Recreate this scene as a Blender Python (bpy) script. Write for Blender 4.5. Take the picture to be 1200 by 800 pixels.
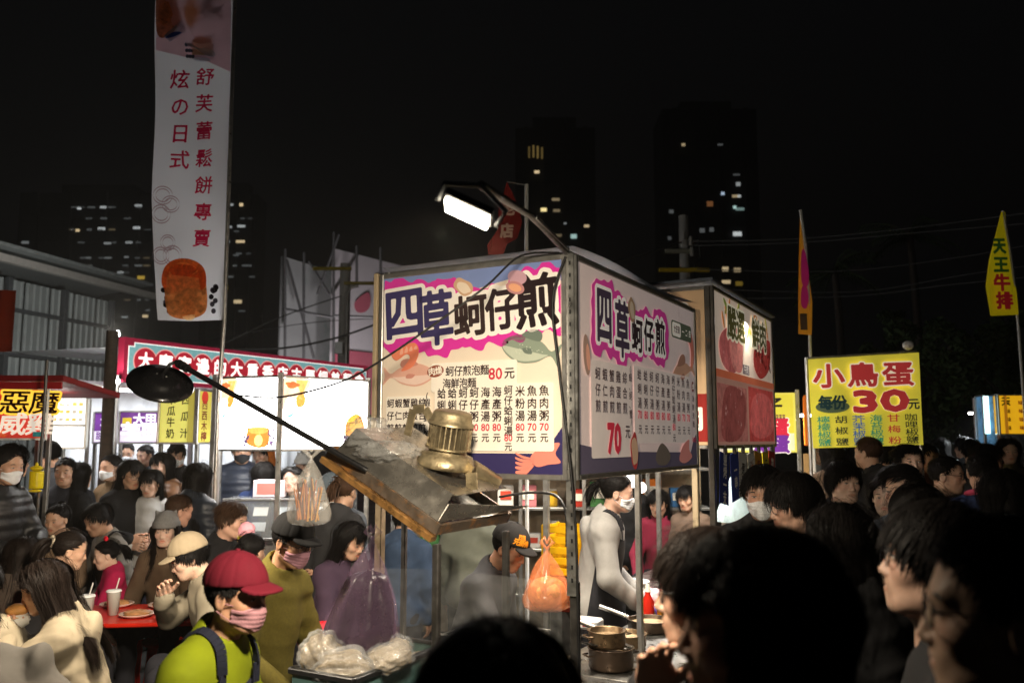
import bpy, bmesh, math, random
import numpy as np
from mathutils import Vector, Matrix

scene = bpy.context.scene
for _o in list(bpy.data.objects):
    bpy.data.objects.remove(_o)
COL = scene.collection
PI = math.pi
R = math.radians

# ------------------------------------------------------------------ camera
CAM_Z = 1.85
PITCH = R(6.6)
FOCAL = 996.0            # focal length in photograph pixels (1200 wide)
cam_data = bpy.data.cameras.new("camera")
cam_data.sensor_width = 36.0
cam_data.lens = 36.0 * FOCAL / 1200.0
cam_data.clip_start = 0.05
cam_data.clip_end = 2000
cam_data.dof.use_dof = True
cam_data.dof.focus_distance = 4.3
cam_data.dof.aperture_fstop = 2.8
cam = bpy.data.objects.new("camera", cam_data)
COL.objects.link(cam)
cam.location = (0, 0, CAM_Z)
cam.rotation_euler = (PI / 2 + PITCH, 0, 0)
scene.camera = cam

# ------------------------------------------------------------------ night sky
world = bpy.data.worlds.new("World")
scene.world = world
world.use_nodes = True
_nt = world.node_tree
_bg = _nt.nodes['Background']
_sky = _nt.nodes.new('ShaderNodeTexSky')
_sky.sky_type = 'NISHITA'
_sky.sun_disc = False
_sky.sun_elevation = R(-4.0)
_sky.sun_rotation = R(200)
_sky.air_density = 1.4
_sky.dust_density = 3.0
_glow = _nt.nodes.new('ShaderNodeVectorMath')      # even city glow on top of the night sky
_glow.operation = 'ADD'
_glow.inputs[1].default_value = (.013, .0145, .017)
_nt.links.new(_sky.outputs[0], _glow.inputs[0])
_nt.links.new(_glow.outputs[0], _bg.inputs[0])
_bg.inputs[1].default_value = 0.05

scene.view_settings.view_transform = 'Standard'
scene.view_settings.look = 'None'
scene.view_settings.exposure = 0.3
scene.view_settings.gamma = 1.0
scene.render.engine = 'CYCLES'
scene.cycles.use_denoising = True
scene.cycles.max_bounces = 5
scene.cycles.volume_bounces = 0
scene.cycles.transparent_max_bounces = 12
scene.cycles.sample_clamp_indirect = 3.0
scene.cycles.caustics_reflective = False
scene.cycles.caustics_refractive = False


def ray(u, v):
    a, b = (u - 600) / FOCAL, (400 - v) / FOCAL
    c, s = math.cos(PITCH), math.sin(PITCH)
    return Vector((a, c - s * b, s + c * b))


def at(u, v, Y):
    """the world point seen at photograph pixel (u, v) at ground distance Y"""
    d = ray(u, v)
    return Vector((0, 0, CAM_Z)) + d * (Y / d.y)

# ------------------------------------------------------------------ materials
MATS = {}


def mat(name, col=(.5, .5, .5), rough=.6, metal=0, var=.12, scale=12, bump=0, bscale=60, emit=0, ecol=None,
        spec=.5, alpha=1, trans=0, coat=0, attr=None, stretch=None, sss=0, stain=None, two=None, ior=1.45, trl=0):
    if name in MATS:
        return MATS[name]
    m = bpy.data.materials.new(name)
    MATS[name] = m
    m.use_nodes = True
    nt = m.node_tree
    N, L = nt.nodes, nt.links
    b = N['Principled BSDF']
    b.inputs['Roughness'].default_value = rough
    b.inputs['Metallic'].default_value = metal
    b.inputs['Specular IOR Level'].default_value = spec
    b.inputs['Coat Weight'].default_value = coat
    b.inputs['IOR'].default_value = ior
    b.inputs['Alpha'].default_value = alpha
    b.inputs['Transmission Weight'].default_value = trans
    if sss:
        b.inputs['Subsurface Weight'].default_value = sss
        b.inputs['Subsurface Radius'].default_value = (.012, .005, .003)
        b.inputs['Subsurface Scale'].default_value = .6
    tc = N.new('ShaderNodeTexCoord')
    vec = tc.outputs['Object']
    if stretch:
        mp = N.new('ShaderNodeMapping')
        mp.inputs['Scale'].default_value = stretch
        L.new(vec, mp.inputs[0])
        vec = mp.outputs[0]
    if attr:
        a = N.new('ShaderNodeAttribute')
        a.attribute_name = attr
        base = a.outputs['Color']
    else:
        rg = N.new('ShaderNodeRGB')
        rg.outputs[0].default_value = (*col, 1)
        base = rg.outputs[0]
    if var:
        nz = N.new('ShaderNodeTexNoise')
        nz.inputs['Scale'].default_value = scale
        nz.inputs['Detail'].default_value = 6
        nz.inputs['Roughness'].default_value = .65
        L.new(vec, nz.inputs['Vector'])
        mr = N.new('ShaderNodeMapRange')
        mr.inputs[1].default_value = .3
        mr.inputs[2].default_value = .7
        mr.inputs[3].default_value = 1 - var
        mr.inputs[4].default_value = 1 + var
        L.new(nz.outputs[0], mr.inputs[0])
        mx = N.new('ShaderNodeMix')
        mx.data_type = 'RGBA'
        mx.blend_type = 'MULTIPLY'
        mx.inputs[0].default_value = 1
        L.new(base, mx.inputs[6])
        L.new(mr.outputs[0], mx.inputs[7])
        base = mx.outputs[2]
        mr2 = N.new('ShaderNodeMapRange')
        mr2.inputs[1].default_value = .3
        mr2.inputs[2].default_value = .7
        mr2.inputs[3].default_value = max(.03, rough - var * .6)
        mr2.inputs[4].default_value = min(1, rough + var * .6)
        L.new(nz.outputs[0], mr2.inputs[0])
        L.new(mr2.outputs[0], b.inputs['Roughness'])
    if stain:                      # (colour, scale, threshold)
        nz = N.new('ShaderNodeTexNoise')
        nz.inputs['Scale'].default_value = stain[1]
        nz.inputs['Detail'].default_value = 8
        nz.inputs['Roughness'].default_value = .7
        L.new(vec, nz.inputs['Vector'])
        mr = N.new('ShaderNodeMapRange')
        mr.inputs[1].default_value = stain[2]
        mr.inputs[2].default_value = stain[2] + .14
        L.new(nz.outputs[0], mr.inputs[0])
        mx = N.new('ShaderNodeMix')
        mx.data_type = 'RGBA'
        L.new(mr.outputs[0], mx.inputs[0])
        L.new(base, mx.inputs[6])
        mx.inputs[7].default_value = (*stain[0], 1)
        base = mx.outputs[2]
    L.new(base, b.inputs['Base Color'])
    if bump:
        nz = N.new('ShaderNodeTexNoise')
        nz.inputs['Scale'].default_value = bscale
        nz.inputs['Detail'].default_value = 5
        L.new(vec, nz.inputs['Vector'])
        bp = N.new('ShaderNodeBump')
        bp.inputs['Strength'].default_value = bump
        bp.inputs['Distance'].default_value = .01
        L.new(nz.outputs[0], bp.inputs['Height'])
        L.new(bp.outputs[0], b.inputs['Normal'])
    if trl:                        # thin translucent cloth
        tn = N.new('ShaderNodeBsdfTranslucent')
        L.new(base, tn.inputs[0])
        ms_ = N.new('ShaderNodeMixShader')
        ms_.inputs[0].default_value = trl
        L.new(b.outputs[0], ms_.inputs[1])
        L.new(tn.outputs[0], ms_.inputs[2])
        L.new(ms_.outputs[0], N['Material Output'].inputs[0])
    if emit:
        if ecol:
            b.inputs['Emission Color'].default_value = (*ecol, 1)
        else:
            L.new(base, b.inputs['Emission Color'])
        b.inputs['Emission Strength'].default_value = emit
    return m


def srgb(h):
    h = h.lstrip('#')
    v = [int(h[i:i + 2], 16) / 255 for i in (0, 2, 4)]
    return tuple(x / 12.92 if x < .04045 else ((x + .055) / 1.055) ** 2.4 for x in v)


# ------------------------------------------------------------------ objects
def link(o, parent=None):
    COL.objects.link(o)
    if parent is not None:
        o.parent = parent
    return o


def tag(o, label=None, cat=None, group=None, kind=None):
    if label:
        o['label'] = label
    if cat:
        o['category'] = cat
    if group:
        o['group'] = group
    if kind:
        o['kind'] = kind
    return o


def thing(name, label, cat, loc=(0, 0, 0), rz=0, group=None):
    o = bpy.data.objects.new(name, None)
    o.empty_display_size = .1
    COL.objects.link(o)
    o.location = loc
    o.rotation_euler = (0, 0, rz)
    tag(o, label, cat, group)
    return o


def copy_tree(o, parent=None):
    c = o.copy()
    COL.objects.link(c)
    if parent is not None:
        c.parent = parent
    for ch in list(o.children):
        copy_tree(ch, c)
    return c


def np_mesh(name, V, faces, m, parent=None, colors=None, smooth=True):
    """faces: list of (n,k) int arrays"""
    me = bpy.data.meshes.new(name)
    V = np.asarray(V, np.float32)
    me.vertices.add(len(V))
    me.vertices.foreach_set('co', V.ravel())
    faces = [np.asarray(f, np.int32) for f in faces if len(f)]
    nl = sum(f.size for f in faces)
    npoly = sum(len(f) for f in faces)
    me.loops.add(nl)
    me.loops.foreach_set('vertex_index', np.concatenate([f.ravel() for f in faces]))
    me.polygons.add(npoly)
    tot = np.concatenate([np.full(len(f), f.shape[1], np.int32) for f in faces])
    st = np.concatenate([[0], np.cumsum(tot)[:-1]]).astype(np.int32)
    me.polygons.foreach_set('loop_start', st)
    me.polygons.foreach_set('loop_total', tot)
    me.polygons.foreach_set('use_smooth', np.full(npoly, smooth))
    me.update(calc_edges=True)
    if colors is not None:
        at_ = me.color_attributes.new('Col', 'FLOAT_COLOR', 'POINT')
        c4 = np.ones((len(V), 4), np.float32)
        c4[:, :3] = colors
        at_.data.foreach_set('color', c4.ravel())
    if m is not None:
        me.materials.append(m)
    return link(bpy.data.objects.new(name, me), parent)


def frame_of(d, up=(0, 0, 1)):
    d = Vector(d).normalized()
    up = Vector(up)
    if abs(d.dot(up)) > .98:
        up = Vector((0, 1, 0))
    s = d.cross(up).normalized()
    u = s.cross(d).normalized()
    return d, s, u


class MB:
    def __init__(self):
        self.v, self.f, self.sm = [], [], []

    def add(self, vs, fs, smooth=False):
        o = len(self.v)
        self.v += [tuple(v) for v in vs]
        self.f += [tuple(i + o for i in f) for f in fs]
        self.sm += [smooth] * len(fs)
        return self

    def box(self, c, s, rot=None, ch=None):
        """chamfered box, centre c, full size s"""
        hx, hy, hz = s[0] / 2, s[1] / 2, s[2] / 2
        mn = min(hx, hy, hz)
        k = min(.004, mn * .3) if ch is None else min(ch, mn * .9)
        c = Vector(c)
        M = rot if rot is not None else None

        def T(p):
            p = Vector(p)
            return c + (M @ p if M is not None else p)
        if k <= 0:
            vs = [T((x * hx, y * hy, z * hz)) for x in (-1, 1) for y in (-1, 1) for z in (-1, 1)]
            return self.add(vs, [(0, 1, 3, 2), (4, 6, 7, 5), (0, 4, 5, 1), (2, 3, 7, 6), (0, 2, 6, 4), (1, 5, 7, 3)])
        vs, idx = [], {}
        for x in (-1, 1):
            for y in (-1, 1):
                for z in (-1, 1):
                    for a in range(3):
                        p = [x * (hx - k), y * (hy - k), z * (hz - k)]
                        p[a] = (x * hx, y * hy, z * hz)[a]
                        idx[(x, y, z, a)] = len(vs)
                        vs.append(T(p))
        fs = []
        for a in range(3):
            b, d = (a + 1) % 3, (a + 2) % 3
            for sg in (-1, 1):
                q = []
                for (p, r) in ((-1, -1), (1, -1), (1, 1), (-1, 1)):
                    t = [0, 0, 0]
                    t[a], t[b], t[d] = sg, p, r
                    q.append(idx[(*t, a)])
                fs.append(tuple(q if sg > 0 else q[::-1]))
            for p in (-1, 1):
                for r in (-1, 1):
                    q = []
                    for sg, ax in ((-1, b), (1, b), (1, d), (-1, d)):
                        t = [0, 0, 0]
                        t[a], t[b], t[d] = sg, p, r
                        q.append(idx[(*t, ax)])
                    fs.append(tuple(q if p * r > 0 else q[::-1]))
        for x in (-1, 1):
            for y in (-1, 1):
                for z in (-1, 1):
                    q = [idx[(x, y, z, a)] for a in range(3)]
                    fs.append(tuple(q if x * y * z > 0 else q[::-1]))
        return self.add(vs, fs)

    def bar(self, p0, p1, w, h=None, up=(0, 0, 1), ch=None):
        p0, p1 = Vector(p0), Vector(p1)
        d, s, u = frame_of(p1 - p0, up)
        M = Matrix((s, d, u)).transposed()
        return self.box((p0 + p1) / 2, (w, (p1 - p0).length, h or w), M, ch)

    def tube(self, pts, r, n=8, caps=True, smooth=True):
        pts = [Vector(p) for p in pts]
        rs = r if isinstance(r, (list, tuple)) else [r] * len(pts)
        vs, fs = [], []
        pu = None
        for i, p in enumerate(pts):
            d = (pts[min(i + 1, len(pts) - 1)] - pts[max(i - 1, 0)])
            if d.length < 1e-9:
                d = Vector((0, 0, 1))
            d, s, u = frame_of(d, pu if pu is not None and abs(d.normalized().dot(pu)) < .95 else (0, 0, 1))
            pu = u
            for k in range(n):
                a = 2 * PI * k / n
                vs.append(p + (s * math.cos(a) + u * math.sin(a)) * rs[i])
        for i in range(len(pts) - 1):
            for k in range(n):
                k2 = (k + 1) % n
                fs.append((i * n + k, i * n + k2, (i + 1) * n + k2, (i + 1) * n + k))
        self.add(vs, fs, smooth)
        if caps:
            self.add(vs[:n], [tuple(range(n))[::-1]])
            self.add(vs[-n:], [tuple(range(n))])
        return self

    def cyl(self, p0, p1, r0, r1=None, n=16, smooth=True):
        return self.tube([p0, p1], [r0, r0 if r1 is None else r1], n, True, smooth)

    def lathe(self, prof, c=(0, 0, 0), axis=(0, 0, 1), n=24, smooth=True, close=False):
        d, s, u = frame_of(axis)
        c = Vector(c)
        vs, fs = [], []
        for (r, h) in prof:
            for k in range(n):
                a = 2 * PI * k / n
                vs.append(c + d * h + (s * math.cos(a) + u * math.sin(a)) * r)
        for i in range(len(prof) - 1):
            for k in range(n):
                k2 = (k + 1) % n
                fs.append((i * n + k, i * n + k2, (i + 1) * n + k2, (i + 1) * n + k))
        return self.add(vs, fs, smooth)

    def ell(self, c, r, n=14, m=10, rot=None):
        c = Vector(c)
        vs, fs = [], []
        for j in range(m + 1):
            t = PI * j / m
            for k in range(n):
                a = 2 * PI * k / n
                p = Vector((r[0] * math.sin(t) * math.cos(a), r[1] * math.sin(t) * math.sin(a), r[2] * math.cos(t)))
                vs.append(c + (rot @ p if rot is not None else p))
        for j in range(m):
            for k in range(n):
                k2 = (k + 1) % n
                fs.append((j * n + k, (j + 1) * n + k, (j + 1) * n + k2, j * n + k2))
        return self.add(vs, fs, True)

    def poly(self, pts, th, ax=((1, 0, 0), (0, 0, 1)), o=(0, 0, 0)):
        """flat polygon with thickness th; pts 2-D in the axes ax at origin o; front faces cross(ax0,ax1)"""
        a, b = Vector(ax[0]), Vector(ax[1])
        nrm = a.cross(b)
        o = Vector(o)
        n = len(pts)
        fr = [o + a * p[0] + b * p[1] for p in pts]
        if th == 0:
            return self.add(fr, [tuple(range(n))])
        bk = [p - nrm * th for p in fr]
        self.add(fr + bk, [tuple(range(n)), tuple(range(2 * n - 1, n - 1, -1))] +
                 [(i, i + n, (i + 1) % n + n, (i + 1) % n) for i in range(n)])
        return self

    def grid(self, fn, nu, nv, smooth=True, th=0):
        P = [[Vector(fn(i / nu, j / nv)) for j in range(nv + 1)] for i in range(nu + 1)]
        vs = [p for r in P for p in r]
        W = nv + 1
        fs = [(i * W + j, (i + 1) * W + j, (i + 1) * W + j + 1, i * W + j + 1) for i in range(nu) for j in range(nv)]
        return self.add(vs, fs, smooth)

    def build(self, name, m, parent=None):
        me = bpy.data.meshes.new(name)
        me.from_pydata([tuple(v) for v in self.v], [], self.f)
        me.polygons.foreach_set('use_smooth', self.sm)
        me.materials.append(m)
        me.update()
        return link(bpy.data.objects.new(name, me), parent)


def spline(pts, n=6, closed=True):
    """Catmull-Rom through 2-D / 3-D points"""
    out = []
    P = [np.array(p, float) for p in pts]
    K = len(P)
    rng = range(K if closed else K - 1)
    for i in rng:
        if closed:
            a, b, c, d = P[i - 1], P[i], P[(i + 1) % K], P[(i + 2) % K]
        else:
            a, b, c, d = P[max(i - 1, 0)], P[i], P[i + 1], P[min(i + 2, K - 1)]
        for k in range(n):
            t = k / n
            out.append(.5 * ((2 * b) + (c - a) * t + (2 * a - 5 * b + 4 * c - d) * t * t + (3 * b - a - 3 * c + d) * t ** 3))
    if not closed:
        out.append(P[-1])
    return [tuple(p) for p in out]


# ------------------------------------------------------------------ lettering
GL = {}


def glyph(ch):
    if ch in GL:
        return GL[ch]
    cu = bpy.data.curves.new('t', 'FONT')
    cu.body = ch
    cu.size = 1
    cu.resolution_u = 2
    o = bpy.data.objects.new('t', cu)
    COL.objects.link(o)
    dg = bpy.context.evaluated_depsgraph_get()
    me = bpy.data.meshes.new_from_object(o.evaluated_get(dg))
    bpy.data.objects.remove(o)
    V = np.array([v.co[:2] for v in me.vertices])
    cnt = {}
    for p in me.polygons:
        vs = list(p.vertices)
        for a, b in zip(vs, vs[1:] + vs[:1]):
            k = (min(a, b), max(a, b))
            cnt[k] = cnt.get(k, 0) + 1
    S = np.array([(V[a], V[b]) for (a, b), c in cnt.items() if c == 1]) if len(V) else np.zeros((0, 2, 2))
    bpy.data.meshes.remove(me)
    GL[ch] = S
    return S


_ref = glyph('國')
_mn, _mx = _ref.reshape(-1, 2).min(0), _ref.reshape(-1, 2).max(0)
EM = float(_mx[0] - _mn[0]) / .88
EMC = (_mn + _mx) / 2
_d8 = glyph('8').reshape(-1, 2)
DIG_H = float(_d8[:, 1].max() - _d8[:, 1].min())


def segs(text, size, pos, vertical=False, pitch=1.0, wide=1.0, slant=0, rot=0):
    """outline segments of a text, centred on pos (x, z)"""
    out = []
    n = len(text)
    adv = []
    for ch in text:
        adv.append(.58 if ord(ch) < 128 else 1.0)
    tot = sum(adv)
    acc = 0
    for ch, a in zip(text, adv):
        S = glyph(ch)
        mid = (acc + a / 2 - tot / 2) * pitch
        acc += a
        if not len(S):
            continue
        S = S.copy()
        if ord(ch) < 128:
            P = S.reshape(-1, 2)
            c = (P.min(0) + P.max(0)) / 2
            S = (S - c) / DIG_H * .82
        else:
            S = (S - EMC) / EM
        S[..., 0] *= wide
        S[..., 0] += slant * S[..., 1]
        if vertical:
            off = np.array([0, -(acc - a / 2 - tot / 2) * pitch])
        else:
            off = np.array([mid * wide, 0])
        S = S + off
        if rot:
            c_, s_ = math.cos(rot), math.sin(rot)
            S = S @ np.array([[c_, s_], [-s_, c_]])
        out.append(S * size + np.array(pos))
    return out


def fill_iso(F, x0, z0, h):
    """filled polygons where F<0 on a grid; returns V, list of faces"""
    nx, nz = F.shape
    V, fc, vid = [], [], {}

    def vert(x, z):
        k = (round(x, 6), round(z, 6))
        if k not in vid:
            vid[k] = len(V)
            V.append((x, z))
        return vid[k]
    ins = F < 0
    full = ins[:-1, :-1] & ins[1:, :-1] & ins[:-1, 1:] & ins[1:, 1:]
    anyi = ins[:-1, :-1] | ins[1:, :-1] | ins[:-1, 1:] | ins[1:, 1:]
    for j in range(nz - 1):
        i = 0
        while i < nx - 1:
            if full[i, j]:
                k = i
                while k < nx - 1 and full[k, j]:
                    k += 1
                fc.append((vert(x0 + i * h, z0 + j * h), vert(x0 + k * h, z0 + j * h),
                           vert(x0 + k * h, z0 + (j + 1) * h), vert(x0 + i * h, z0 + (j + 1) * h)))
                i = k
                continue
            if anyi[i, j]:
                cs = [(i, j), (i + 1, j), (i + 1, j + 1), (i, j + 1)]
                pl = []
                for a, b in zip(cs, cs[1:] + cs[:1]):
                    fa, fb = F[a], F[b]
                    if fa < 0:
                        pl.append(vert(x0 + a[0] * h, z0 + a[1] * h))
                    if (fa < 0) != (fb < 0):
                        t = min(.98, max(.02, fa / (fa - fb)))
                        pl.append(vert(x0 + (a[0] + t * (b[0] - a[0])) * h, z0 + (a[1] + t * (b[1] - a[1])) * h))
                pl = [p for q, p in enumerate(pl) if p != pl[q - 1]]
                if len(pl) > 2:
                    fc.append(tuple(pl))
            i += 1
    return V, fc


def seg_field(S, xs, zs):
    """signed distance (inside negative) to closed outlines S (n,2,2)"""
    X, Z = np.meshgrid(xs, zs, indexing='ij')
    D = np.full(X.shape, 1e9)
    cr = np.zeros(X.shape, int)
    for (a, b) in S:
        d = b - a
        l2 = d @ d
        if l2 < 1e-14:
            continue
        t = np.clip(((X - a[0]) * d[0] + (Z - a[1]) * d[1]) / l2, 0, 1)
        D = np.minimum(D, (X - a[0] - t * d[0]) ** 2 + (Z - a[1] - t * d[1]) ** 2)
        if a[1] != b[1]:
            c = ((a[1] > Z) != (b[1] > Z)) & (X < (b[0] - a[0]) * (Z - a[1]) / (b[1] - a[1]) + a[0])
            cr += c
    D = np.sqrt(D)
    return np.where(cr % 2 == 1, -D, D)


def segs_centres(text, vertical, pitch, wide):
    adv = [.58 if ord(ch) < 128 else 1.0 for ch in text]
    tot, acc, out = sum(adv), 0, []
    for a in adv:
        c = (acc + a / 2 - tot / 2) * pitch
        out.append((0, -c) if vertical else (c * wide, 0))
        acc += a
    return out


GF = {}


def glyph_fill(ch, bold, res, wide, slant):
    k = (ch, bold, res, wide, slant)
    if k not in GF:
        SS = segs(ch, 1, (0, 0), wide=wide, slant=slant)
        if not SS:
            GF[k] = (np.zeros((0, 2)), [])
        else:
            S = SS[0]
            P = S.reshape(-1, 2)
            mn, mx = P.min(0) - bold * 1.2 - .03, P.max(0) + bold * 1.2 + .03
            h = 1 / res
            xs = np.arange(mn[0], mx[0] + h, h)
            zs = np.arange(mn[1], mx[1] + h, h)
            V, fc = fill_iso(seg_field(S, xs, zs) - bold, xs[0], zs[0], h)
            GF[k] = (np.array(V).reshape(-1, 2), fc)
    return GF[k]


class Print:
    """flat print on a sign face: local x right, z up, facing -y; layers lie LAYER apart"""
    LAYER = .0016

    def __init__(self, parent, y0=0.0, dirx=(1, 0, 0), o=(0, 0, 0), dirz=(0, 0, 1)):
        self.parent, self.y0 = parent, y0
        self.ax, self.az, self.o = Vector(dirx), Vector(dirz), Vector(o)
        self.n = self.ax.cross(self.az)          # points away from the viewer's side? (x cross z = -y)
        self.acc = {}

    def pt(self, x, z, layer):
        return self.o + self.ax * x + self.az * z + self.n * (self.y0 + self.LAYER * layer)

    def _add(self, name, m, layer, V, fc):
        k = (name, m.name, layer)
        mb = self.acc.setdefault(k, (MB(), m))[0]
        mb.add([self.pt(x, z, layer) for x, z in V], fc)

    def text(self, s, size, pos, m, layer, bold=.012, vertical=False, pitch=1.0, wide=1.0, slant=0, rot=0, res=34,
             name='lettering', ring=0):
        n = len(s)
        cen = segs_centres(s, vertical, pitch, wide)
        c_, s_ = math.cos(rot), math.sin(rot)
        for ch, (cx, cz) in zip(s, cen):
            V, fc = glyph_fill(ch, bold, res, wide, slant)
            if not fc:
                continue
            X, Z = V[:, 0] + cx, V[:, 1] + cz
            X, Z = X * c_ - Z * s_, X * s_ + Z * c_
            self._add(name, m, layer, list(zip(X * size + pos[0], Z * size + pos[1])), fc)
        return self

    def halo(self, items, grow, m, layer, h=.008, rough=0, seed=0, name='print', clip=None):
        """one shape grown round several texts (list of segs arrays)"""
        S = np.concatenate(items)
        P = S.reshape(-1, 2)
        mn, mx = P.min(0) - grow * 2, P.max(0) + grow * 2
        xs = np.arange(mn[0], mx[0], h)
        zs = np.arange(mn[1], mx[1], h)
        F = seg_field(S, xs, zs)
        X, Z = np.meshgrid(xs, zs, indexing='ij')
        g = grow
        if rough:
            rs = np.random.RandomState(seed)
            nz = np.zeros(X.shape)
            for k in range(7):
                a = rs.rand() * 6.28
                fr = (8, 13, 21, 34, 55, 80, 110)[k] / (grow * 22)
                nz += np.sin((X * math.cos(a) + Z * math.sin(a)) * fr + rs.rand() * 6.3) * (1, 1, .9, .8, .7, .6, .5)[k]
            g = grow * (1 + rough * nz / 2.2)
        F = F - g
        if clip:
            F = np.maximum(F, np.maximum(np.maximum(clip[0] - X, X - clip[2]), np.maximum(clip[1] - Z, Z - clip[3])))
        V, fc = fill_iso(F, xs[0], zs[0], h)
        self._add(name, m, layer, V, fc)
        return self

    def shape(self, pts, m, layer, name='print'):
        self._add(name, m, layer, pts, [tuple(range(len(pts)))])
        return self

    def rect(self, x0, z0, x1, z1, m, layer, r=0, name='print'):
        if r:
            pts = []
            for cx, cz, a0 in ((x1 - r, z0 + r, -PI / 2), (x1 - r, z1 - r, 0), (x0 + r, z1 - r, PI / 2), (x0 + r, z0 + r, PI)):
                for k in range(6):
                    a = a0 + k / 5 * PI / 2
                    pts.append((cx + r * math.cos(a), cz + r * math.sin(a)))
        else:
            pts = [(x0, z0), (x1, z0), (x1, z1), (x0, z1)]
        return self.shape(pts, m, layer, name)

    def blob(self, pts, m, layer, n=5, name='print'):
        return self.shape(spline(pts, n), m, layer, name)

    def oval(self, c, rx, rz, m, layer, rot=0, n=28, name='print', wob=0, seed=0):
        rs = random.Random(seed)
        ph = [rs.random() * 6.3 for _ in range(4)]
        pts = []
        for k in range(n):
            a = 2 * PI * k / n
            w = 1 + wob * sum(math.sin(a * (2 + q) + ph[q]) for q in range(4)) / 2.5
            x, z = rx * w * math.cos(a), rz * w * math.sin(a)
            pts.append((c[0] + x * math.cos(rot) - z * math.sin(rot), c[1] + x * math.sin(rot) + z * math.cos(rot)))
        return self.shape(pts, m, layer, name)

    def done(self):
        for (name, mn, layer), (mb, m) in self.acc.items():
            o = mb.build(name, m, self.parent)
            o['kind'] = 'stuff'
        self.acc = {}

# ------------------------------------------------------------------ the setting
def ink(hexc, emit=0, rough=.5, name=None):
    c = srgb(hexc)
    return mat((name or 'ink') + '_' + hexc.lstrip('#') + ('_e%d' % round(emit * 100) if emit else ''), c, max(rough, .3) + (.18 if rough == .5 else 0), var=.05, scale=8, emit=emit, spec=0)


STEEL = mat('galvanised_steel', (.30, .30, .29), .42, metal=.85, var=.25, scale=18, stain=((.10, .075, .05), 9, .58))
STEEL_DARK = mat('dark_steel', (.09, .085, .08), .45, metal=.7, var=.3, scale=14, stain=((.16, .08, .03), 12, .60))
ALU = mat('aluminium', (.48, .47, .45), .35, metal=.8, var=.15, scale=20, stain=((.18, .15, .11), 10, .62))
BLACK_PL = mat('black_plastic', (.012, .012, .013), .4, var=.1)
RUBBER = mat('black_cable', (.008, .008, .009), .5, var=0)
WHITE_PL = mat('white_plastic', (.75, .76, .75), .4, var=.05)
WOODC = mat('cream_timber', (.42, .33, .21), .6, var=.18, scale=9, stretch=(1, 1, .12), bump=.1)
TUBE_W = mat('led_tube_white', (.9, .9, .9), .4, var=0, emit=14, ecol=(1, .96, .90))
GLASS = mat('clear_glass', (.92, .96, .96), .03, var=0, alpha=.16, spec=.6)

# ground: one asphalt sheet to the horizon
g = MB()
g.grid(lambda a, b: (-400 + 800 * a, -100 + 800 * b, 0), 20, 20, False)
asph = mat('asphalt', (.045, .044, .042), .75, var=.35, scale=1.3, bump=.5, bscale=90, stain=((.022, .022, .022), .7, .55))
tag(g.build('ground', asph), 'dark worn asphalt ground of the night market', None, kind='structure')


def area_lamp(parent, loc, direction, size, energy, col=(1, .95, .88), size_y=None, spread=180):
    L = bpy.data.lights.new('lamp_light', 'AREA')
    L.energy = energy
    L.color = col
    L.shape = 'RECTANGLE' if size_y else 'DISK'
    L.size = size
    L.spread = R(spread)
    if size_y:
        L.size_y = size_y
    o = bpy.data.objects.new('lamp_light', L)
    link(o, parent)
    o.location = loc
    o.rotation_euler = Vector(direction).to_track_quat('-Z', 'Y').to_euler()
    return o


# ---- far towers -----------------------------------------------------------
def tower(name, label, u0, u1, vtop, Y, lits, wallc=(.012, .013, .015), rz=0, crown=True):
    a, b = at(u0, vtop, Y), at(u1, vtop, Y)
    w, h = b.x - a.x, a.z
    t = thing(name, label, 'building', ((a.x + b.x) / 2, Y, 0), 0)
    wm = mat('tower_wall', wallc, .8, var=.2, scale=.05)
    MB().box((0, w * .3, h / 2), (w, w * .6, h), ch=0).build('wall', wm, t)
    for k in range(4):
        x = -w / 2 + w * (k + .5) / 4
        MB().box((x, -.45, h / 2), (w * .05, .9, h), ch=0).build('pier', wm, t)
    if crown:
        MB().box((0, w * .3, h + 2), (w * .55, w * .3, 4), ch=0).build('roof_house', wm, t)
    fl = mat('tower_slab', (.02, .02, .022), .8, var=.2)
    nfl = int(h // 7)
    for k in range(1, nfl):
        z = h * k / nfl
        if z < 18:
            continue
        MB().box((0, -.12, z), (w * .995, .3, .5), ch=0).build('floor_slab', fl, t)
    wins = {}
    for (u, v, pw, ph, hx, e) in lits:
        e *= .6
        p = at(u, v, Y)
        sw, sh_ = pw / FOCAL * Y, ph / FOCAL * Y
        m = mat('window_glow_%s_%d' % (hx.lstrip('#'), e * 100), (.1, .1, .1), .5, var=0, emit=e, ecol=srgb(hx))
        MB().box((p.x - t.location.x, -1.0, p.z), (sw, .3, sh_), ch=0).build('window', m, t)
    return t


rr = random.Random(4)
CW, WW, YW, GW = '#dfe6e6', '#ffe3b0', '#f0c850', '#bfe6df'
lits = [(95, 245, 4, 3, CW, 1.2), (123, 244, 7, 2.5, CW, .7), (164, 242, 8, 2.5, CW, .6), (93, 271, 4, 3, WW, 1.0), (121, 269, 8, 3, CW, .8),
        (162, 268, 8, 3, CW, .7), (153, 285, 8, 2.5, CW, .4), (128, 286, 8, 2.5, CW, .35), (143, 320, 7, 2.5, CW, .4), (167, 326, 8, 4, YW, .6),
        (117, 337, 8, 2.5, CW, .4), (172, 371, 6, 3, WW, .8), (32, 285, 8, 3, CW, .25), (150, 302, 5, 2, CW, .25), (106, 303, 5, 2, CW, .2),
        (164, 312, 8, 2, CW, .18), (148, 372, 7, 2, CW, .35), (96, 352, 5, 2, CW, .15), (128, 303, 9, 2, CW, .2), (88, 327, 4, 2, YW, .2), (40, 330, 7, 2, CW, .12)]
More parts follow.
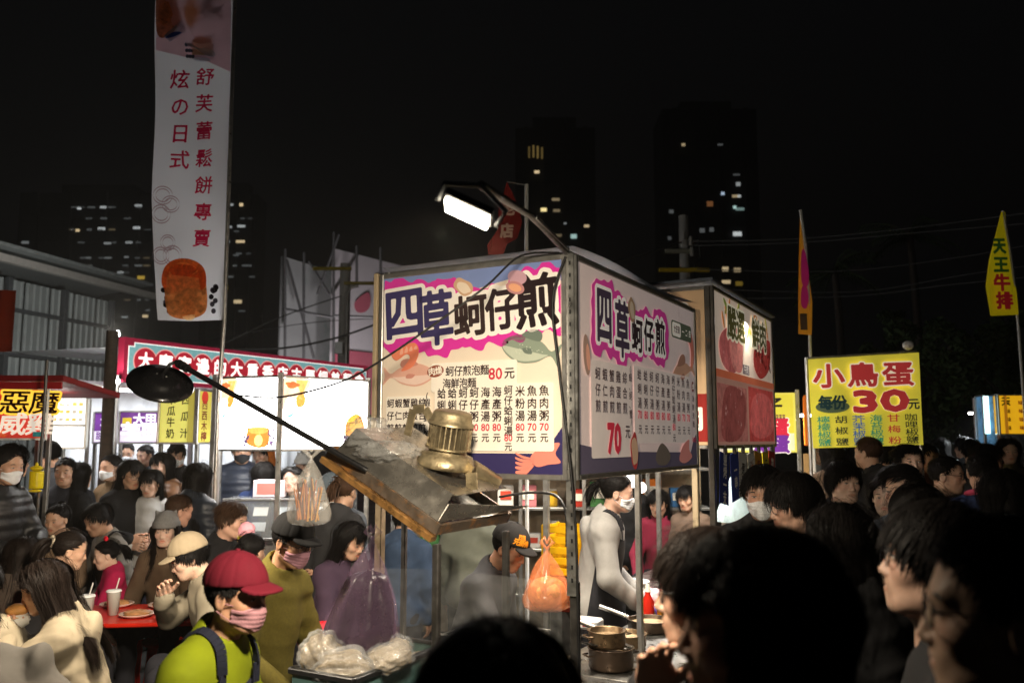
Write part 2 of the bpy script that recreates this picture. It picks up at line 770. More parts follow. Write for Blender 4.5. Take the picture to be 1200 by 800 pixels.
for k in range(46):
    lits.append((rr.choice((88, 98, 108, 122, 134, 150, 163, 174)) + rr.uniform(-2, 2), rr.choice((244, 257, 270, 285, 303, 312, 320, 337, 352, 364)), rr.uniform(4, 8), rr.uniform(1.6, 2.4), rr.choice((CW, CW, WW)), rr.choice((.05, .08, .12))))
tower('apartment_tower', 'dark high-rise with rows of small lit windows left of the white banner', 24, 182, 226, 230, lits)
lits = [(284, 241, 4, 3.5, WW, 1.1), (284, 266, 9, 2.5, CW, .7), (283, 284, 10, 3, WW, .9), (280, 354, 9, 4, WW, .8), (272, 241, 5, 2.5, CW, .6), (270, 267, 6, 2.5, CW, .5),
        (268, 284, 5, 2.5, CW, .5), (265, 338, 7, 4, YW, .35), (264, 354, 5, 3, WW, .5), (271, 325, 7, 2, CW, .2), (262, 372, 5, 3, WW, .3), (288, 312, 6, 2, CW, .12), (278, 300, 6, 2, CW, .12)]
for k in range(16):
    lits.append((rr.uniform(246, 298), rr.choice((241, 257, 272, 298, 312, 325, 340, 365)), rr.uniform(4, 8), 2, CW, rr.choice((.05, .08, .12))))
tower('apartment_tower', 'dark high-rise with lit windows just right of the white banner', 240, 302, 228, 232, lits)
lits = [(620, 180, 2.2, 14, '#c8a860', .20), (625, 179, 2.2, 15, '#c8a860', .30), (630, 180, 2.2, 15, '#c8a860', .34), (635, 181, 2.2, 14, '#c8a860', .24),
        (629, 203, 6, 3, WW, 1.1), (651, 235, 9, 3, WW, .32), (637, 247, 7, 4, '#ffe7a0', 1.6), (652, 248, 8, 3, WW, .25), (687, 266, 6, 3, WW, .75), (672, 278, 7, 5, GW, .9),
        (631, 260, 7, 3, WW, .15), (654, 277, 8, 3, WW, .18), (662, 263, 3, 2, CW, .4), (629, 302, 5, 2, CW, .6)]
tower('apartment_tower', 'dark tower with scattered lit windows behind the bright floodlamp', 604, 697, 150, 210, lits)
lits = [(800, 171, 4, 3, WW, .55), (843, 171, 6, 2, CW, .12), (864, 217, 5, 4.5, CW, .5), (846, 228, 4, 3.5, '#cfe6ff', .9), (861, 231, 8, 3, WW, .5), (865, 231, 4, 3, CW, .8),
        (831, 240, 7, 6, '#d89058', .3), (860, 244, 3.5, 3.5, GW, 1.1), (866, 246, 10, 3, GW, .4), (786, 249, 5, 4, CW, .15), (863, 275, 10, 5, CW, 1.0), (822, 271, 6, 5, CW, .15), (833, 270, 5, 5, CW, .15),
        (849, 316, 7, 5, WW, .7), (863, 317, 8, 5, WW, .4), (850, 331, 10, 4, WW, .75), (865, 333, 8, 5, YW, .2), (862, 206, 8, 2, CW, .1), (784, 280, 4, 4, CW, .12)]
tower('apartment_tower', 'tall dark tower with lit windows behind the concrete utility pole', 776, 886, 128, 240, lits)


# ---- corrugated warehouse at the left ---------------------------------------
def warehouse():
    Y0 = 16.0
    p_corner = at(141, 360, 22.0)
    a = at(-60, 330, 17.0)
    dirv = Vector((p_corner.x - a.x, 22.0 - 17.0, 0))
    Lw = dirv.length
    rz = math.atan2(dirv.y, dirv.x)
    t = thing('warehouse', 'grey corrugated metal warehouse with open eave at the left', 'building', (a.x, 17.0, 0), rz)
    H = at(141, 353, 22.0).z
    sheet = mat('corrugated_sheet', (.30, .33, .33), .5, metal=.2, var=.2, scale=.7, stain=((.18, .14, .10), .8, .60))
    cor = []
    n = int(Lw / .19)
    # two storeys of sheet, one sheet panel per 0.76 m
    for lv, (z0, z1, yo) in enumerate(((0, 2.9, 0), (2.95, H, .35))):
        x = 0
        while x < Lw - .1:
            w = min(.78, Lw - x)
            mb = MB()
            pts = []
            k = 0
            xx = x
            while xx < x + w - .001:
                for dx, dy in ((0, 0), (.05, 0), (.075, -.035), (.115, -.035), (.14, 0)):
                    pts.append((min(xx + dx, x + w - .004), yo + dy))
                xx += .195
            vs = [(p[0], p[1], z0) for p in pts] + [(p[0], p[1], z1) for p in pts]
            m_ = len(pts)
            mb.add(vs, [(i, i + 1, i + 1 + m_, i + m_) for i in range(m_ - 1)])
            mb.build('sheet_panel', sheet, t)
            x += .78
    dk = mat('warehouse_beam', (.06, .065, .07), .6, var=.2)
    for z in (2.93, 3.75, 4.75):
        MB().box((Lw / 2, .2 if z > 3 else -.08, z), (Lw, .08, .09)).build('wall_girt', dk, t)
    for x in (Lw * .33, Lw * .66, Lw - .1):
        MB().box((x, .18, H / 2 + 1.2), (.12, .12, H - 2.4)).build('column', dk, t)
    # low lean-to roof
    rf = mat('lean_to_roof', (.24, .26, .26), .5, var=.2, metal=.2)
    mb = MB()
    mb.box((Lw * .78, -.5, 3.0), (Lw * .45, 1.1, .05), Matrix.Rotation(R(12), 3, 'X'))
    mb.build('lean_to_roof', rf, t)
    # main roof with gutter
    mb = MB()
    mb.box((Lw / 2 - .3, .9, H + .28), (Lw + 1.3, 3.2, .08), Matrix.Rotation(R(-7), 3, 'X'))
    ro = mb.build('roof', rf, t)
    MB().box((Lw / 2 - .3, -.72, H + .16), (Lw + 1.3, .16, .16)).build('gutter', mat('gutter', (.45, .43, .40), .4, metal=.4), ro)
    MB().box((Lw + .02, 2.2, H / 2), (.06, 4.0, H), ch=0).build('end_wall', sheet, t)
    # orange banner cloth on the front column
    return t


warehouse()
b0 = at(8, 345, 12.5)
t = thing('orange_banner', 'plain orange cloth banner hanging at the left edge by the warehouse', 'banner', (b0.x, 12.5, 0))
mb = MB()
zt, zb = at(8, 340, 12.5).z, at(8, 412, 12.5).z
mb.grid(lambda a, b: (-.30 + .43 * a, .02 * math.sin(a * 9), zb + (zt - zb) * b), 10, 6)
mb.build('cloth', mat('orange_cloth', srgb('#b8401c'), .8, var=.15, scale=3), t)
MB().cyl((-.32, 0, 0), (-.32, 0, zt + .1), .02).build('pole', STEEL, t)

# ---- billboard hoarding on scaffold -------------------------------------------
def billboard():
    Y = 38.0
    a0, a1 = at(331, 300, Y), at(389, 318, Y + 2.5)
    b0, b1 = at(391, 291, Y - 1), at(512, 322, Y + 4)
    base = at(400, 400, Y)
    t = thing('billboard', 'pale scaffolded billboard with a faded poster of a dark-haired woman', 'billboard', (base.x, Y, 0))
    o = Vector((base.x, Y, 0))
    white = mat('billboard_sheet', (.62, .58, .62), .7, var=.08, scale=.3, stain=((.40, .38, .40), .5, .62))
    grey = mat('billboard_mesh_sheet', (.36, .37, .38), .8, var=.15, scale=.4, stain=((.20, .27, .25), .35, .55))
    for (p, q, m, nm) in ((a0, a1, grey, 'mesh_sheet'), (b0, b1, white, 'poster_sheet')):
        d = (q - p)
        d2 = Vector((d.x, d.y, 0))
        s = Vector((-d2.y, d2.x, 0)).normalized() * .1
        zb0, zb1 = 3.0, 3.0
        P, Q = p - o, q - o
        mb = MB()
        mb.add([(P.x, P.y, zb0), (Q.x, Q.y, zb1), (Q.x, Q.y, Q.z), (P.x, P.y, P.z),
                (P.x + s.x, P.y + s.y, zb0), (Q.x + s.x, Q.y + s.y, zb1), (Q.x + s.x, Q.y + s.y, Q.z), (P.x + s.x, P.y + s.y, P.z)],
               [(0, 1, 2, 3), (7, 6, 5, 4), (3, 2, 6, 7), (0, 4, 5, 1), (0, 3, 7, 4), (1, 5, 6, 2)])
        mb.build(nm, m, t)
    P, Q = b0 - o, b1 - o
    d = (Q - P)
    d.z = 0
    L = d.length
    d.normalize()
    pr = Print(t, .05, dirx=d, o=(P.x, P.y, 0))
    ux = lambda u: (u - 391) / (512 - 391) * L
    zz = lambda v: at(391, v, Y - .5).z
    pk, dk, sk = ink('#c26478'), ink('#241f22'), ink('#c39a90')
    pr.rect(.02, 3.0, L, zz(410), pk, 1)
    pr.blob([(ux(414), zz(352)), (ux(428), zz(338)), (ux(431), zz(352)), (ux(425), zz(362)), (ux(416), zz(363))], pk, 1)
    pr.blob([(ux(434), zz(320)), (ux(440), zz(314)), (ux(450), zz(316)), (ux(456), zz(332)), (ux(455), zz(362)), (ux(444), zz(360)), (ux(438), zz(345))], dk, 1)
    pr.oval((ux(444.5), zz(334)), 5 / 121 * L, .55, sk, 2)
    pr.done()
    sc = mat('scaffold_pole', (.16, .16, .17), .5, metal=.5, var=.2)
    for (u, v0, u2, v2) in ((334, 292, 334, 430), (356, 296, 356, 430), (391, 272, 391, 430), (336, 304, 368, 420), (362, 306, 386, 345), (397, 275, 372, 345),
                            (418, 288, 418, 330), (446, 290, 446, 320), (333, 362, 392, 372), (392, 370, 440, 372)):
        MB().cyl(at(u, v0, Y - 1.6) - o, at(u2, v2, Y - 1.6) - o, .06, n=8).build('scaffold_pole', sc, t)

    for x in (-.8, 1.6):  # unseen ground lamps added to brighten the billboard sheets
        MB().box((x, -5.2, .3), (.4, .2, .3)).build('added_floodlight', STEEL_DARK, t)
        area_lamp(t, (x, -5.05, .5), (0, 5, 9), .3, 260, (1, .93, .92))


billboard()

# ---- poles and wires -----------------------------------------------------------
CONC = mat('pole_concrete', (.30, .29, .27), .85, var=.2, scale=3, bump=.2)


def pole(label, u, vtop, Y, r0, r1, m, arms=(), extra=None, name='utility_pole', group='utility poles'):
    p = at(u, vtop, Y)
    t = thing(name, label, 'pole', (p.x, Y, 0), 0, group)
    MB().cyl((0, 0, 0), (0, 0, p.z), r0, r1, 18).build('shaft', m, t)
    for (v, w0, w1, hx) in arms:
        z = at(u, v, Y).z
        MB().box(((w0 + w1) / 2, -.16, z), (w1 - w0, .09, .09)).build('crossarm', ink(hx, rough=.5), t)
    return t, p


t, p = pole('round concrete utility pole rising above the oyster stall', 801, 253, 20, .16, .115, CONC, ((318, -.65, .55, '#b89a28'), (296, -.5, .1, '#8a8878')))
for k, (dx, v) in enumerate(((-.05, 284), (.12, 290), (.14, 302))):
    MB().cyl((dx, -.2, at(801, v, 20).z), (dx, -.2, at(801, v, 20).z + .22), .05, .04, 10).build('insulator', CONC, t)
mb = MB()
mb.tube([(.05, -.15, at(801, 281, 20).z), (.3, -.2, at(801, 283, 20).z), (.34, -.2, at(801, 305, 20).z), (.2, -.18, at(801, 312, 20).z), (.1, -.18, 2)], .02, 6)
mb.build('conduit', RUBBER, t)
t, p = pole('weathered utility pole with a riser pipe in front of the billboard', 405, 309, 24, .19, .15, CONC, ((316, -.9, .2, '#8a7a20'), (333, 0, .9, '#8a7a38')))
mb = MB()
mb.tube([(.42, -.2, at(405, 336, 24).z), (.2, -.22, at(405, 338, 24).z), (.12, -.22, at(405, 345, 24).z), (.12, -.22, .0)], .05, 8)
mb.build('riser_pipe', ALU, t)
MB().box((-.06, -.3, at(405, 409, 24).z), (.2, .2, .32)).build('meter_box', WHITE_PL, t)
PALM_T = mat('palm_trunk_bark', (.075, .058, .045), .9, var=.3, scale=9, bump=.6, bscale=24, stretch=(1, 1, 3))
pt = at(132, 388, 8.6)
t, p = pole('rough brown timber pole in front of the long red signboard', 132, 388, 8.6, .066, .058, PALM_T)


def wire(label, pts, Y0, Y1, r=.018, sag=0, group='overhead wires'):
    n = 14
    P = spline([(u, v) for u, v in pts], max(2, n // (len(pts) - 1)), False)
    o = at(*P[0], Y0)
    mb = MB()
    W = []
    for i, (u, v) in enumerate(P):
        f_ = i / (len(P) - 1)
        W.append(at(u, v, Y0 + (Y1 - Y0) * f_))
    base = W[0].copy()
    mb.tube([w - base for w in W], r, 5)
    ob = mb.build('overhead_wire', mat('wire_grey', (.10, .10, .10), .6, var=0))
    ob.location = base
    tag(ob, label, 'wire', group)
    return ob


wire('overhead wire sagging from the banner pole up to the riser-pipe pole', [(165, 440), (250, 408), (330, 371), (405, 345)], 20, 24)
wire('pale thick cable running low above the long red signboard', [(265, 410), (330, 408), (390, 397), (440, 380)], 22, 24, .03)
wire('thin wire crossing the scaffold sheets at mid height', [(250, 398), (335, 382), (400, 375), (470, 372)], 26, 26, .012)
wire('wire rising from the oyster stall to the concrete pole top', [(690, 312), (740, 302), (801, 283)], 18, 20, .02)
wire('uppermost wire running right from the concrete pole past the yellow flag', [(801, 283), (930, 280), (1060, 268), (1200, 250)], 20, 15, .012)
wire('second wire from the top at the right, just under the first', [(801, 288), (940, 284), (1080, 272), (1200, 262)], 20, 15, .012)
wire('wire passing behind the yellow flag at letter height', [(801, 315), (980, 318), (1120, 302), (1200, 288)], 20, 15, .010)
wire('lower wire at the right above the dark leafy tree', [(820, 338), (1000, 342), (1130, 322), (1200, 312)], 20, 15, .010)
wire('lowest wire at the right, close above the yellow banner', [(840, 350), (1000, 347), (1100, 335), (1200, 325)], 20, 15, .010)


# ---- trees at the right -------------------------------------------------------------
def leaf_cloud(n, fn, size, seed):
    rs = np.random.RandomState(seed)
    C = fn(rs, n)
    d = rs.normal(size=(n, 3))
    d /= np.linalg.norm(d, axis=1)[:, None]
    e = np.cross(d, rs.normal(size=(n, 3)))
    e /= np.linalg.norm(e, axis=1)[:, None]
    s = size * (.6 + .8 * rs.rand(n))[:, None]
    V = np.stack([C - d * s, C + e * s * .42, C + d * s, C - e * s * .42], 1).reshape(-1, 3)
    return V, np.arange(n * 4).reshape(-1, 4)


LEAF = mat('dark_leaves', (.045, .075, .028), .6, var=.4, scale=2, spec=.3)
BARK = mat('tree_bark', (.06, .05, .04), .9, var=.3, bump=.4, bscale=30)


def tree(label, u, vtop, vbot, wpx, Y, seed, n=5000):
    p = at(u, vtop, Y)
    zb = at(u, vbot, Y).z
    rad = wpx / 2 / FOCAL * Y
    t = thing('leafy_tree', label, 'tree', (p.x, Y, 0), 0, 'dark trees behind the market')
    rs0 = np.random.RandomState(seed)
    mb = MB()
    hz = p.z
    mb.tube([(0, 0, 0), (.05, 0, hz * .3), (-.05, .05, hz * .55), (.1, 0, hz * .8)], [.17, .14, .10, .04], 10)
    for k in range(7):
        a = k * 2.4
        z0 = hz * (.3 + .06 * k)
        mb.tube([(0, 0, z0), (rad * .4 * math.cos(a), rad * .4 * math.sin(a), z0 + hz * .12), (rad * .75 * math.cos(a), rad * .75 * math.sin(a), z0 + hz * .2)], [.07, .045, .015], 7)
    mb.build('trunk', BARK, t)
    cl = rs0.normal(size=(34, 3)) * np.array((rad * .42, rad * .42, (hz - zb) * .24)) + np.array((0, 0, (hz + zb) / 2))
    cr = rad * (.16 + .16 * rs0.rand(34))

    def fn(rs, n):
        k = rs.randint(0, 34, n)
        d = rs.normal(size=(n, 3))
        d /= np.linalg.norm(d, axis=1)[:, None]
        return cl[k] + d * (cr[k] * rs.rand(n) ** .4)[:, None]
    V, Q = leaf_cloud(n, fn, .09, seed)
    np_mesh('crown', V, [Q], LEAF, t, smooth=False)


tree('dark bushy tree between the yellow banner and the yellow flag', 1105, 352, 500, 120, 19, 3)
tree('dark tree at the right edge under the yellow flag', 1185, 385, 500, 110, 21, 5)
tree('dim low tree just right of the yellow banner top', 1045, 385, 500, 80, 24, 8, 2600)


def palm(label, u, vtop, Y, seed):
    p = at(u, vtop, Y)
    t = thing('palm_tree', label, 'tree', (p.x, Y, 0), 0, 'dim palms behind the market')
    h = p.z
    rs = random.Random(seed)
    MB().tube([(0, 0, 0), (.15, 0, h * .4), (.1, 0, h * .8), (0, 0, h)], [.2, .17, .15, .13], 10).build('trunk', BARK, t)
    for k in range(16):
        a = k * 2.4 + rs.random()
        el = rs.uniform(-.3, 1.1)
        mb = MB()
        L = rs.uniform(1.6, 2.2)
        P = []
        for i in range(7):
            f_ = i / 6
            r_ = L * f_
            P.append(Vector((math.cos(a) * r_ * math.cos(el * (1 - f_ * .6)), math.sin(a) * r_ * math.cos(el * (1 - f_ * .6)), h + r_ * math.sin(el) - 1.1 * f_ * f_ * L * .5)))
        mb.tube(P, [.025] * 6 + [.008], 5)
        sd = Vector((-math.sin(a), math.cos(a), 0))
        for i in range(1, 14):
            f_ = i / 14 * 6
            q = P[int(f_)].lerp(P[min(6, int(f_) + 1)], f_ - int(f_))
            for sg in (-1, 1):
                tip = q + sd * sg * .45 * (1 - (i / 14) * .5) + Vector((math.cos(a) * .2, math.sin(a) * .2, -.25))
                mb.add([q + Vector((0, 0, .0)), (q + tip) / 2 + Vector((math.cos(a) * .03, math.sin(a) * .03, 0)), tip, (q + tip) / 2 - Vector((math.cos(a) * .03, math.sin(a) * .03, 0))], [(0, 1, 2, 3)])
        mb.build('frond', LEAF, t)


palm('dim palm tree left of the other, above the yellow banner', 978, 318, 34, 1)
palm('dim tall palm standing between the two flags, right of its neighbour', 1066, 278, 34, 2)

# ------------------------------------------------------------------ main oyster-omelette stall
TH = math.atan2(-.479, .878)
C0 = at(668, 500, 3.4)
CORNER = Vector((C0.x, 3.4, 0))
AX = Vector((math.cos(TH), math.sin(TH), 0))      # local +x in the world
BX = Vector((-math.sin(TH), math.cos(TH), 0))     # local +y in the world


def loc(p):
    """world point -> main-stall coordinates"""
    d = Vector(p) - CORNER
    return Vector((d.dot(AX), d.dot(BX), d.z))


def wld(x, y, z):
    return CORNER + AX * x + BX * y + Vector((0, 0, z))


FW, SD, ZB, ZT = .92, 1.66, 1.714, 2.575
stall = thing('oyster_omelette_stall', 'oyster omelette food stall with two big menu signboards and steel posts', 'food stall', CORNER, TH)


def angle_post(parent, x, y, z0, z1, m, w=.036, holes=True, name='post', sx=1, sy=1):
    mb = MB()
    mb.box((x, y, (z0 + z1) / 2), (w, .004, z1 - z0), ch=.001)
    mb.box((x - sx * w / 2 + sx * .0025, y + sy * w / 2, (z0 + z1) / 2), (.004, w - .006, z1 - z0), ch=.001)
    o = mb.build(name, m, parent)
    if holes:
        hb = MB()
        z = z0 + .06
        while z < z1 - .03:
            hb.box((x + .004, y - .0032, z), (.008, .002, .016), ch=0)
            z += .05
        h = hb.build('slot', BLACK_PL, o)
        h['kind'] = 'stuff'
    return o


angle_post(stall, .010, -.018, 1.25, 2.60, STEEL, .040)
MB().box((.010, .012, .65), (.034, .034, 1.30)).build('post', STEEL_DARK, stall)
MB().box((-FW - .018, .010, 1.30), (.036, .036, 2.60)).build('post', mat('post_brown_steel', (.24, .185, .12), .5, metal=.5, var=.3, scale=10, stain=((.10, .07, .04), 7, .55)), stall)
MB().box((-FW - .048, -.004, 2.13), (.022, .03, .96)).build('timber_batten', WOODC, stall)
MB().box((.004, SD + .02, 1.30), (.034, .034, 2.60)).build('post', WOODC, stall)
MB().box((-FW - .018, SD + .02, 1.30), (.034, .034, 2.60)).build('post', STEEL, stall)
MB().box((-.03, .84, 1.05), (.028, .028, 1.35)).build('post', ALU, stall)
for (a, b) in (((-FW, .02, 2.60), (0, .02, 2.60)), ((-.005, 0, 2.60), (-.005, SD, 2.60)), ((-FW, SD, 2.60), (0, SD, 2.60)), ((-FW, 0, 2.60), (-FW, SD, 2.60))):
    MB().bar(a, b, .03, .03).build('roof_rail', STEEL, stall)
MB().grid(lambda a, b: (-FW - .03 + (FW + .05) * a, -.0 + (SD + .02) * b, 2.635 + .03 * math.sin(a * 9) * math.sin(b * 7)), 14, 16).build('roof_sheet', mat('roof_tarp', (.10, .12, .16), .6, var=.2, bump=.2), stall)


def frame(parent, ax, o, W, H, m, w=.022, th=.028, name='sign_frame'):
    """four frame bars round a face whose lower-left corner is o, axis ax"""
    ax = Vector(ax)
    n = ax.cross(Vector((0, 0, 1)))
    o = Vector(o)
    up = Vector((0, 0, 1))
    bars = [((0, -w / 2), (W, -w / 2)), ((0, H + w / 2), (W, H + w / 2)), ((-w / 2, -w), (-w / 2, H + w)), ((W + w / 2, -w), (W + w / 2, H + w))]
    for (a, b) in bars:
        MB().bar(o + ax * a[0] + up * a[1] + n * th * .1, o + ax * b[0] + up * b[1] + n * th * .1, w if False else th, w, up=(0, 0, 1) if a[1] == b[1] else tuple(ax)).build(name, m, parent)


def seafood(pr, X, Z, e=0, s=1.0, side=False):
    pass


def menu_sign(parent, W, H, ax, o, e, side):
    n = Vector(ax).cross(Vector((0, 0, 1)))
    up = Vector((0, 0, 1))
    o = Vector(o)
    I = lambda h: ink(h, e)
    base = MB()
    c = o + Vector(ax) * W / 2 + up * H / 2
    M = Matrix((Vector(ax), -n, up)).transposed()
    base.box(c - n * .006, (W, .012, H), M, ch=0)
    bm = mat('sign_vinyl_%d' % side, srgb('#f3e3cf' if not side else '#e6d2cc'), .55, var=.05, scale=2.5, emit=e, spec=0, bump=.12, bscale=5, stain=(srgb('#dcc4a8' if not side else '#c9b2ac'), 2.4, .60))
    panel = base.build('sign_panel', bm, parent)
    pr = Print(panel, .0015, ax, o)
    X = lambda f: f * W
    Z = lambda f: (1 - f) * H
    # a painted sky band on top and sea band below
    if not side:
        pr.shape([(0, Z(.0)), (0, Z(.045)), (X(.30), Z(.05)), (X(.55), Z(.10)), (X(.80), Z(.055)), (W, Z(.10)), (W, Z(0))][::-1], I('#8093c8'), 1)
        pr.shape([(X(.0), Z(1)), (W, Z(1)), (W, Z(.78)), (X(.955), Z(.84)), (X(.90), Z(.905)), (X(.30), Z(.905)), (X(0), Z(.93))], I('#3b3562'), 1)
    else:
        pr.shape([(X(.0), Z(1)), (W, Z(1)), (W, Z(.80)), (X(.965), Z(.84)), (X(.93), Z(.92)), (X(.20), Z(.90)), (X(0), Z(.86))], I('#5d5566'), 1)
    # title
    if not side:
        T = [('四', .132, .195, .28, '#403a68', .90), ('草', .325, .235, .28, '#403a68', .70), ('蚵', .520, .235, .205, '#3b2c2c', .92), ('仔', .695, .215, .205, '#33262a', .92), ('煎', .873, .190, .255, '#2c2225', .90)]
    else:
        T = [('四', .170, .225, .30, '#45394a', .66), ('草', .300, .270, .30, '#45394a', .66), ('蚵', .420, .275, .185, '#332529', .9), ('仔', .520, .255, .185, '#2c2226', .85), ('煎', .625, .245, .20, '#332529', .85)]
    items = []
    for (ch, fx, fz, sz, hx, wd) in T:
        items += segs(ch, sz * H, (X(fx), Z(fz)), wide=wd, rot=.06 if not side else 0)
    pr.halo(items, .052, I('#e23ca8') if not side else I('#d8459c'), 2, h=.006, rough=.40, seed=3, clip=(.004, .004, W - .004, H - .004))
    pr.halo(items, .024, I('#fff8f0'), 3, h=.004, clip=(.004, .004, W - .004, H - .004))
    for (ch, fx, fz, sz, hx, wd) in T:
        pr.text(ch, sz * H, (X(fx), Z(fz)), I(hx), 4, bold=.028, wide=wd, rot=.06 if not side else 0, res=46)
    rd, dk, cream = I('#d2384c'), I('#3a2c2c' if not side else '#54403e'), I('#fff6e8')
    # seafood drawings ------------------------------------------------
    def fish(cx, cz, L, h, body, belly, fin, flip=1, rot=0):
        cr, sr = math.cos(rot), math.sin(rot)
        tr = lambda pts: [(cx + (x * flip * L) * cr - z * h * sr, cz + (x * flip * L) * sr + z * h * cr) for x, z in pts]
        pr.blob(tr([(-.5, .05), (-.36, .34), (-.1, .5), (.2, .32), (.38, .10), (.52, .40), (.50, 0), (.53, -.36), (.37, -.06), (.15, -.34), (-.15, -.46), (-.4, -.26)]), body, 2)
        pr.blob(tr([(-.46, -.02), (-.2, -.02), (.2, -.05), (.33, -.06), (.12, -.30), (-.15, -.40), (-.38, -.22)]), belly, 3)
        pr.blob(tr([(-.18, .44), (.0, .70), (.16, .62), (.14, .34)]), fin, 3)
        pr.blob(tr([(-.12, .02), (.02, .06), (.06, -.10), (-.06, -.12)]), fin, 4)
        p_ = tr([(-.40, .12)])[0]
        pr.oval(p_, .045 * h, .045 * h, I('#2a2222'), 4, n=10)
    if not side:
        fish(X(.165), Z(.515), X(.30), .105, I('#e7b3a0'), I('#f4d5c6'), I('#d49383'), flip=-1)
        fish(X(.835), Z(.42), X(.30), .125, I('#8f9c8c'), I('#c3cbb8'), I('#727f74'), rot=-.22)
        for k in range(16):
            a = random.Random(k)
            pr.oval((X(.75 + .16 * a.random()), Z(.385 + .05 * a.random() + .0)), .0022, .0022, I('#d8ddcc'), 4, n=8)
        pr.blob([(X(.06), Z(.40)), (X(.12), Z(.36)), (X(.20), Z(.35)), (X(.225), Z(.40)), (X(.19), Z(.47)), (X(.12), Z(.49)), (X(.17), Z(.43)), (X(.15), Z(.405)), (X(.09), Z(.435))], I('#f08a6a'), 5)
        for k in range(4):
            pr.blob([(X(.11 + .028 * k), Z(.405 - .008 * k)), (X(.125 + .028 * k), Z(.365)), (X(.132 + .028 * k), Z(.40 - .006 * k))], I('#f8b59a'), 6)
        pr.oval((X(.48), Z(.085)), .052, .034, I('#d8b08e'), 5, rot=-.6, wob=.10, seed=1)
        pr.oval((X(.482), Z(.09)), .038, .021, I('#f3dfc8'), 6, rot=-.6, wob=.08, seed=2)
        pr.oval((X(.775), Z(.065)), .046, .030, I('#d2a6b4'), 5, rot=-.3)
        pr.oval((X(.765), Z(.115)), .045, .026, I('#c98f8f'), 6, rot=-.35)
        pr.oval((X(.765), Z(.115)), .032, .016, I('#f2b08a'), 7, rot=-.35)
        sq = I('#f0907f')
        sx, sz = X(.845), Z(.915)
        pr.blob([(X(.84), Z(.92)), (X(.90), Z(.875)), (X(.985), Z(.855)), (X(.965), Z(.905)), (X(.99), Z(.945)), (X(.93), Z(.955)), (X(.87), Z(.965))], sq, 2)
        for k in range(6):
            a = .2 + k * .22
            pr.blob([(X(.86), Z(.93 + .006 * k)), (X(.80), Z(.915 + .016 * k)), (X(.765), Z(.90 + .022 * k)), (X(.77), Z(.912 + .022 * k)), (X(.81), Z(.93 + .016 * k))], sq, 3 + k % 2)
    else:
        pr.blob([(X(.86), Z(.20)), (X(.94), Z(.12)), (X(.985), Z(.20)), (X(.985), Z(.34)), (X(.95), Z(.38)), (X(.955), Z(.28)), (X(.93), Z(.21))], I('#d07a6a'), 2)
        fish(X(.855), Z(.44), X(.26), .16, I('#c99a7e'), I('#e2c9b4'), I('#a87a66'), rot=.3)
        pr.oval((X(.048), Z(.44)), .034, .085, I('#a98a7a'), 5, rot=.15)
        pr.oval((X(.055), Z(.45)), .020, .055, I('#e6a68c'), 6, rot=.15)
        pr.oval((X(.375), Z(.14)), .045, .060, I('#a08468'), 5, rot=.3, wob=.1, seed=4)
        pr.oval((X(.375), Z(.145)), .026, .042, I('#c9b49c'), 6, rot=.3, wob=.1, seed=5)
        pr.oval((X(.375), Z(.90)), .050, .080, I('#b3413f'), 6, rot=.1, wob=.1, seed=6)
        pr.oval((X(.375), Z(.90)), .040, .066, I('#cfa98a'), 7, rot=.1, wob=.12, seed=7)
        pr.blob([(X(.56), Z(.93)), (X(.62), Z(.86)), (X(.70), Z(.93)), (X(.66), Z(.985)), (X(.58), Z(.98))], I('#6d6258'), 5)
        pr.blob([(X(.79), Z(.96)), (X(.83), Z(.88)), (X(.90), Z(.84)), (X(.90), Z(.90)), (X(.93), Z(.95)), (X(.85), Z(.985))], I('#d68a80'), 5)
        pr.rect(X(.735), Z(.215), X(.955), Z(.108), I('#5a6250'), 5, r=.022)
        pr.rect(X(.742), Z(.205), X(.832), Z(.118), cream, 6, r=.018)
        pr.text('大安東', .044, (X(.787), Z(.1615)), dk, 7, bold=.02, wide=.8)
        pr.text('一·二·四', .042, (X(.895), Z(.1615)), cream, 6, bold=.02, wide=.75)
    # menu boxes -----------------------------------------------------------
    if not side:
        pr.rect(X(.30), Z(.605), X(.775), Z(.46), cream, 5, r=.012)
        pr.oval((X(.325), Z(.500)), .043, .026, I('#96533f'), 6, rot=.12)
        pr.text('肉燥', .036, (X(.325), Z(.500)), cream, 7, bold=.02, rot=.12)
        pr.text('蚵仔煎泡麵', .043, (X(.505), Z(.505)), dk, 6, bold=.018)
        pr.text('海鮮泡麵', .042, (X(.462), Z(.565)), dk, 6, bold=.018)
        pr.text('80', .058, (X(.66), Z(.525)), rd, 6, bold=.02)
        pr.text('元', .048, (X(.735), Z(.525)), dk, 6, bold=.02)
        pr.rect(X(.03), Z(.985), X(.295), Z(.62), cream, 4, r=.012)
        pr.rect(X(.32), Z(.895), X(.96), Z(.575), cream, 4, r=.012)
        for k, w3 in enumerate(('蚵仔煎', '蝦仁煎', '蟹肉煎', '雞蛋煎', '綜合煎')):
            pr.text(w3, .0385, (X(.060 + .0475 * k), Z(.720)), dk, 6, bold=.016, vertical=True, pitch=1.42)
        pr.text('(蝦、蚵、蟹)', .033, (X(.278), Z(.735)), dk, 6, bold=.014, vertical=True, pitch=1.02)
        pr.text('70', .125, (X(.150), Z(.880)), rd, 6, bold=.05, wide=1.05)
        pr.text('元', .06, (X(.258), Z(.90)), dk, 6, bold=.02)
        items = (('蛤蜊湯', '70'), ('蛤蜊粥', '80'), ('蚵仔湯', '80'), ('蚵仔粥', '80'), ('海產湯', '80'), ('海產粥', '80'), ('蚵仔蛤蜊湯', '80'), ('米粉湯', '80'), ('魚肉湯', '70'), ('魚肉粥', '70'))
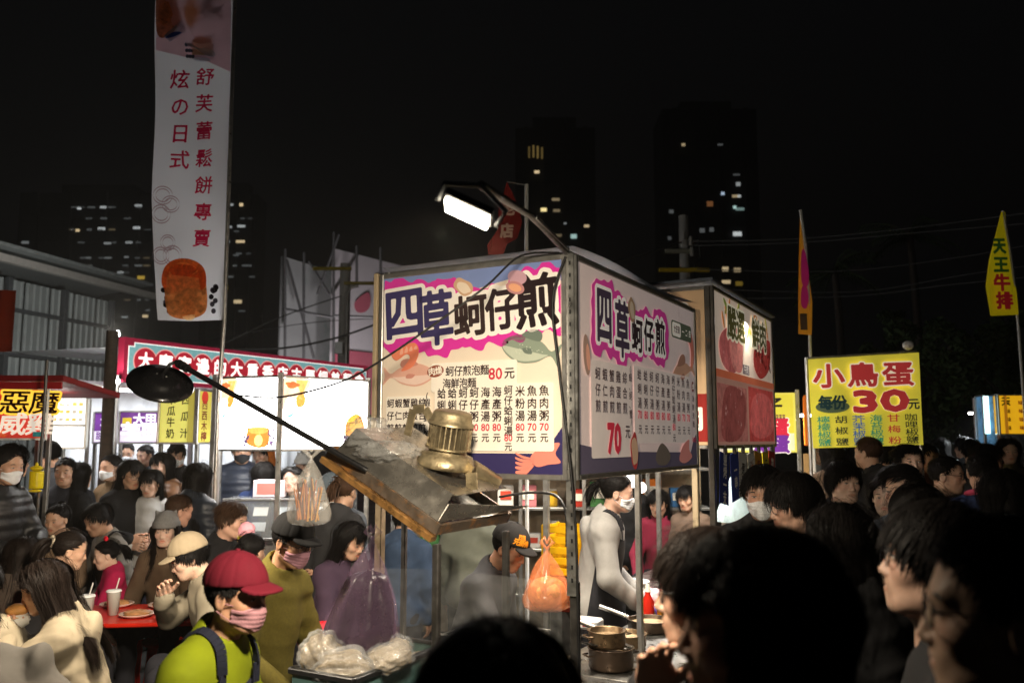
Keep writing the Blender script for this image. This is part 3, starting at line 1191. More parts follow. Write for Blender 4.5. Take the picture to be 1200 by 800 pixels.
        for k, (nm, pc) in enumerate(items):
            x = X(.362 + .0612 * k)
            if len(nm) == 3:
                pr.text(nm, .0435, (x, Z(.672)), dk, 6, bold=.016, vertical=True, pitch=1.15)
                pr.text(pc, .036, (x, Z(.782)), rd, 6, bold=.02)
                pr.text('元', .036, (x, Z(.832)), dk, 6, bold=.018)
            else:
                pr.text(nm, .0400, (x, Z(.704)), dk, 6, bold=.016, vertical=True, pitch=1.04)
                pr.text(pc, .034, (x, Z(.832)), rd, 6, bold=.02)
                pr.text('元', .034, (x, Z(.874)), dk, 6, bold=.018)
    else:
        pr.rect(X(.075), Z(.93), X(.365), Z(.455), I('#eadbd2'), 4, r=.014)
        pr.rect(X(.385), Z(.86), X(.935), Z(.44), I('#eadbd2'), 4, r=.014)
        for k, w3 in enumerate(('蚵仔煎', '蝦仁煎', '蟹肉煎', '雞蛋煎', '綜合煎')):
            pr.text(w3, .053, (X(.115 + .048 * k), Z(.600)), dk, 6, bold=.016, vertical=True, pitch=1.28)
        pr.text('(蝦、蚵、蟹)', .040, (X(.352), Z(.610)), dk, 6, bold=.014, vertical=True, pitch=1.04)
        pr.text('70', .150, (X(.225), Z(.835)), rd, 6, bold=.05, wide=.9)
        pr.text('元', .060, (X(.325), Z(.800)), dk, 6, bold=.02)
        items = (('蛤蜊湯', '70'), ('蛤蜊粥', '80'), ('蚵仔湯', '80'), ('蚵仔粥', '80'), ('海產湯', '80'), ('海產粥', '80'), ('蚵仔蛤蜊湯', '80'), ('米粉湯', '80'), ('魚肉湯', '70'), ('魚肉粥', '70'))
        for k, (nm, pc) in enumerate(items):
            x = X(.425 + .0525 * k)
            if len(nm) == 3:
                pr.text(nm, .052, (x, Z(.565)), dk, 6, bold=.016, vertical=True, pitch=1.28)
                pr.text(pc, .046, (x, Z(.705)), rd, 6, bold=.02)
                pr.text('元', .044, (x, Z(.785)), dk, 6, bold=.018)
            else:
                pr.text(nm, .048, (x, Z(.600)), dk, 6, bold=.016, vertical=True, pitch=1.06)
                pr.text(pc, .042, (x, Z(.765)), rd, 6, bold=.02)
                pr.text('元', .042, (x, Z(.830)), dk, 6, bold=.018)
        pr.oval((X(.955), Z(.500)), .022, .030, I('#7a3a30'), 6)
        pr.text('燥', .034, (X(.955), Z(.500)), cream, 7, bold=.02)
        pr.text('海鮮泡麵', .036, (X(.955), Z(.660)), dk, 6, bold=.016, vertical=True, pitch=1.3)
        pr.text('80元', .032, (X(.958), Z(.84)), rd, 6, bold=.016)
    pr.done()
    return panel


menu_sign(stall, FW - .03, ZT - ZB, (1, 0, 0), (-FW + .012, -.028, ZB), .03, False)  # slight glow added to the front panel to lift its brightness
frame(stall, (1, 0, 0), (-FW + .012, -.022, ZB), FW - .03, ZT - ZB, ALU)
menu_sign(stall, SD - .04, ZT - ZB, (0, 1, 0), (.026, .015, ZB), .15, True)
frame(stall, (0, 1, 0), (.020, .015, ZB), SD - .04, ZT - ZB, STEEL)

# counter, shelf, splash shield
STAIN = mat('kitchen_steel', (.34, .33, .31), .32, metal=.9, var=.25, scale=10, stain=((.16, .11, .06), 6, .56))
ZC = .86
MB().box((-.36, .165, ZC - .02), (1.16, .33, .04)).build('counter_top', STAIN, stall)
MB().box((-.04, 1.0, ZC - .02), (.52, 1.33, .04)).build('counter_top', STAIN, stall)
MB().box((-.04, 1.0, .45), (.42, 1.3, .76)).build('cabinet', mat('cabinet_steel', (.14, .14, .14), .4, metal=.7, var=.3), stall)
MB().box((-.36, .165, .45), (1.06, .28, .76)).build('cabinet', mat('cabinet_steel', (.14, .14, .14), .4, metal=.7, var=.3), stall)
MB().box((-.36, .165, .035), (1.0, .24, .07)).build('plinth', BLACK_PL, stall)
MB().box((-.04, 1.0, .035), (.38, 1.2, .07)).build('plinth', BLACK_PL, stall)
sh = MB()
sh.grid(lambda a, b: (-FW + .01 + (FW - .03) * a, -.05 + .006 * math.sin(a * 11 + b * 5), .90 + (.395 + .018 * math.sin(a * 3.1)) * b), 24, 10)
sh.build('splash_shield', mat('greasy_vinyl', (.60, .62, .62), .12, var=.25, scale=9, alpha=.09, spec=.7, bump=.25, bscale=25), stall)
# light inside the stall under the roof
tl = thing('tube_lamp', 'white LED tube lamp hung under the roof of the oyster omelette stall', 'lamp', wld(-.30, .72, 2.42), TH)
MB().cyl((0, -.45, 0), (0, .45, 0), .014, n=10).build('tube', TUBE_W, tl)
MB().box((0, 0, .03), (.05, .94, .025)).build('housing', WHITE_PL, tl)
for yy in (-.4, .4):
    MB().cyl((0, yy, .04), (0, yy, .20), .003, n=6).build('hanger', STEEL, tl)
area_lamp(tl, (0, 0, -.03), (0, 0, -1), .06, 42, (1, .90, .74), size_y=.9)

# ---- floodlamp on its arm ---------------------------------------------------------
FL = at(547, 250, 1.75)
fl = thing('floodlamp', 'bright LED floodlamp on an arm above the front menu sign', 'lamp', FL, 0)
aim = Vector((-.42, -.10, -.90)).normalized()
beam = Vector((-.10, .62, -.78)).normalized()         # direction of the beam
d_, s_, u_ = frame_of(aim, (0, 1, 0))
Mf = Matrix((s_, u_, -d_)).transposed()
MB().box(tuple(-aim * .014), (.108, .078, .018), Mf).build('housing', STEEL_DARK, fl)
MB().box(tuple(aim * .001), (.096, .066, .008), Mf).build('glass_face', mat('flood_face', (1, 1, 1), .3, var=0, emit=60, ecol=(1, .90, .72)), fl)
area_lamp(fl, tuple(aim * .03), tuple(beam), .12, 56, (1, .85, .64), size_y=.10)
arm_end = wld(0, -.02, 2.60) - FL
yk = MB()
yk.tube([tuple(s_ * .068), tuple(s_ * .072 - aim * .04), tuple(-aim * .07), tuple(-s_ * .072 - aim * .04), tuple(-s_ * .068)], .006, 6)
yk.build('yoke', STEEL, fl)
mid = Vector(tuple(-aim * .07)).lerp(arm_end, .45) + Vector((0, 0, .03))
am = MB()
am.tube([tuple(-aim * .07), tuple(mid), tuple(arm_end)], .010, 8)
am.build('arm', STEEL_DARK, fl)
MB().bar(tuple(mid), tuple(arm_end + Vector((0, 0, .015))), .024, .014).build('arm_channel', STEEL, fl)

# ---- slanted exhaust tray with blower ----------------------------------------------
hx0, hx1, hy0, hy1 = -.277, -.79, -.54, -.01
zr, zl = 1.515, 1.79
th_ = math.atan2(zl - zr, hx0 - hx1)
hood = thing('exhaust_tray', 'greasy slanted steel exhaust tray on legs with a blower fan', 'exhaust tray', wld(hx0, hy0, 0), TH)
GREASE = mat('greasy_sheet', (.50, .47, .42), .26, metal=.9, var=.22, scale=7, stain=((.20, .14, .08), 5, .60), bump=.1, bscale=30)
RUST = mat('rusty_angle', (.13, .10, .075), .5, metal=.5, var=.4, scale=14, stain=((.40, .17, .035), 11, .52), bump=.2, bscale=50)
LT = math.hypot(hx0 - hx1, zl - zr)
Rt = Matrix.Rotation(th_, 3, 'Y')        # local -x climbs
ex = Vector((-math.cos(th_), 0, math.sin(th_)))
ey = Vector((0, 1, 0))
en = Vector((math.sin(th_), 0, math.cos(th_)))
Wd = hy1 - hy0
o0 = Vector((0, 0, zr))


def tp(a, b, c):
    return o0 + ex * a + ey * b + en * c


def tbox(a0, a1, b0, b1, c0, c1, m, nm, ch=.002):
    c = tp((a0 + a1) / 2, (b0 + b1) / 2, (c0 + c1) / 2)
    M = Matrix((ex, ey, en)).transposed()
    return MB().box(c, (abs(a1 - a0), abs(b1 - b0), abs(c1 - c0)), M, ch).build(nm, m, hood)


tbox(0, LT, 0, .012, .0, .045, RUST, 'tray_rail')
tbox(0, LT, -.02, .018, -.026, -.0015, mat('burnt_angle', (.42, .22, .07), .4, metal=.6, var=.4, scale=18, stain=((.06, .04, .03), 14, .5)), 'tray_ledge')
tbox(0, LT, Wd - .012, Wd, .0, .045, RUST, 'tray_rail')
tbox(0, .012, .013, Wd - .013, .0, .042, RUST, 'tray_rail')
tbox(LT - .012, LT, .013, Wd - .013, .0, .042, RUST, 'tray_rail')
tbox(.013, LT - .013, .013, Wd - .013, .004, .010, GREASE, 'tray_floor')
# sheet sides rising from the tray
for (pts, nm) in (([tp(.03, .03, .03), tp(LT - .02, .03, .03), tp(LT - .03, .075, .135), tp(.045, .075, .135)], 'side_sheet'),
                  ([tp(.03, .03, .03), tp(.03, Wd - .03, .03), tp(-.045, Wd + .02, .10), tp(.035, .06, .10)], 'end_sheet'),
                  ([tp(.035, .075, .133), tp(LT - .03, .075, .133), tp(LT - .03, Wd - .08, .143), tp(.035, Wd - .08, .143)], 'top_sheet')):
    mb = MB()
    q = [Vector(p) for p in pts]
    nn = (q[1] - q[0]).cross(q[2] - q[0]).normalized() * .003
    mb.add([*q, *[p - nn for p in q]], [(0, 1, 2, 3), (7, 6, 5, 4), (0, 4, 5, 1), (1, 5, 6, 2), (2, 6, 7, 3), (3, 7, 4, 0)])
    mb.build(nm, GREASE, hood)
for (x, y) in ((0.002, .008), (.002, Wd - .02)):
    MB().box((x, y, (zr - .03) / 2), (.026, .026, zr - .03)).build('leg', STEEL_DARK, hood)
for (x, y) in ((-.50, .008), (-.50, Wd - .02)):
    MB().box((x, y, (zl - .035) / 2), (.022, .022, zl - .035)).build('leg', STEEL_DARK, hood) if y > .3 else None
# blower
BR = mat('blower_cast', (.44, .36, .22), .42, metal=.75, var=.3, scale=16, stain=((.09, .06, .03), 9, .55), bump=.2, bscale=60)
bc = tp(.215, Wd * .46, .150)
bax = (en * .97 + ey * -.05 + ex * .30).normalized()
bl = MB().lathe([(.0, 0), (.115, 0), (.118, .012), (.10, .045), (.075, .052), (.072, .075)], bc, bax, 32).build('blower_housing', BR, hood)
drum = MB()
drum.lathe([(.066, .072), (.066, .155), (.072, .158), (.072, .164), (.066, .168)], bc, bax, 32)
drum.build('motor', mat('motor_dark', (.10, .08, .05), .5, metal=.6, var=.3), hood)
d_, s_, u_ = frame_of(bax)
for k in range(26):
    a = 2 * PI * k / 26
    rdir = s_ * math.cos(a) + u_ * math.sin(a)
    M = Matrix((rdir, bax.cross(rdir), bax)).transposed()
    MB().box(bc + bax * .117 + rdir * .074, (.022, .0045, .088), M, ch=0).build('cooling_fin', BR, hood)
MB().lathe([(.090, .163), (.090, .172), (.080, .176), (.076, .205), (.070, .214), (.05, .218), (0, .219)], bc, bax, 32).build('motor_cap', BR, hood)
MB().lathe([(.080, .068), (.090, .070), (.090, .076), (.075, .078)], bc, bax, 32).build('motor_flange', BR, hood)
mb = MB()
P = [bc + bax * .12 + ex * .075, bc + bax * .16 + ex * .14, bc + bax * .13 + ex * .20, bc + bax * .02 + ex * .21]
for i in range(3):
    mb.bar(P[i], P[i + 1], .035, .006, up=tuple(ey))
mb.build('bracket', BR, hood)
mb = MB()
P = [bc + bax * .05 - ex * .08, bc + bax * .045 - ex * .14 - ey * .02, bc - bax * .01 - ex * .16 - ey * .03]
for i in range(2):
    mb.bar(P[i], P[i + 1], .05, .006, up=tuple(ey))
mb.build('bracket', BR, hood)
MB().cyl(bc + bax * .02 + ey * .1 - ex * .06, bc + bax * .0 + ey * .2 - ex * .14, .035, .025, 14).build('outlet', BR, hood)


# ---- crumpled plastic -----------------------------------------------------------------
def crumple(name, label, c, r, seed, m, cat='plastic bag', amp=.35, n=26, k=16, parent=None, fold=1.0, freqs=((3, .5), (5, .4), (8, .35), (13, .3), (21, .22))):
    """a crumpled sheet bundle"""
    rs = np.random.RandomState(seed)
    wv = [(rs.normal(size=3) * f, rs.rand() * 6.3, a) for f, a in freqs for _ in range(2)]

    def fn(a, b):
        t, p = PI * b, 2 * PI * a
        d = np.array((math.sin(t) * math.cos(p), math.sin(t) * math.sin(p), math.cos(t)))
        q = sum(abs(math.sin(d @ w + ph)) * am for w, ph, am in wv) / 2 - .8
        rr_ = 1 + amp * q * fold
        return Vector(tuple(d * np.array(r) * rr_))
    mb = MB().grid(fn, n, k, True)
    o = mb.build(name, m, parent)
    o.location = c
    if parent is None:
        tag(o, label, cat)
    return o


CLEARP = mat('clear_crumpled_plastic', (.55, .56, .56), .10, var=.1, alpha=.24, spec=.9, bump=.5, bscale=45)
w = wld(hx0, hy0, 0) + Matrix.Rotation(TH, 3, 'Z') @ tp(LT - .07, .11, .125)
crumple('plastic_sheet', 'crumpled clear plastic sheet bunched on the upper end of the tray', w, (.075, .075, .062), 5, CLEARP, 'plastic sheet', .6, 40, 26)
w = wld(hx0, hy0, 0) + Matrix.Rotation(TH, 3, 'Z') @ tp(LT - .20, .085, .125)
crumple('plastic_sheet', 'crumpled clear plastic lying against the sloping tray side, lower bunch', w, (.10, .06, .035), 8, CLEARP, 'plastic sheet', .6, 40, 20)

# ---- pan lamp on a long rod ---------------------------------------------------------------
r0, r1 = at(423, 547, 3.20), at(206, 424, 3.42)
lamp = thing('pan_lamp', 'black saucer lamp on a long black rod reaching left over the diners', 'lamp', at(430, 551, 3.20))
lo_ = lamp.location
mb = MB()
mb.tube([Vector((0, 0, 0)), r0 - lo_, r1 - lo_], .011, 10)
mb.build('rod', mat('black_paint_metal', (.014, .014, .015), .35, metal=.3, var=.2, scale=20), lamp)
for f_ in (.93, .955, .975):
    p = r0.lerp(r1, f_) - lo_
    q = r0.lerp(r1, f_ + .012) - lo_
    MB().cyl(p, q, .018, n=10).build('clamp', BLACK_PL, lamp)
dc = at(190, 441, 3.42) - lo_
dax = Vector((.36, -.52, .78)).normalized()
mb = MB()
mb.lathe([(.0, .012), (.045, .012), (.055, .006), (.078, .001), (.082, -.010), (.112, -.018), (.128, -.030), (.130, -.036), (.126, -.036), (.108, -.024), (.078, -.016), (0, -.014)], dc, dax, 40)
mb.build('shade', mat('lamp_shade_black', (.013, .013, .014), .25, metal=.2, var=.15, coat=.3), lamp)
MB().lathe([(0, -.020), (.106, -.026), (.106, -.030), (0, -.034)], dc, dax, 32).build('led_disc', mat('pan_led', (1, 1, 1), .4, var=0, emit=22, ecol=(1, .97, .92)), lamp)
mb = MB()
hk = r1 - lo_
mb.tube([hk, dc + dax * .06 + Vector((.02, 0, 0)), dc + dax * .012], .007, 8)
mb.build('bracket', BLACK_PL, lamp)
for k in range(3):
    a = k * 2.1
    d_, s_, u_ = frame_of(dax)
    MB().ell(dc + dax * .0135 + (s_ * math.cos(a) + u_ * math.sin(a)) * .022, (.004, .004, .004), 8, 6).build('screw', ALU, lamp)
area_lamp(lamp, dc - dax * .04, tuple(-dax), .2, 50, (1, .85, .64))

# thin cable running from the pan lamp rod up to the floodlamp
cb = MB()
P = [at(u, v, Y) for u, v, Y in ((280, 463, 3.36), (330, 465, 3.30), (400, 447, 3.22), (450, 420, 3.16), (520, 372, 3.1), (570, 335, 3.08), (610, 300, 3.2), (655, 296, 3.33))]
P = [Vector(p) for p in spline([tuple(p) for p in P], 6, False)]
cb.tube([p - P[0] for p in P], .0042, 6)
o = cb.build('power_cable', RUBBER)
o.location = P[0]
tag(o, 'thin black cable looping across the front menu sign', 'cable')
cb = MB()
P = [wld(.010, -.05, 2.58), wld(-.04, -.07, 2.4), wld(-.015, -.06, 2.1), wld(.02, -.055, 1.8), wld(.042, -.045, 1.5), wld(.05, -.05, 1.2), wld(.055, -.05, .9), wld(.05, -.05, .3)]
P = [Vector(p) for p in spline([tuple(p) for p in P], 6, False)]
cb.tube([p - P[0] for p in P], .006, 6)
o = cb.build('power_cable', RUBBER)
o.location = P[0]
tag(o, 'black cable hanging down along the corner post of the oyster stall', 'cable')
cb = MB()
P = [at(u, v, Y) for u, v, Y in ((585, 582, 3.62), (620, 577, 3.58), (650, 580, 3.5), (663, 600, 3.42), (664, 640, 3.4))]
P = [Vector(p) for p in spline([tuple(p) for p in P], 6, False)]
cb.tube([p - P[0] for p in P], .006, 6)
o = cb.build('power_cable', RUBBER)
o.location = P[0]
tag(o, 'short black cable from the blower to the corner post', 'cable')

# ---- neighbour meat stall -----------------------------------------------------------------
def wplace(u, Y):
    p = at(u, 500, Y)
    return Vector((p.x, Y, 0))


HC = wplace(834, 5.0)
st2 = thing('meat_stall', 'grilled meat stall with photo signboard, next behind the oyster stall', 'food stall', HC, TH)
H0, H1 = 1.82, 2.74
SD2 = 1.62
E2 = .24  # glow added to the signboard colours to brighten them
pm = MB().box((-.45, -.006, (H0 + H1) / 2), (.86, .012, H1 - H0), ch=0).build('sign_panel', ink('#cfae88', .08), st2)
pr = Print(pm, .0015, (1, 0, 0), (-.88, -.012, H0))
pr.text('焼', .30, (.60, .70), ink('#3a2420', E2), 2, bold=.05)
pr.halo(segs('焼', .30, (.60, .70)), .035, ink('#f6ead4', .1), 1)
pr.rect(.02, .02, .86, .30, ink('#8c2f2a', E2), 1)
pr.text('鮮烤肉', .16, (.60, .16), ink('#f2e6d6', E2), 2, bold=.03)
pr.done()
frame(st2, (1, 0, 0), (-.88, -.006, H0), .86, H1 - H0, STEEL)
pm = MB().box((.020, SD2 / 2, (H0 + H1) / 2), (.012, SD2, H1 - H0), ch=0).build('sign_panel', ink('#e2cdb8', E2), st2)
pr = Print(pm, .0015, (0, 1, 0), (.026, 0, H0))
W2, HH = SD2, H1 - H0
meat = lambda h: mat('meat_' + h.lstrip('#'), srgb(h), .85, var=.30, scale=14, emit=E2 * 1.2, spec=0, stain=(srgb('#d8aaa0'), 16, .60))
pr.rect(0, 0, W2, HH * .46, ink('#b98a78', E2), 1)
pr.rect(.03, .02, W2 * .47, HH * .40, meat('#a8685e'), 2)
pr.blob([(.10, .06), (.40, .02), (.66, .10), (.72, .30), (.5, .36), (.2, .33)], meat('#8d4a44'), 3)
pr.rect(W2 * .50, .02, W2 * .98, HH * .42, meat('#b84a44'), 2)
pr.blob([(W2 * .52, .10), (W2 * .7, .04), (W2 * .95, .1), (W2 * .94, .3), (W2 * .75, .36), (W2 * .56, .30)], meat('#c8605a'), 3)
pr.rect(0, HH * .44, W2, HH * .49, ink('#c96a4a', E2), 3)
pr.oval((.36, HH * .64), .26, .14, meat('#b5605c'), 2, wob=.06, seed=2)
pr.oval((.52, HH * .66), .18, .15, meat('#c77a70'), 3, wob=.06, seed=5)
pr.blob([(W2 * .62, HH * .58), (W2 * .74, HH * .50), (W2 * .92, HH * .60), (W2 * .96, HH * .82), (W2 * .80, HH * .80), (W2 * .64, HH * .72)], meat('#a03a34'), 2)
for k in range(26):
    q = random.Random(k + 50)
    pr.oval((W2 * (.64 + .3 * q.random()), HH * (.58 + .22 * q.random())), .03, .012, meat('#5f1f1c'), 3, rot=q.random() * 3, n=10)
for k in range(20):
    q = random.Random(k + 90)
    pr.oval((W2 * (.06 + .86 * q.random()), HH * (.80 + .18 * q.random())), .06, .018, ink(('#7c8a3c', '#c8803c', '#b8b04c')[k % 3], E2), 2, rot=q.random() * 3, n=10)
it = segs('嚴選', .21, (.52, HH * .83), wide=1.1) + segs('鮮肉', .21, (1.18, HH * .83), wide=1.1)
pr.halo(it, .022, ink('#efe4c8', E2), 4, h=.007)
pr.text('嚴選', .21, (.52, HH * .83), ink('#54502c', E2), 5, bold=.03, wide=1.1)
pr.text('鮮肉', .21, (1.18, HH * .83), ink('#54502c', E2), 5, bold=.03, wide=1.1)
pr.rect(.66, HH * .50, .84, HH * .57, ink('#7a6a6a', E2), 4)
pr.text('牛肉', .06, (.75, HH * .535), ink('#e8ddd0', E2), 5)
pr.done()
frame(st2, (0, 1, 0), (.020, 0, H0), SD2, HH, STEEL_DARK)
for (x, y) in ((0, -.01), (-.90, -.01), (0, SD2 + .03), (-.90, SD2 + .03)):
    MB().box((x, y, 1.38), (.035, .035, 2.76)).build('post', STEEL if x else STEEL_DARK, st2)
MB().box((-.45, .8, 2.79), (1.0, 1.75, .02)).build('roof_sheet', MATS['roof_tarp'], st2)
MB().box((-.40, .85, .84), (1.0, 1.5, .04)).build('counter_top', STAIN, st2)
MB().box((-.42, .85, .42), (.86, 1.4, .80)).build('cabinet', MATS['cabinet_steel'], st2)
tl = thing('tube_lamp', 'warm LED tube lamp hung inside the meat stall', 'lamp', HC + AX * -.3 + BX * .8 + Vector((0, 0, 2.55)), TH)
MB().cyl((0, -.4, 0), (0, .4, 0), .014, n=10).build('tube', TUBE_W, tl)
MB().box((0, 0, .03), (.05, .84, .025)).build('housing', WHITE_PL, tl)
area_lamp(tl, (0, 0, -.03), (.35, 0, -1), .06, 80, (1, .94, .86), size_y=.8)
# tags clipped under the sign
tags = [('#34407e', '鹽烤一支', '#e8e4d8'), ('#3c4a90', '一串', '#e8e4d8'), ('#d8d2c4', '原味', '#3a3430'), ('#dcd6c8', '十元', '#c87828'), ('#c89030', '起司', '#8c2a1c'), ('#d8c234', '三串', '#3a3430'), ('#a8382c', '辣味', '#efe6d0')]
for k, (bg_, tx, fg) in enumerate(tags):
    y0 = .06 + k * .22
    hh = .30 - .008 * k
    o = thing('price_tag', ['dark blue', 'blue', 'white', 'white and orange', 'orange', 'yellow', 'red'][k] + ' price card clipped under the meat sign, ' + ['nearest', 'second', 'third', 'fourth', 'fifth', 'sixth', 'farthest'][k] + ' of the row', 'price card', HC + AX * .03 + BX * (y0 + .1) + Vector((0, 0, H0 - .02)), TH, 'price cards under the meat sign')
    rz = Matrix.Rotation(R((-8, 5, -4, 7, -6, 4, -3)[k]), 3, 'X')
    cd = MB().box(rz @ Vector((0, 0, -hh / 2 - .03)), (.003, .205, hh), rz, ch=0).build('card', ink(bg_, .02), o)
    pr = Print(cd, .003, tuple(rz @ Vector((0, 1, 0))), tuple(rz @ Vector((0, 0, -hh / 2 - .03))), tuple(rz @ Vector((0, 0, 1))))
    pr.text(tx, .075, (0, 0), ink(fg, .02), 1, vertical=True, bold=.03)
    pr.done()
    MB().box((0.004, 0, -.012), (.02, .03, .05)).build('clip', BLACK_PL, o)

# ---- quail-egg stall and its yellow banner -----------------------------------------------------
EGC = wplace(934, 7.6)
st3 = thing('quail_egg_stall', 'quail egg stall with a yellow and white lit sign beside the meat stall', 'food stall', EGC, TH * .35)
z0, z1 = at(934, 530, 7.6).z, at(934, 460, 7.6).z
pm = MB().box((-.32, 0, (z0 + z1) / 2), (.62, .05, z1 - z0)).build('sign_panel', ink('#e8de6a', .42), st3)
pr = Print(pm, .002, (1, 0, 0), (-.63, -.025, z0))
hh = z1 - z0
pr.rect(.02, .02, .60, hh - .02, ink('#dfe6c0', .45), 1)
pr.rect(.03, hh * .32, .60, hh * .97, ink('#e6d84e', .45), 2)
pr.text('子', .15, (.43, hh * .78), ink('#3c3a34', .1), 4, bold=.03, slant=.15)
for k in range(6):
    pr.oval((.46 + .028 * (k % 3), hh * .58 + .02 * (k // 3)), .013, .009, ink('#9a7a5a', .2), 4, n=10)
pr.text('鳥蛋', .155, (.40, hh * .42), ink('#d8344a', .4), 4, bold=.05)
pr.text('鳥蛋', .155, (.40, hh * .14), ink('#7a3aa0', .35), 4, bold=.05)
pr.halo(segs('鳥蛋', .155, (.40, hh * .42)) + segs('鳥蛋', .155, (.40, hh * .14)), .016, ink('#fff4e8', .5), 3)
pr.done()
for x in (-.66, .01):
    MB().box((x, 0, (z1 + .03) / 2), (.035, .035, z1 + .03)).build('post', ALU, st3)
MB().box((.13, .35, (z0 + z1) / 2 + .02), (.03, .66, z1 - z0 - .08), Matrix.Rotation(R(-8), 3, 'Z')).build('side_panel', ink('#c86a28', .25), st3)
MB().box((.05, .55, .84), (1.5, 1.0, .04)).build('counter_top', STAIN, st3)
MB().box((.05, .55, .42), (1.4, .9, .80)).build('cabinet', MATS['cabinet_steel'], st3)
for x in (.07, .24):
    MB().box((x, -.02, 1.42), (.06, .03, .62)).build('timber_upright', mat('warm_timber', (.50, .30, .12), .6, var=.2, scale=6), st3)
tl = thing('tube_lamp', 'white tube lamp inside the quail egg stall', 'lamp', EGC + Vector((-.05, .5, 2.08)))
MB().cyl((-.4, 0, 0), (.4, 0, 0), .014, n=10).build('tube', TUBE_W, tl)
area_lamp(tl, (0, 0, -.03), (0, -.35, -1), .8, 20, (1, .95, .86), size_y=.06)
cols = ['#c8402c', '#d8c23a', '#3a78b8', '#d87a30', '#e8e4da', '#5a9a50', '#d84a70', '#e0c090', '#8a50a0', '#40a0a0']
q = random.Random(7)
for k in range(16):
    x, y = -.10 + .09 * (k % 9), .15 + .18 * (k // 9)
    h_ = q.uniform(.10, .24)
    o = thing('sauce_bottle', '%s sauce bottle on the quail egg counter, %s row' % (['red', 'yellow', 'blue', 'orange', 'white', 'green', 'pink', 'tan', 'purple', 'teal'][k % 10], ['front', 'back'][k // 9]), 'bottle', EGC + Vector((x + .1, y + .05, .861)), 0, 'bottles on the quail egg counter')
    MB().lathe([(0, 0), (.034, 0), (.036, .01), (.036, h_ * .65), (.016, h_ * .85), (.016, h_ * .92)], (0, 0, 0), (0, 0, 1), 12).build('bottle_body', ink(cols[k % 10], .0, .3), o)
    MB().cyl((0, 0, h_ * .92), (0, 0, h_ + .015), .018, .012, 10).build('cap', ink(cols[(k * 3 + 1) % 10]), o)
# yellow banner
Yb = 7.0
p00, p10, p01, p11 = at(953, 525, Yb), at(1083, 521, Yb), at(947, 421, Yb), at(1076, 413, Yb)
bn = thing('yellow_banner', 'yellow quail egg price banner with red lettering hung on poles', 'banner', (p00.x, Yb, 0))
o_ = Vector((p00.x, Yb, 0))


def bil(a, b):
    p = p00.lerp(p10, a).lerp(p01.lerp(p11, a), b)
    return p - o_ + Vector((0, .012 * math.sin(a * 14 + b * 3), 0))


BW, BH = (p10 - p00).length, (p01 - p00).length
YE = .36  # vinyl and print glow this much in place of light falling on them
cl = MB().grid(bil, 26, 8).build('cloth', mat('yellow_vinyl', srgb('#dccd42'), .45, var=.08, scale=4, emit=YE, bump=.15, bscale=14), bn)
tx_ = (p10 - p00).normalized()
tz_ = (p01 - p00).normalized()
pr = Print(cl, .016, tuple(tx_), tuple(p00 - o_), tuple(tz_))
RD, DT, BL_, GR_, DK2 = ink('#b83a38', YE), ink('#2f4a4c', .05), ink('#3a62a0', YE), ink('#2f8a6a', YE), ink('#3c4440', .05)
it = []
for ch, x in (('小', .17), ('鳥', .48), ('蛋', .80)):
    it += segs(ch, .195, (BW * x, BH * .80), wide=1.30)
it += segs('30', .20, (BW * .62, BH * .505), wide=2.1)
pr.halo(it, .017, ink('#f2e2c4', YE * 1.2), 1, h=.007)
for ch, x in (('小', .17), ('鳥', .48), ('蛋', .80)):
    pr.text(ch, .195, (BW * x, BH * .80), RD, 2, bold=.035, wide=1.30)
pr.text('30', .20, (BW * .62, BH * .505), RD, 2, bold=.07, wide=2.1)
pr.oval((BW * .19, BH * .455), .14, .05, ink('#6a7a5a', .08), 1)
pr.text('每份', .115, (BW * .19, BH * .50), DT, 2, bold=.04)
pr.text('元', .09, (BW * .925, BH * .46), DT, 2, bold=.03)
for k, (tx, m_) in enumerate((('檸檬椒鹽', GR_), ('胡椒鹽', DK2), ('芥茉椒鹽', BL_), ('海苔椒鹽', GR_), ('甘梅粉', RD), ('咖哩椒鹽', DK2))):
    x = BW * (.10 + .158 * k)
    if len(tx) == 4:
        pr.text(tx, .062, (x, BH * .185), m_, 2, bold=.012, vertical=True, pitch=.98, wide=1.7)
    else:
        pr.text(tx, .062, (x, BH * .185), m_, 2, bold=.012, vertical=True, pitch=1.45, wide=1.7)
pr.done()
for (b_, t_) in ((p00, p01), (p10, p11)):
    mb = MB()
    q0 = Vector((b_.x - o_.x, .045, 0))
    mb.tube([q0, Vector((t_.x - o_.x, .045, t_.z + .02))], .014, 10)
    mb.build('pole', ALU, bn)
MB().bar(p01 - o_ + Vector((0, .03, .012)), p11 - o_ + Vector((0, .03, .012)), .02, .02).build('top_rail', ALU, bn)
MB().ell(p11 - o_ + Vector((-.08, 0, .06)), (.045, .045, .04), 14, 10).build('lamp_globe', WHITE_PL, bn)


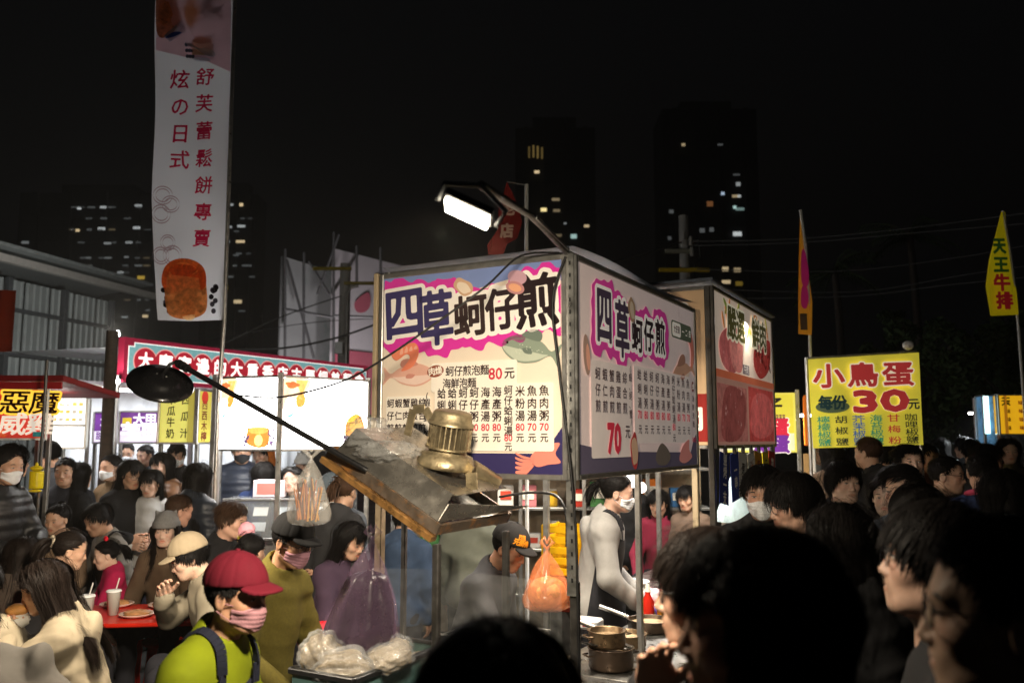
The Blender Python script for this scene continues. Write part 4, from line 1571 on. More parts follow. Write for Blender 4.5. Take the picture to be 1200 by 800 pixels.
# ---- flags --------------------------------------------------------------------------------------
def feather_flag(label, base_u, base_v, Y, outline, m, pole_px, texts=(), name='feather_flag', bulge=.03):
    """outline in photo pixels, closed; pole from px list down to the ground"""
    b = at(*pole_px[-1], Y)
    t = thing(name, label, 'flag', (b.x, Y, 0))
    o = Vector((b.x, Y, 0))
    mb = MB()
    pts = [at(u, v, Y) - o for u, v in outline]
    n = len(pts)
    mb.add([p + Vector((0, bulge * math.sin(i * 1.3), 0)) for i, p in enumerate(pts)], [tuple(range(n))])
    mb.add([p + Vector((0, bulge * math.sin(i * 1.3) + .004, 0)) for i, p in enumerate(pts)], [tuple(range(n))[::-1]])
    cl = mb.build('cloth', m, t)
    pm = MB()
    P = [at(u, v, Y) - o for u, v in pole_px]
    P.append(Vector((P[-1].x, 0, 0)))
    pm.tube(P, .014, 8)
    pm.build('pole', WHITE_PL, t)
    pr = Print(cl, bulge + .004, (1, 0, 0), (0, 0, 0))
    for (tx, u, v, size_px, m_, wd) in texts:
        p = at(u, v, Y) - o
        pr.text(tx, size_px / FOCAL * Y, (p.x, p.z), m_, 1, bold=.05, wide=wd)
    return t, pr, o


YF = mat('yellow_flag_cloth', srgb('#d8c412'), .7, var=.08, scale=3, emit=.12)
t, pr, _ = feather_flag('yellow feather flag with green and red lettering at the right edge', 0, 0, 9.0,
                        [(1161, 370), (1157, 335), (1160, 305), (1166, 275), (1172, 249), (1178, 248), (1183, 280), (1187, 315), (1190, 345), (1192, 369)][::-1][::-1], YF,
                        [(1175, 247), (1183, 290), (1190, 345), (1194, 390), (1199, 460)],
                        (('天', 1169, 289, 19, ink('#3a6a2c', .06), .75), ('王', 1171, 311, 19, ink('#3a6a2c', .06), .9), ('牛', 1172, 332, 20, ink('#b8282c', .1), .95), ('排', 1175, 353, 20, ink('#b8282c', .1), .95)))
pr.done()
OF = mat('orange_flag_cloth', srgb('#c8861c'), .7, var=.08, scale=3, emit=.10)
t, pr, o = feather_flag('narrow orange and magenta feather flag seen edge-on by the yellow banner', 0, 0, 7.6,
                        [(938, 247), (943, 275), (948, 320), (951, 355), (950, 393), (936, 391), (937, 340), (937, 290)], OF, [(938, 246), (944, 290), (948, 350), (949, 395), (951, 460)])
P2 = lambda u, v: tuple((at(u, v, 7.6) - o)[i] for i in (0, 2))
pr.blob([P2(937.5, 300), P2(941, 294), P2(946, 318), P2(945, 335), P2(938, 332)], ink('#b8286c', .10), 1)
pr.blob([P2(938, 338), P2(943, 336), P2(946, 350), P2(943, 362), P2(937.5, 358)], ink('#b8286c', .10), 1)
pr.rect(*P2(936.5, 387), *P2(944, 368), ink('#5a4a44'), 1)
pr.done()
RF = mat('red_flag_cloth', srgb('#8c2420'), .8, var=.15, scale=3)
t, pr, o = feather_flag('small dark red pointed flag behind the bright floodlamp', 0, 0, 6.2,
                        [(594, 213), (601, 226), (609, 246), (612, 262), (606, 280), (594, 286), (590, 297), (572, 298), (571, 288), (583, 270), (584, 246)], RF, [(617, 216), (617, 260), (617, 300)],
                        (('老', 596, 246, 17, ink('#d8b8a8'), .9), ('店', 594, 272, 17, ink('#d8b8a8'), .9)))
pr.done()
mb = MB()
mb.bar(at(594, 213, 6.2) - o, at(617, 217, 6.2) - o, .008, .008)
mb.build('top_rod', ALU, t)

# tall white banner --------------------------------------------------------------------------------
Yw = 6.6
wb = thing('tall_banner', 'tall white vertical banner with red brush lettering and a caramel pancake photo', 'banner', (at(252, 600, Yw).x, Yw, 0))
o = Vector((at(252, 600, Yw).x, Yw, 0))
top, bot = -26, 375


def wbp(a, b):
    # a: 0 left .. 1 right, b: 0 bottom .. 1 top
    v = bot + (top - bot) * b
    uR = 263 + (273 - 263) * (375 - v) / 375
    uL = np.interp(v, [-30, 100, 230, 300, 350, 376], [183, 181.5, 179, 179.5, 182, 185])
    u = uL + (uR - uL) * a
    p = at(u, v, Yw) - o
    return p + Vector((0, .03 * math.sin(a * 3.2) + .018 * math.sin(b * 13 + a * 4), 0))


WBM = mat('banner_white_cloth', (.74, .75, .80), .75, var=.05, scale=2, bump=.08, bscale=20, trl=.75)
cl = MB().grid(wbp, 10, 40).build('cloth', WBM, wb)


class CPrint(Print):
    def __init__(self, parent, fn, depth=.004):
        self.parent, self.fn, self.acc, self.dp = parent, fn, {}, depth

    def pt(self, x, z, layer):
        return self.fn(x, z) + Vector((0, -self.dp - .003 * layer, 0))


def tink(h):
    return mat('cloth_print_' + h.lstrip('#'), srgb(h), .75, var=.06, scale=8, trl=.72, spec=.1)


pr = CPrint(cl, wbp)
RED = tink('#d0204c')
HT = 4.55                # banner height / width
sc = 1 / HT


def wtext(s, cx, cv, sz, pitch=1.0, m=RED, bold=.03):
    # lettering in banner space: x 0..1, z scaled by the aspect
    n = len(s)
    for i, ch in enumerate(s):
        z = 1 - (cv + i * sz * pitch) / HT
        for S in segs(ch, 1, (0, 0)):
            S = S * sz
            xs = np.arange(S[..., 0].min() - .06, S[..., 0].max() + .06, sz / 30)
            zs = np.arange(S[..., 1].min() - .06, S[..., 1].max() + .06, sz / 30)
            F = seg_field(S, xs, zs) - bold * sz
            V, fc = fill_iso(F, xs[0], zs[0], sz / 30)
            pr._add('lettering', m, 3, [(cx + x + z_ * .08, z + z_ / HT) for x, z_ in V], fc)


wtext('舒芙蕾鬆餅專賣', .66, 1.32, .235, 1.52, bold=.016)
wtext('炫の日式', .33, 1.36, .25, 1.40, bold=.016)
vz = lambda v: (bot - v) / (bot - top)
# top pictures
pr.shape([(.02, vz(60)), (.35, vz(66)), (.70, vz(72)), (.985, vz(84)), (.985, vz(-24)), (.02, vz(-24))], tink('#e8c0c8'), 1)
cake = lambda h: mat('cake_' + h.lstrip('#'), srgb(h), .6, var=.40, scale=26, trl=.6, stain=(srgb('#5a200c'), 20, .60))
pr.blob([(.03, vz(-20)), (.20, vz(-10)), (.33, vz(22)), (.16, vz(44)), (.03, vz(38))], cake('#b87a58'), 2)
pr.blob([(.06, vz(8)), (.16, vz(2)), (.22, vz(16)), (.15, vz(30)), (.07, vz(28))], cake('#d89a68'), 3)
pr.blob([(.36, vz(8)), (.46, vz(-6)), (.56, vz(12)), (.52, vz(26)), (.44, vz(32)), (.38, vz(22))], cake('#e8a848'), 3)
pr.shape([(.12, vz(44)), (.33, vz(22)), (.40, vz(34)), (.20, vz(50))], tink('#b8bcc8'), 3)
pr.blob([(.14, vz(46)), (.24, vz(38)), (.34, vz(38)), (.24, vz(44))], tink('#3a58a0'), 4)
for k in range(22):
    q = random.Random(k)
    pr.oval((.58 + .28 * q.random(), vz(-18 + 40 * q.random())), .035, .008, tink(('#2a262a', '#4a4648', '#6a6468')[k % 3]), 3, n=9)
for k in range(9):
    pr.oval((.40 + .035 * (k % 3) + .01 * (k // 3), vz(52 + 7 * (k // 3))), .022, .006, tink('#5a6270'), 3, n=10)
pr.oval((.62, vz(66)), .16, .014, tink('#c8d0dc'), 2)
pr.rect(.47, vz(64), .74, vz(46), tink('#d8b894'), 3, r=.012)
pr.oval((.605, vz(46)), .125, .012, tink('#c89878'), 4)
pr.blob([(.46, vz(52)), (.60, vz(56)), (.76, vz(50)), (.78, vz(64)), (.70, vz(66)), (.58, vz(60))], tink('#e0e0e4'), 5)
# bottom pancake photo
for k in range(60):
    q = random.Random(k + 7)
    pr.oval((.10 + .80 * q.random(), vz(336 + 30 * q.random())), .04, .008, tink(('#1c181c', '#3a363c', '#55505a')[k % 3]), 2 + k % 2, n=9)
pr.blob([(.14, vz(362)), (.13, vz(330)), (.16, vz(316)), (.40, vz(310)), (.68, vz(316)), (.74, vz(335)), (.72, vz(364)), (.45, vz(373)), (.22, vz(371))], cake('#e08848'), 4)
pr.blob([(.10, vz(334)), (.14, vz(314)), (.30, vz(304)), (.52, vz(304)), (.70, vz(314)), (.74, vz(332)), (.66, vz(340)), (.45, vz(338)), (.25, vz(344))], cake('#d05a20'), 5)
pr.blob([(.20, vz(320)), (.34, vz(308)), (.50, vz(309)), (.62, vz(318)), (.46, vz(324)), (.30, vz(326))], cake('#f08a40'), 6)
pr.blob([(.36, vz(372)), (.38, vz(350)), (.46, vz(345)), (.52, vz(352)), (.54, vz(372))], cake('#f8d8a0'), 6)
# pale flower outlines
for (x, v, rx) in ((.14, 230, .12), (.24, 240, .11), (.12, 252, .12), (.26, 300, .13), (.10, 300, .11), (.20, 285, .10)):
    for ring in (1, .72):
        pts = [(x + rx * ring * math.cos(a / 24 * 2 * PI), vz(v) + rx * ring / HT * 1.0 * math.sin(a / 24 * 2 * PI)) for a in range(25)]
        for a, b in zip(pts, pts[1:]):
            pr._add('print', tink('#b8a0a8'), 1, [a, b, (b[0], b[1] + .0035), (a[0], a[1] + .0035)], [(0, 1, 2, 3)])
pr.done()
pm = MB()
P = [at(276, -20, Yw) - o, at(263, 375, Yw) - o, at(256, 470, Yw) - o, Vector((0, 0, 0))]
pm.tube(P, .017, 10)
pm.build('pole', ALU, wb)
MB().bar(wbp(0, 1), wbp(1.02, 1), .02, .02).build('top_rod', ALU, wb)

# ---- left stalls -------------------------------------------------------------------------------------
LBX = 1.5


def lightbox(parent, p0, p1, z0, z1, m, th=.10, fm=ALU, name='light_box'):
    """box from world p0 to p1 (xy), in parent-local coordinates"""
    p0, p1 = Vector((p0[0], p0[1], 0)), Vector((p1[0], p1[1], 0))
    d = (p1 - p0)
    W = d.length
    d.normalize()
    n = d.cross(Vector((0, 0, 1)))
    M = Matrix((d, -n, Vector((0, 0, 1)))).transposed()
    c = (p0 + p1) / 2 - n * th / 2
    b = MB().box(c + Vector((0, 0, (z0 + z1) / 2)), (W, th, z1 - z0), M, ch=.002).build(name, m, parent)
    frame(parent, tuple(d), tuple(p0 + Vector((0, 0, z0))), W, z1 - z0, fm, .018, .03)
    return Print(b, .002, tuple(d), tuple(p0 + Vector((0, 0, z0)))), W, z1 - z0


def xy(u, Y):
    p = at(u, 500, Y)
    return Vector((p.x, Y, 0))


# pancake stall with two bright light boxes
PC = xy(327, 6.7)
pc = thing('pancake_stall', 'souffle pancake stall with two glowing white light box signs', 'food stall', PC)
zA0, zA1 = at(327, 526, 6.7).z, at(327, 442, 6.7).z
LBW = mat('lightbox_white', (.9, .9, .9), .4, var=0, emit=8, ecol=(1, .985, .96))
for (ua, Ya, ub, Yb_, big) in ((256, 6.9, 325, 6.72, False), (330, 6.7, 429, 7.25, True)):
    pr, W, H_ = lightbox(pc, xy(ua, Ya) - PC, xy(ub, Yb_) - PC, zA0, zA1, LBW)
    e = 1.0
    cm = lambda h, e=e: mat('cakelit_' + h.lstrip('#'), srgb(h), .5, var=.25, scale=22, emit=1.25, stain=(srgb('#ffe8c0'), 20, .58))
    pr.blob([(W * .0, H_ * .98), (W * .30, H_ * .99), (W * .26, H_ * .80), (W * .20, H_ * .68), (W * .06, H_ * .72), (W * .01, H_ * .55)], cm('#f4d4b0'), 1)
    pr.shape([(W * .14, H_ * .97), (W * .28, H_ * .97), (W * .21, H_ * .74)], cm('#f0b060'), 2)
    pr.oval((W * .10, H_ * .90), W * .07, H_ * .05, cm('#e06a38'), 3, wob=.2, seed=4)
    pr.oval((W * .20, H_ * .68), W * .055, H_ * .10, cm('#f0a048'), 3, rot=-.3)
    pr.blob([(W * .05, H_ * .46), (W * .14, H_ * .52), (W * .18, H_ * .56), (W * .10, H_ * .45)], ink('#7cc4e8', 1.1), 2)
    if not big:
        pr.blob([(W * .50, H_ * .08), (W * .50, H_ * .24), (W * .53, H_ * .30), (W * .84, H_ * .30), (W * .88, H_ * .22), (W * .86, H_ * .06), (W * .70, H_ * .015)], cm('#e8843a'), 2)
        pr.oval((W * .69, H_ * .26), W * .17, H_ * .05, cm('#f0b058'), 3)
        pr.oval((W * .70, H_ * .12), W * .07, H_ * .08, cm('#ffd88a'), 3)
    else:
        pr.oval((W * .855, H_ * .27), W * .125, H_ * .24, cm('#f0a038'), 2, wob=.03)
        pr.oval((W * .85, H_ * .36), W * .085, H_ * .12, cm('#f6b848'), 3, wob=.1, seed=3)
        pr.oval((W * .86, H_ * .10), W * .06, H_ * .06, cm('#ffe0a0'), 3)
    for k in range(12):
        q = random.Random(k)
        pr.oval((W * ((.45 + .08 * q.random()) if not big else (.72 + .05 * q.random())), H_ * (.04 + .14 * q.random())), W * .02, H_ * .02, ink('#7a6a8a', .5), 3, n=10)
        pr.oval((W * ((.86 + .1 * q.random()) if not big else (.96 + .03 * q.random())), H_ * (.04 + .24 * q.random())), W * .02, H_ * .02, ink('#8a7a98', .5), 3, n=10)
    pr.done()
for (u, Y) in ((250, 6.92), (256.5, 6.95), (327.5, 6.70), (431, 7.3)):
    p = xy(u, Y) - PC
    MB().box((p.x, p.y, zA1 / 2 + .02), (.036, .036, zA1 + .04)).build('post', ALU, pc)
MB().box((-.05, .75, .50), (1.15, .55, 1.0)).build('counter', mat('counter_white', (.55, .54, .52), .5, var=.1), pc)
MB().box((-.05, .75, 1.015), (1.25, .65, .03)).build('counter_top', STAIN, pc)
tl = thing('tube_lamp', 'white tube lamp behind the pancake stall light boxes', 'lamp', PC + Vector((-.05, .75, 2.1)))
MB().cyl((-.55, 0, 0), (.55, 0, 0), .014, n=10).build('tube', TUBE_W, tl)
MB().box((0, 0, .03), (1.2, .05, .025)).build('housing', WHITE_PL, tl)
area_lamp(tl, (0, 0, -.03), (0, -.2, -1), 1.1, 22, (1, .97, .92), size_y=.06)
# glass display case
dcs = thing('display_case', 'low glass display case with white paper cards on the pancake counter', 'display case', PC + Vector((-.10, .62, 1.031)))
for (x, s_) in ((-.45, .02), (.45, .02)):
    for y in (-.2, .2):
        MB().box((x, y, .16), (.02, .02, .32)).build('frame_post', ALU, dcs)
for (y, z) in ((-.2, .33), (.2, .33), (-.2, .01), (.2, .01)):
    MB().box((0, y, z), (.92, .02, .02)).build('frame_rail', ALU, dcs)
MB().box((0, -.2, .17), (.88, .004, .30)).build('glass_pane', GLASS, dcs)
MB().box((0, 0, .335), (.9, .38, .006)).build('glass_top', GLASS, dcs)
for k in range(10):
    MB().box((-.37 + .18 * (k % 5), -.10 + .06 * (k // 5), .10 + .12 * (k // 5)), (.12, .01, .08), Matrix.Rotation(R(-30), 3, 'X')).build('card', ink(('#e8e8e4', '#c8d0d4', '#dcd8c8')[k % 3]), dcs)
MB().box((0, .17, .315), (.86, .02, .012)).build('added_led_strip', mat('added_case_led', (1, 1, 1), .4, var=0, emit=9, ecol=(1, .97, .92)), dcs)  # glowing strip added to brighten the cards in the case
bx = thing('snack_box', 'small white and pink snack box standing on the glass display case', 'box', PC + Vector((-.22, .62, 1.372)))
MB().box((0, 0, .07), (.26, .16, .14)).build('carton', ink('#e8d8dc'), bx)
MB().box((-.02, -.083, .07), (.15, .004, .09)).build('print', ink('#d87a70'), bx)
bx = thing('paper_tray', 'flat white paper tray beside the snack box on the display case', 'tray', PC + Vector((.08, .60, 1.372)))
MB().box((0, 0, .02), (.16, .12, .04)).build('tray_body', ink('#dcdcd8'), bx)

# yellow juice sign stall
JC = xy(229, 7.6)
js = thing('juice_stall', 'papaya milk and watermelon juice stall with yellow sign boxes', 'food stall', JC)
z0, z1 = at(229, 518, 7.6).z, at(229, 458, 7.6).z
LY = mat('juice_sign_yellow', srgb('#d8d268'), .5, var=.05, emit=.50)
pr, W, H_ = lightbox(js, xy(187, 7.7) - JC, xy(228, 7.6) - JC, z0, z1, LY)
DKG = ink('#4a4a22', .05)
pr.text('木瓜牛奶', .085, (W * .32, H_ * .50), DKG, 1, bold=.02, vertical=True, pitch=1.18)
pr.text('西瓜汁', .085, (W * .72, H_ * .50), DKG, 1, bold=.02, vertical=True, pitch=1.75)
pr.done()
LY2 = mat('juice_sign_dim', srgb('#b4a848'), .5, var=.05, emit=.30)
pr, W, H_ = lightbox(js, xy(231, 7.58) - JC, xy(256, 7.9) - JC, z0, z1, LY2)
pr.text('西西木檸', .085, (W * .30, H_ * .42), ink('#6a3a28', .05), 1, bold=.02, vertical=True, pitch=1.1)
pr.text('瓜瓜檬', .085, (W * .74, H_ * .36), ink('#6a3a28', .05), 1, bold=.02, vertical=True, pitch=1.3)
pr.oval((W * .30, H_ * .88), .05, .06, ink('#b8382c', .1), 1)
pr.done()
for (u, Y) in ((187, 7.72), (229.5, 7.59), (257, 7.95)):
    p = xy(u, Y) - JC
    MB().box((p.x, p.y + .05, z1 / 2), (.035, .035, z1)).build('post', STEEL, js)
MB().box((0, .55, .45), (.8, .5, .9)).build('counter', MATS['counter_white'], js)

# purple taro stall
TC = xy(163, 9.4)
ts = thing('taro_stall', 'taro dessert stall with purple and white lit sign', 'food stall', TC)
z0, z1 = at(163, 518, 9.4).z, at(163, 483, 9.4).z
PU = mat('taro_purple', srgb('#6a3488'), .5, var=.08, emit=.55)
for (ua, ub, Ya, Yb_, txt) in ((141, 187, 9.4, 9.4, '大甲'), (111, 129, 9.6, 9.5, '大')):
    pr, W, H_ = lightbox(ts, xy(ua, Ya) - TC, xy(ub, Yb_) - TC, z0, z1, PU)
    pr.rect(0.005, 0.005, W - .005, H_ * .38, ink('#e4dcea', .8), 1)
    if len(txt) == 2:
        pr.rect(W * .05, H_ * .62, W * .28, H_ * .82, ink('#d8c040', .7), 1)
        pr.text(txt, .13, (W * .62, H_ * .76), ink('#e8e0f0', .8), 1, bold=.04)
        it = segs('芋頭', .20, (W * .55, H_ * .34), wide=1.15)
        pr.halo(it, .012, PU, 2)
        pr.text('芋頭', .20, (W * .55, H_ * .34), ink('#f4f0f8', .9), 3, bold=.05, wide=1.15)
    else:
        pr.text('大', .11, (W * .6, H_ * .72), ink('#e8e0f0', .8), 1, bold=.04)
        pr.text('甜品', .09, (W * .5, H_ * .22), PU, 2, bold=.03)
    pr.done()
for u, Y in ((110, 9.6), (130, 9.5), (140, 9.42), (188, 9.42)):
    p = xy(u, Y) - TC
    MB().box((p.x, p.y + .05, z1 / 2), (.035, .035, z1)).build('post', ALU, ts)
MB().box((.02, .5, .45), (.9, .6, .9)).build('counter', MATS['counter_white'], ts)

# white menu light box stall
MC = xy(74, 8.4)
ms = thing('menu_stall', 'stall with a plain white two-tier lit menu box by the timber pole', 'food stall', MC)
za, zb_, zc = at(74, 465, 8.4).z, at(74, 498, 8.4).z, at(74, 524, 8.4).z
pr, W, H_ = lightbox(ms, xy(50, 8.4) - MC, xy(99, 8.6) - MC, zb_ + .01, za, mat('menu_white', (.9, .9, .9), .4, var=0, emit=1.1, ecol=(1, .99, .95)))
for r_ in range(3):
    for c_ in range(6):
        pr.rect(W * (.06 + .155 * c_), H_ * (.12 + .29 * r_), W * (.16 + .155 * c_), H_ * (.24 + .29 * r_), ink(('#f0d878', '#e8c870', '#c8c0b0')[(r_ + c_) % 3], .8), 1)
pr.done()
pr, W, H_ = lightbox(ms, xy(50, 8.4) - MC, xy(99, 8.6) - MC, zc, zb_ - .01, mat('menu_white2', (.9, .9, .9), .4, var=0, emit=1.25, ecol=(.97, 1, .98)))
pr.done()
for u, Y in ((49, 8.42), (100, 8.62), (72, 8.52)):
    p = xy(u, Y) - MC
    MB().box((p.x, p.y + .06, za / 2), (.032, .032, za)).build('post', ALU, ms)
MB().box((0, .55, .47), (.75, .5, .94)).build('counter', mat('dark_counter', (.03, .03, .032), .5), ms)

# red fried chicken stall with awning
RC = xy(20, 6.9)
rs_ = thing('fried_chicken_stall', 'fried chicken stall with red and orange sign under a red awning', 'food stall', RC)
z0, z1 = at(20, 513, 6.9).z, at(20, 456, 6.9).z
pr, W, H_ = lightbox(rs_, xy(-50, 6.75) - RC, xy(53, 7.0) - RC, z0, z1, mat('chicken_sign_red', srgb('#c02818'), .5, var=.2, scale=5, emit=.45, stain=(srgb('#e08820'), 4, .54)))
it = segs('惡魔', .19, (W * .80, H_ * .73), wide=1.1, slant=.1)
pr.halo(it, .02, ink('#f0c040', .8), 1)
pr.text('惡魔', .19, (W * .80, H_ * .73), ink('#2a1208'), 2, bold=.015, wide=1.1, slant=.1)
pr.text('威雞', .18, (W * .78, H_ * .28), ink('#f8ead8', .45), 2, bold=.022, wide=1.1, slant=.1)
pr.rect(W * .86, .01, W - .005, H_ * .13, ink('#2a6a68', .4), 3)
pr.done()
for u, Y in ((-50, 6.77), (54, 7.02), (41, 7.3)):
    p = xy(u, Y) - RC
    MB().box((p.x, p.y + .06, z1 / 2), (.035, .035, z1)).build('post', ALU if u != 41 else STEEL_DARK, rs_)
zt_ = at(20, 446, 6.9).z
MB().box((-.12, .40, zt_ - .03), (1.05, 1.0, .05), Matrix.Rotation(R(-5), 3, 'X')).build('awning', mat('red_awning', srgb('#7a1418'), .6, var=.15), rs_)
MB().box((-.12, -.115, zt_ - .045), (1.05, .02, .055)).build('awning_edge', mat('red_awning_edge', srgb('#a01c20'), .6, var=.1), rs_)
MB().box((0, .45, .5), (1.0, .6, 1.0)).build('counter', MATS['dark_counter'], rs_)
MB().box((.10, .36, 1.2), (.6, .02, .42)).build('sign_board', ink('#26262a', .02), rs_)
tl = thing('tube_lamp', 'white tube lamp under the red awning of the fried chicken stall', 'lamp', RC + Vector((-.15, .50, 2.18)))
MB().cyl((-.3, 0, 0), (.3, 0, 0), .014, n=10).build('tube', TUBE_W, tl)
area_lamp(tl, (0, 0, -.03), (0, -.2, -1), .7, 12, (1, .96, .9), size_y=.06)
yb = thing('yellow_bag', 'bright yellow plastic bag hanging on the dark post among the crowd', 'bag', at(42, 562, 6.4))
mb = MB()
mb.grid(lambda a, b: Vector((.05 * math.cos(2 * PI * a) * (1 + .1 * math.sin(6 * PI * a)), .04 * math.sin(2 * PI * a), -.08 + .16 * b)) * (1 if .02 < b < .98 else .8), 20, 10)
mb.ell((0, 0, .085), (.048, .038, .02), 12, 6)
mb.ell((0, 0, .11), (.012, .012, .02), 8, 6)
mb.ell((0, 0, -.08), (.048, .038, .012), 12, 6)
mb.build('bag_body', mat('yellow_plastic', srgb('#d8c010'), .35, var=.15, scale=20, emit=.05), yb)
MB().cyl((-.005, .06, -at(42, 562, 6.4).z), (-.005, .06, .9), .012).build('post', STEEL_DARK, yb)

# long red restaurant signboard
S0, S1 = xy(141, 9.0), xy(430, 12.6)
sg = thing('restaurant_front', 'restaurant front with long red signboard of white characters in red discs', 'restaurant', S0)
d = S1 - S0
LW = d.length
d.normalize()
zb2, zt2 = 2.46, 2.94
E = .42
MB().box((LW / 2, .06, (zb2 + zt2) / 2), (LW, .10, zt2 - zb2), ch=0)
M = Matrix((d, -d.cross(Vector((0, 0, 1))), Vector((0, 0, 1)))).transposed()
pn = MB().box(d * LW / 2 - d.cross(Vector((0, 0, 1))) * .05 + Vector((0, 0, (zb2 + zt2) / 2)), (LW, .10, zt2 - zb2), M, ch=0).build('signboard', mat('sign_crimson', srgb('#9c2440'), .5, var=.06, emit=.30), sg)
pr = Print(pn, .003, tuple(d), (0, 0, zb2))
HH = zt2 - zb2
wht = ink('#f4f0ea', .85)
m1 = .05


def notch(m, r):
    a, b, c, e_ = m, m, LW - m, HH - m
    return [(a + r, b), (c - r, b), (c - r, b + r * .6), (c, b + r * .6), (c, e_ - r * .6), (c - r, e_ - r * .6), (c - r, e_), (a + r, e_), (a + r, e_ - r * .6), (a, e_ - r * .6), (a, b + r * .6), (a + r, b + r * .6)]


pr.shape(notch(.045, .07), wht, 1)
pr.shape(notch(.055, .07), mat('sign_teal', srgb('#7fb4b8'), .5, var=.12, scale=30, emit=.45), 2)
txt = '大廟宮邊的大重香店古厝細美麵會'
n = len(txt)
for k, ch in enumerate(txt):
    x = .26 + (LW - .48) * k / (n - 1)
    pr.oval((x, HH / 2), .154, .154, ink('#f0b0a8', .5), 3 + (k % 2))
    pr.oval((x, HH / 2), .142, .142, ink('#b82c3c', .45), 5)
    pr.text(ch, .185, (x, HH / 2), ink('#fffaf4', .9), 7, bold=.034)
pr.done()
nv = -d.cross(Vector((0, 0, 1)))
for k in range(5):
    p = d * (LW * (k + .02) / 4.1) + nv * .12
    MB().box((p.x, p.y, zb2 / 2), (.05, .05, zb2)).build('post', ALU, sg)
# bright interior: white curtain wall and lamps behind the sign
cur = MB()
cur.grid(lambda a, b: d * (LW * a) + nv * (1.3 + .05 * math.sin(a * 60)) + Vector((0, 0, .2 + 2.35 * b)), 90, 3)
cur.build('curtain', mat('white_curtain', (.72, .74, .76), .8, var=.05), sg)
rfm = MB()
rfm.add([tuple(d * 0 + nv * .1 + Vector((0, 0, zt2 - .1))), tuple(d * LW + nv * .1 + Vector((0, 0, zt2 - .1))), tuple(d * LW + nv * 2.2 + Vector((0, 0, zt2 - .05))), tuple(nv * 2.2 + Vector((0, 0, zt2 - .05)))], [(0, 1, 2, 3)])
rfm.build('roof_sheet', mat('pale_roof', (.6, .62, .62), .6), sg)
for k in range(4):
    p = S0 + d * (LW * (.10 + .25 * k)) + nv * .7 + Vector((0, 0, 2.42))
    tl = thing('tube_lamp', '%s white ceiling lamp inside the restaurant under the long red signboard' % ['leftmost', 'second', 'third', 'rightmost'][k], 'lamp', p, math.atan2(d.y, d.x), 'restaurant ceiling lamps')
    MB().box((0, 0, 0), (.7, .12, .03)).build('diffuser', mat('led_panel', (.9, .9, .9), .4, var=0, emit=7, ecol=(.94, .98, 1)), tl)
    MB().box((0, 0, .03), (.74, .16, .03)).build('housing', WHITE_PL, tl)
    area_lamp(tl, (0, 0, -.03), (0, 0, -1), .7, 13, (.93, .97, 1), size_y=.12)
# small lamps on the corner pole
for k, (u, v) in enumerate(((139, 392), (138, 447))):
    p = at(u, v, (15.0, 8.9)[k])
    tl = thing('corner_lamp', ['small cold white lamp at the top left corner of the red signboard', 'small warm white lamp at the lower left corner of the red signboard'][k], 'lamp', p)
    MB().ell((0, 0, 0), (.025, .025, .03), 12, 8).build('bulb', mat('corner_bulb_%d' % k, (1, 1, 1), .4, var=0, emit=12, ecol=((.8, 1, .97), (1, .95, .85))[k]), tl)
    MB().box((-.03, .05, .05), (.06, .06, .05)).build('holder', BLACK_PL, tl)
    L = bpy.data.lights.new('lamp_light', 'POINT')
    L.energy = (400, 10)[k]
    L.color = ((1, .98, .93), (1, .95, .86))[k]
    L.shadow_soft_size = .05
    lo2 = bpy.data.objects.new('lamp_light', L)
    link(lo2, tl)
    lo2.location = (-.05, -.06, .02)
# far right stall
FR = xy(1165, 9.6)
fr = thing('corner_food_stall', 'yellow lit food stall with blue light column at the right edge', 'food stall', FR)
z0, z1 = at(1165, 508, 9.6).z, at(1165, 464, 9.6).z
pr, W, H_ = lightbox(fr, xy(1172, 9.5) - FR, xy(1225, 9.5) - FR, z0, z1, mat('yellow_box', srgb('#d8a018'), .5, var=.06, emit=.75))
for r_ in range(4):
    for c_ in range(3):
        pr.text('味', .05, (W * (.2 + .28 * c_), H_ * (.15 + .22 * r_)), ink(('#6a4a18', '#b8382c')[c_ % 2], .05), 1, bold=.03)
pr.text('天', .10, (W * .16, H_ * .85), ink('#3a6a2c', .05), 1, bold=.03)
pr.done()
pr, W, H_ = lightbox(fr, xy(1160, 9.9) - FR, xy(1170, 9.52) - FR, z0, z1, mat('orange_side', srgb('#b87818'), .5, var=.06, emit=.45))
pr.done()
pr, W, H_ = lightbox(fr, xy(1146, 9.9) - FR, xy(1154, 9.6) - FR, at(1150, 527, 9.7).z, z1, mat('blue_column', srgb('#5a8ab0'), .4, var=.5, scale=9, emit=.35))
pr.done()
MB().box((-.09, -.02, (z0 + z1) / 2), (.05, .05, z1 - z0)).build('light_strip', mat('teal_strip', (.6, .8, .85), .4, var=0, emit=2.0, ecol=(.6, .95, .95)), fr)
for u, Y in ((1147, 9.92), (1172, 9.55), (1226, 9.55)):
    p = xy(u, Y) - FR
    MB().box((p.x, p.y + .06, z1 / 2), (.035, .035, z1)).build('post', ALU, fr)
MB().box((.35, .7, .45), (1.0, .6, .9)).build('counter', MATS['counter_white'], fr)
MB().box((.35, 1.2, 1.25), (1.1, .04, .7)).build('back_panel', mat('lit_back', (.75, .78, .80), .4, var=.25, scale=8), fr)
tl = thing('tube_lamp', 'cold white tube lamp inside the right edge food stall', 'lamp', FR + Vector((.50, .7, z0 + .25)))
MB().cyl((-.4, 0, 0), (.4, 0, 0), .014, n=10).build('tube', TUBE_W, tl)
area_lamp(tl, (0, 0, -.03), (0, -.1, -1), .8, 42, (.9, .97, 1), size_y=.06)

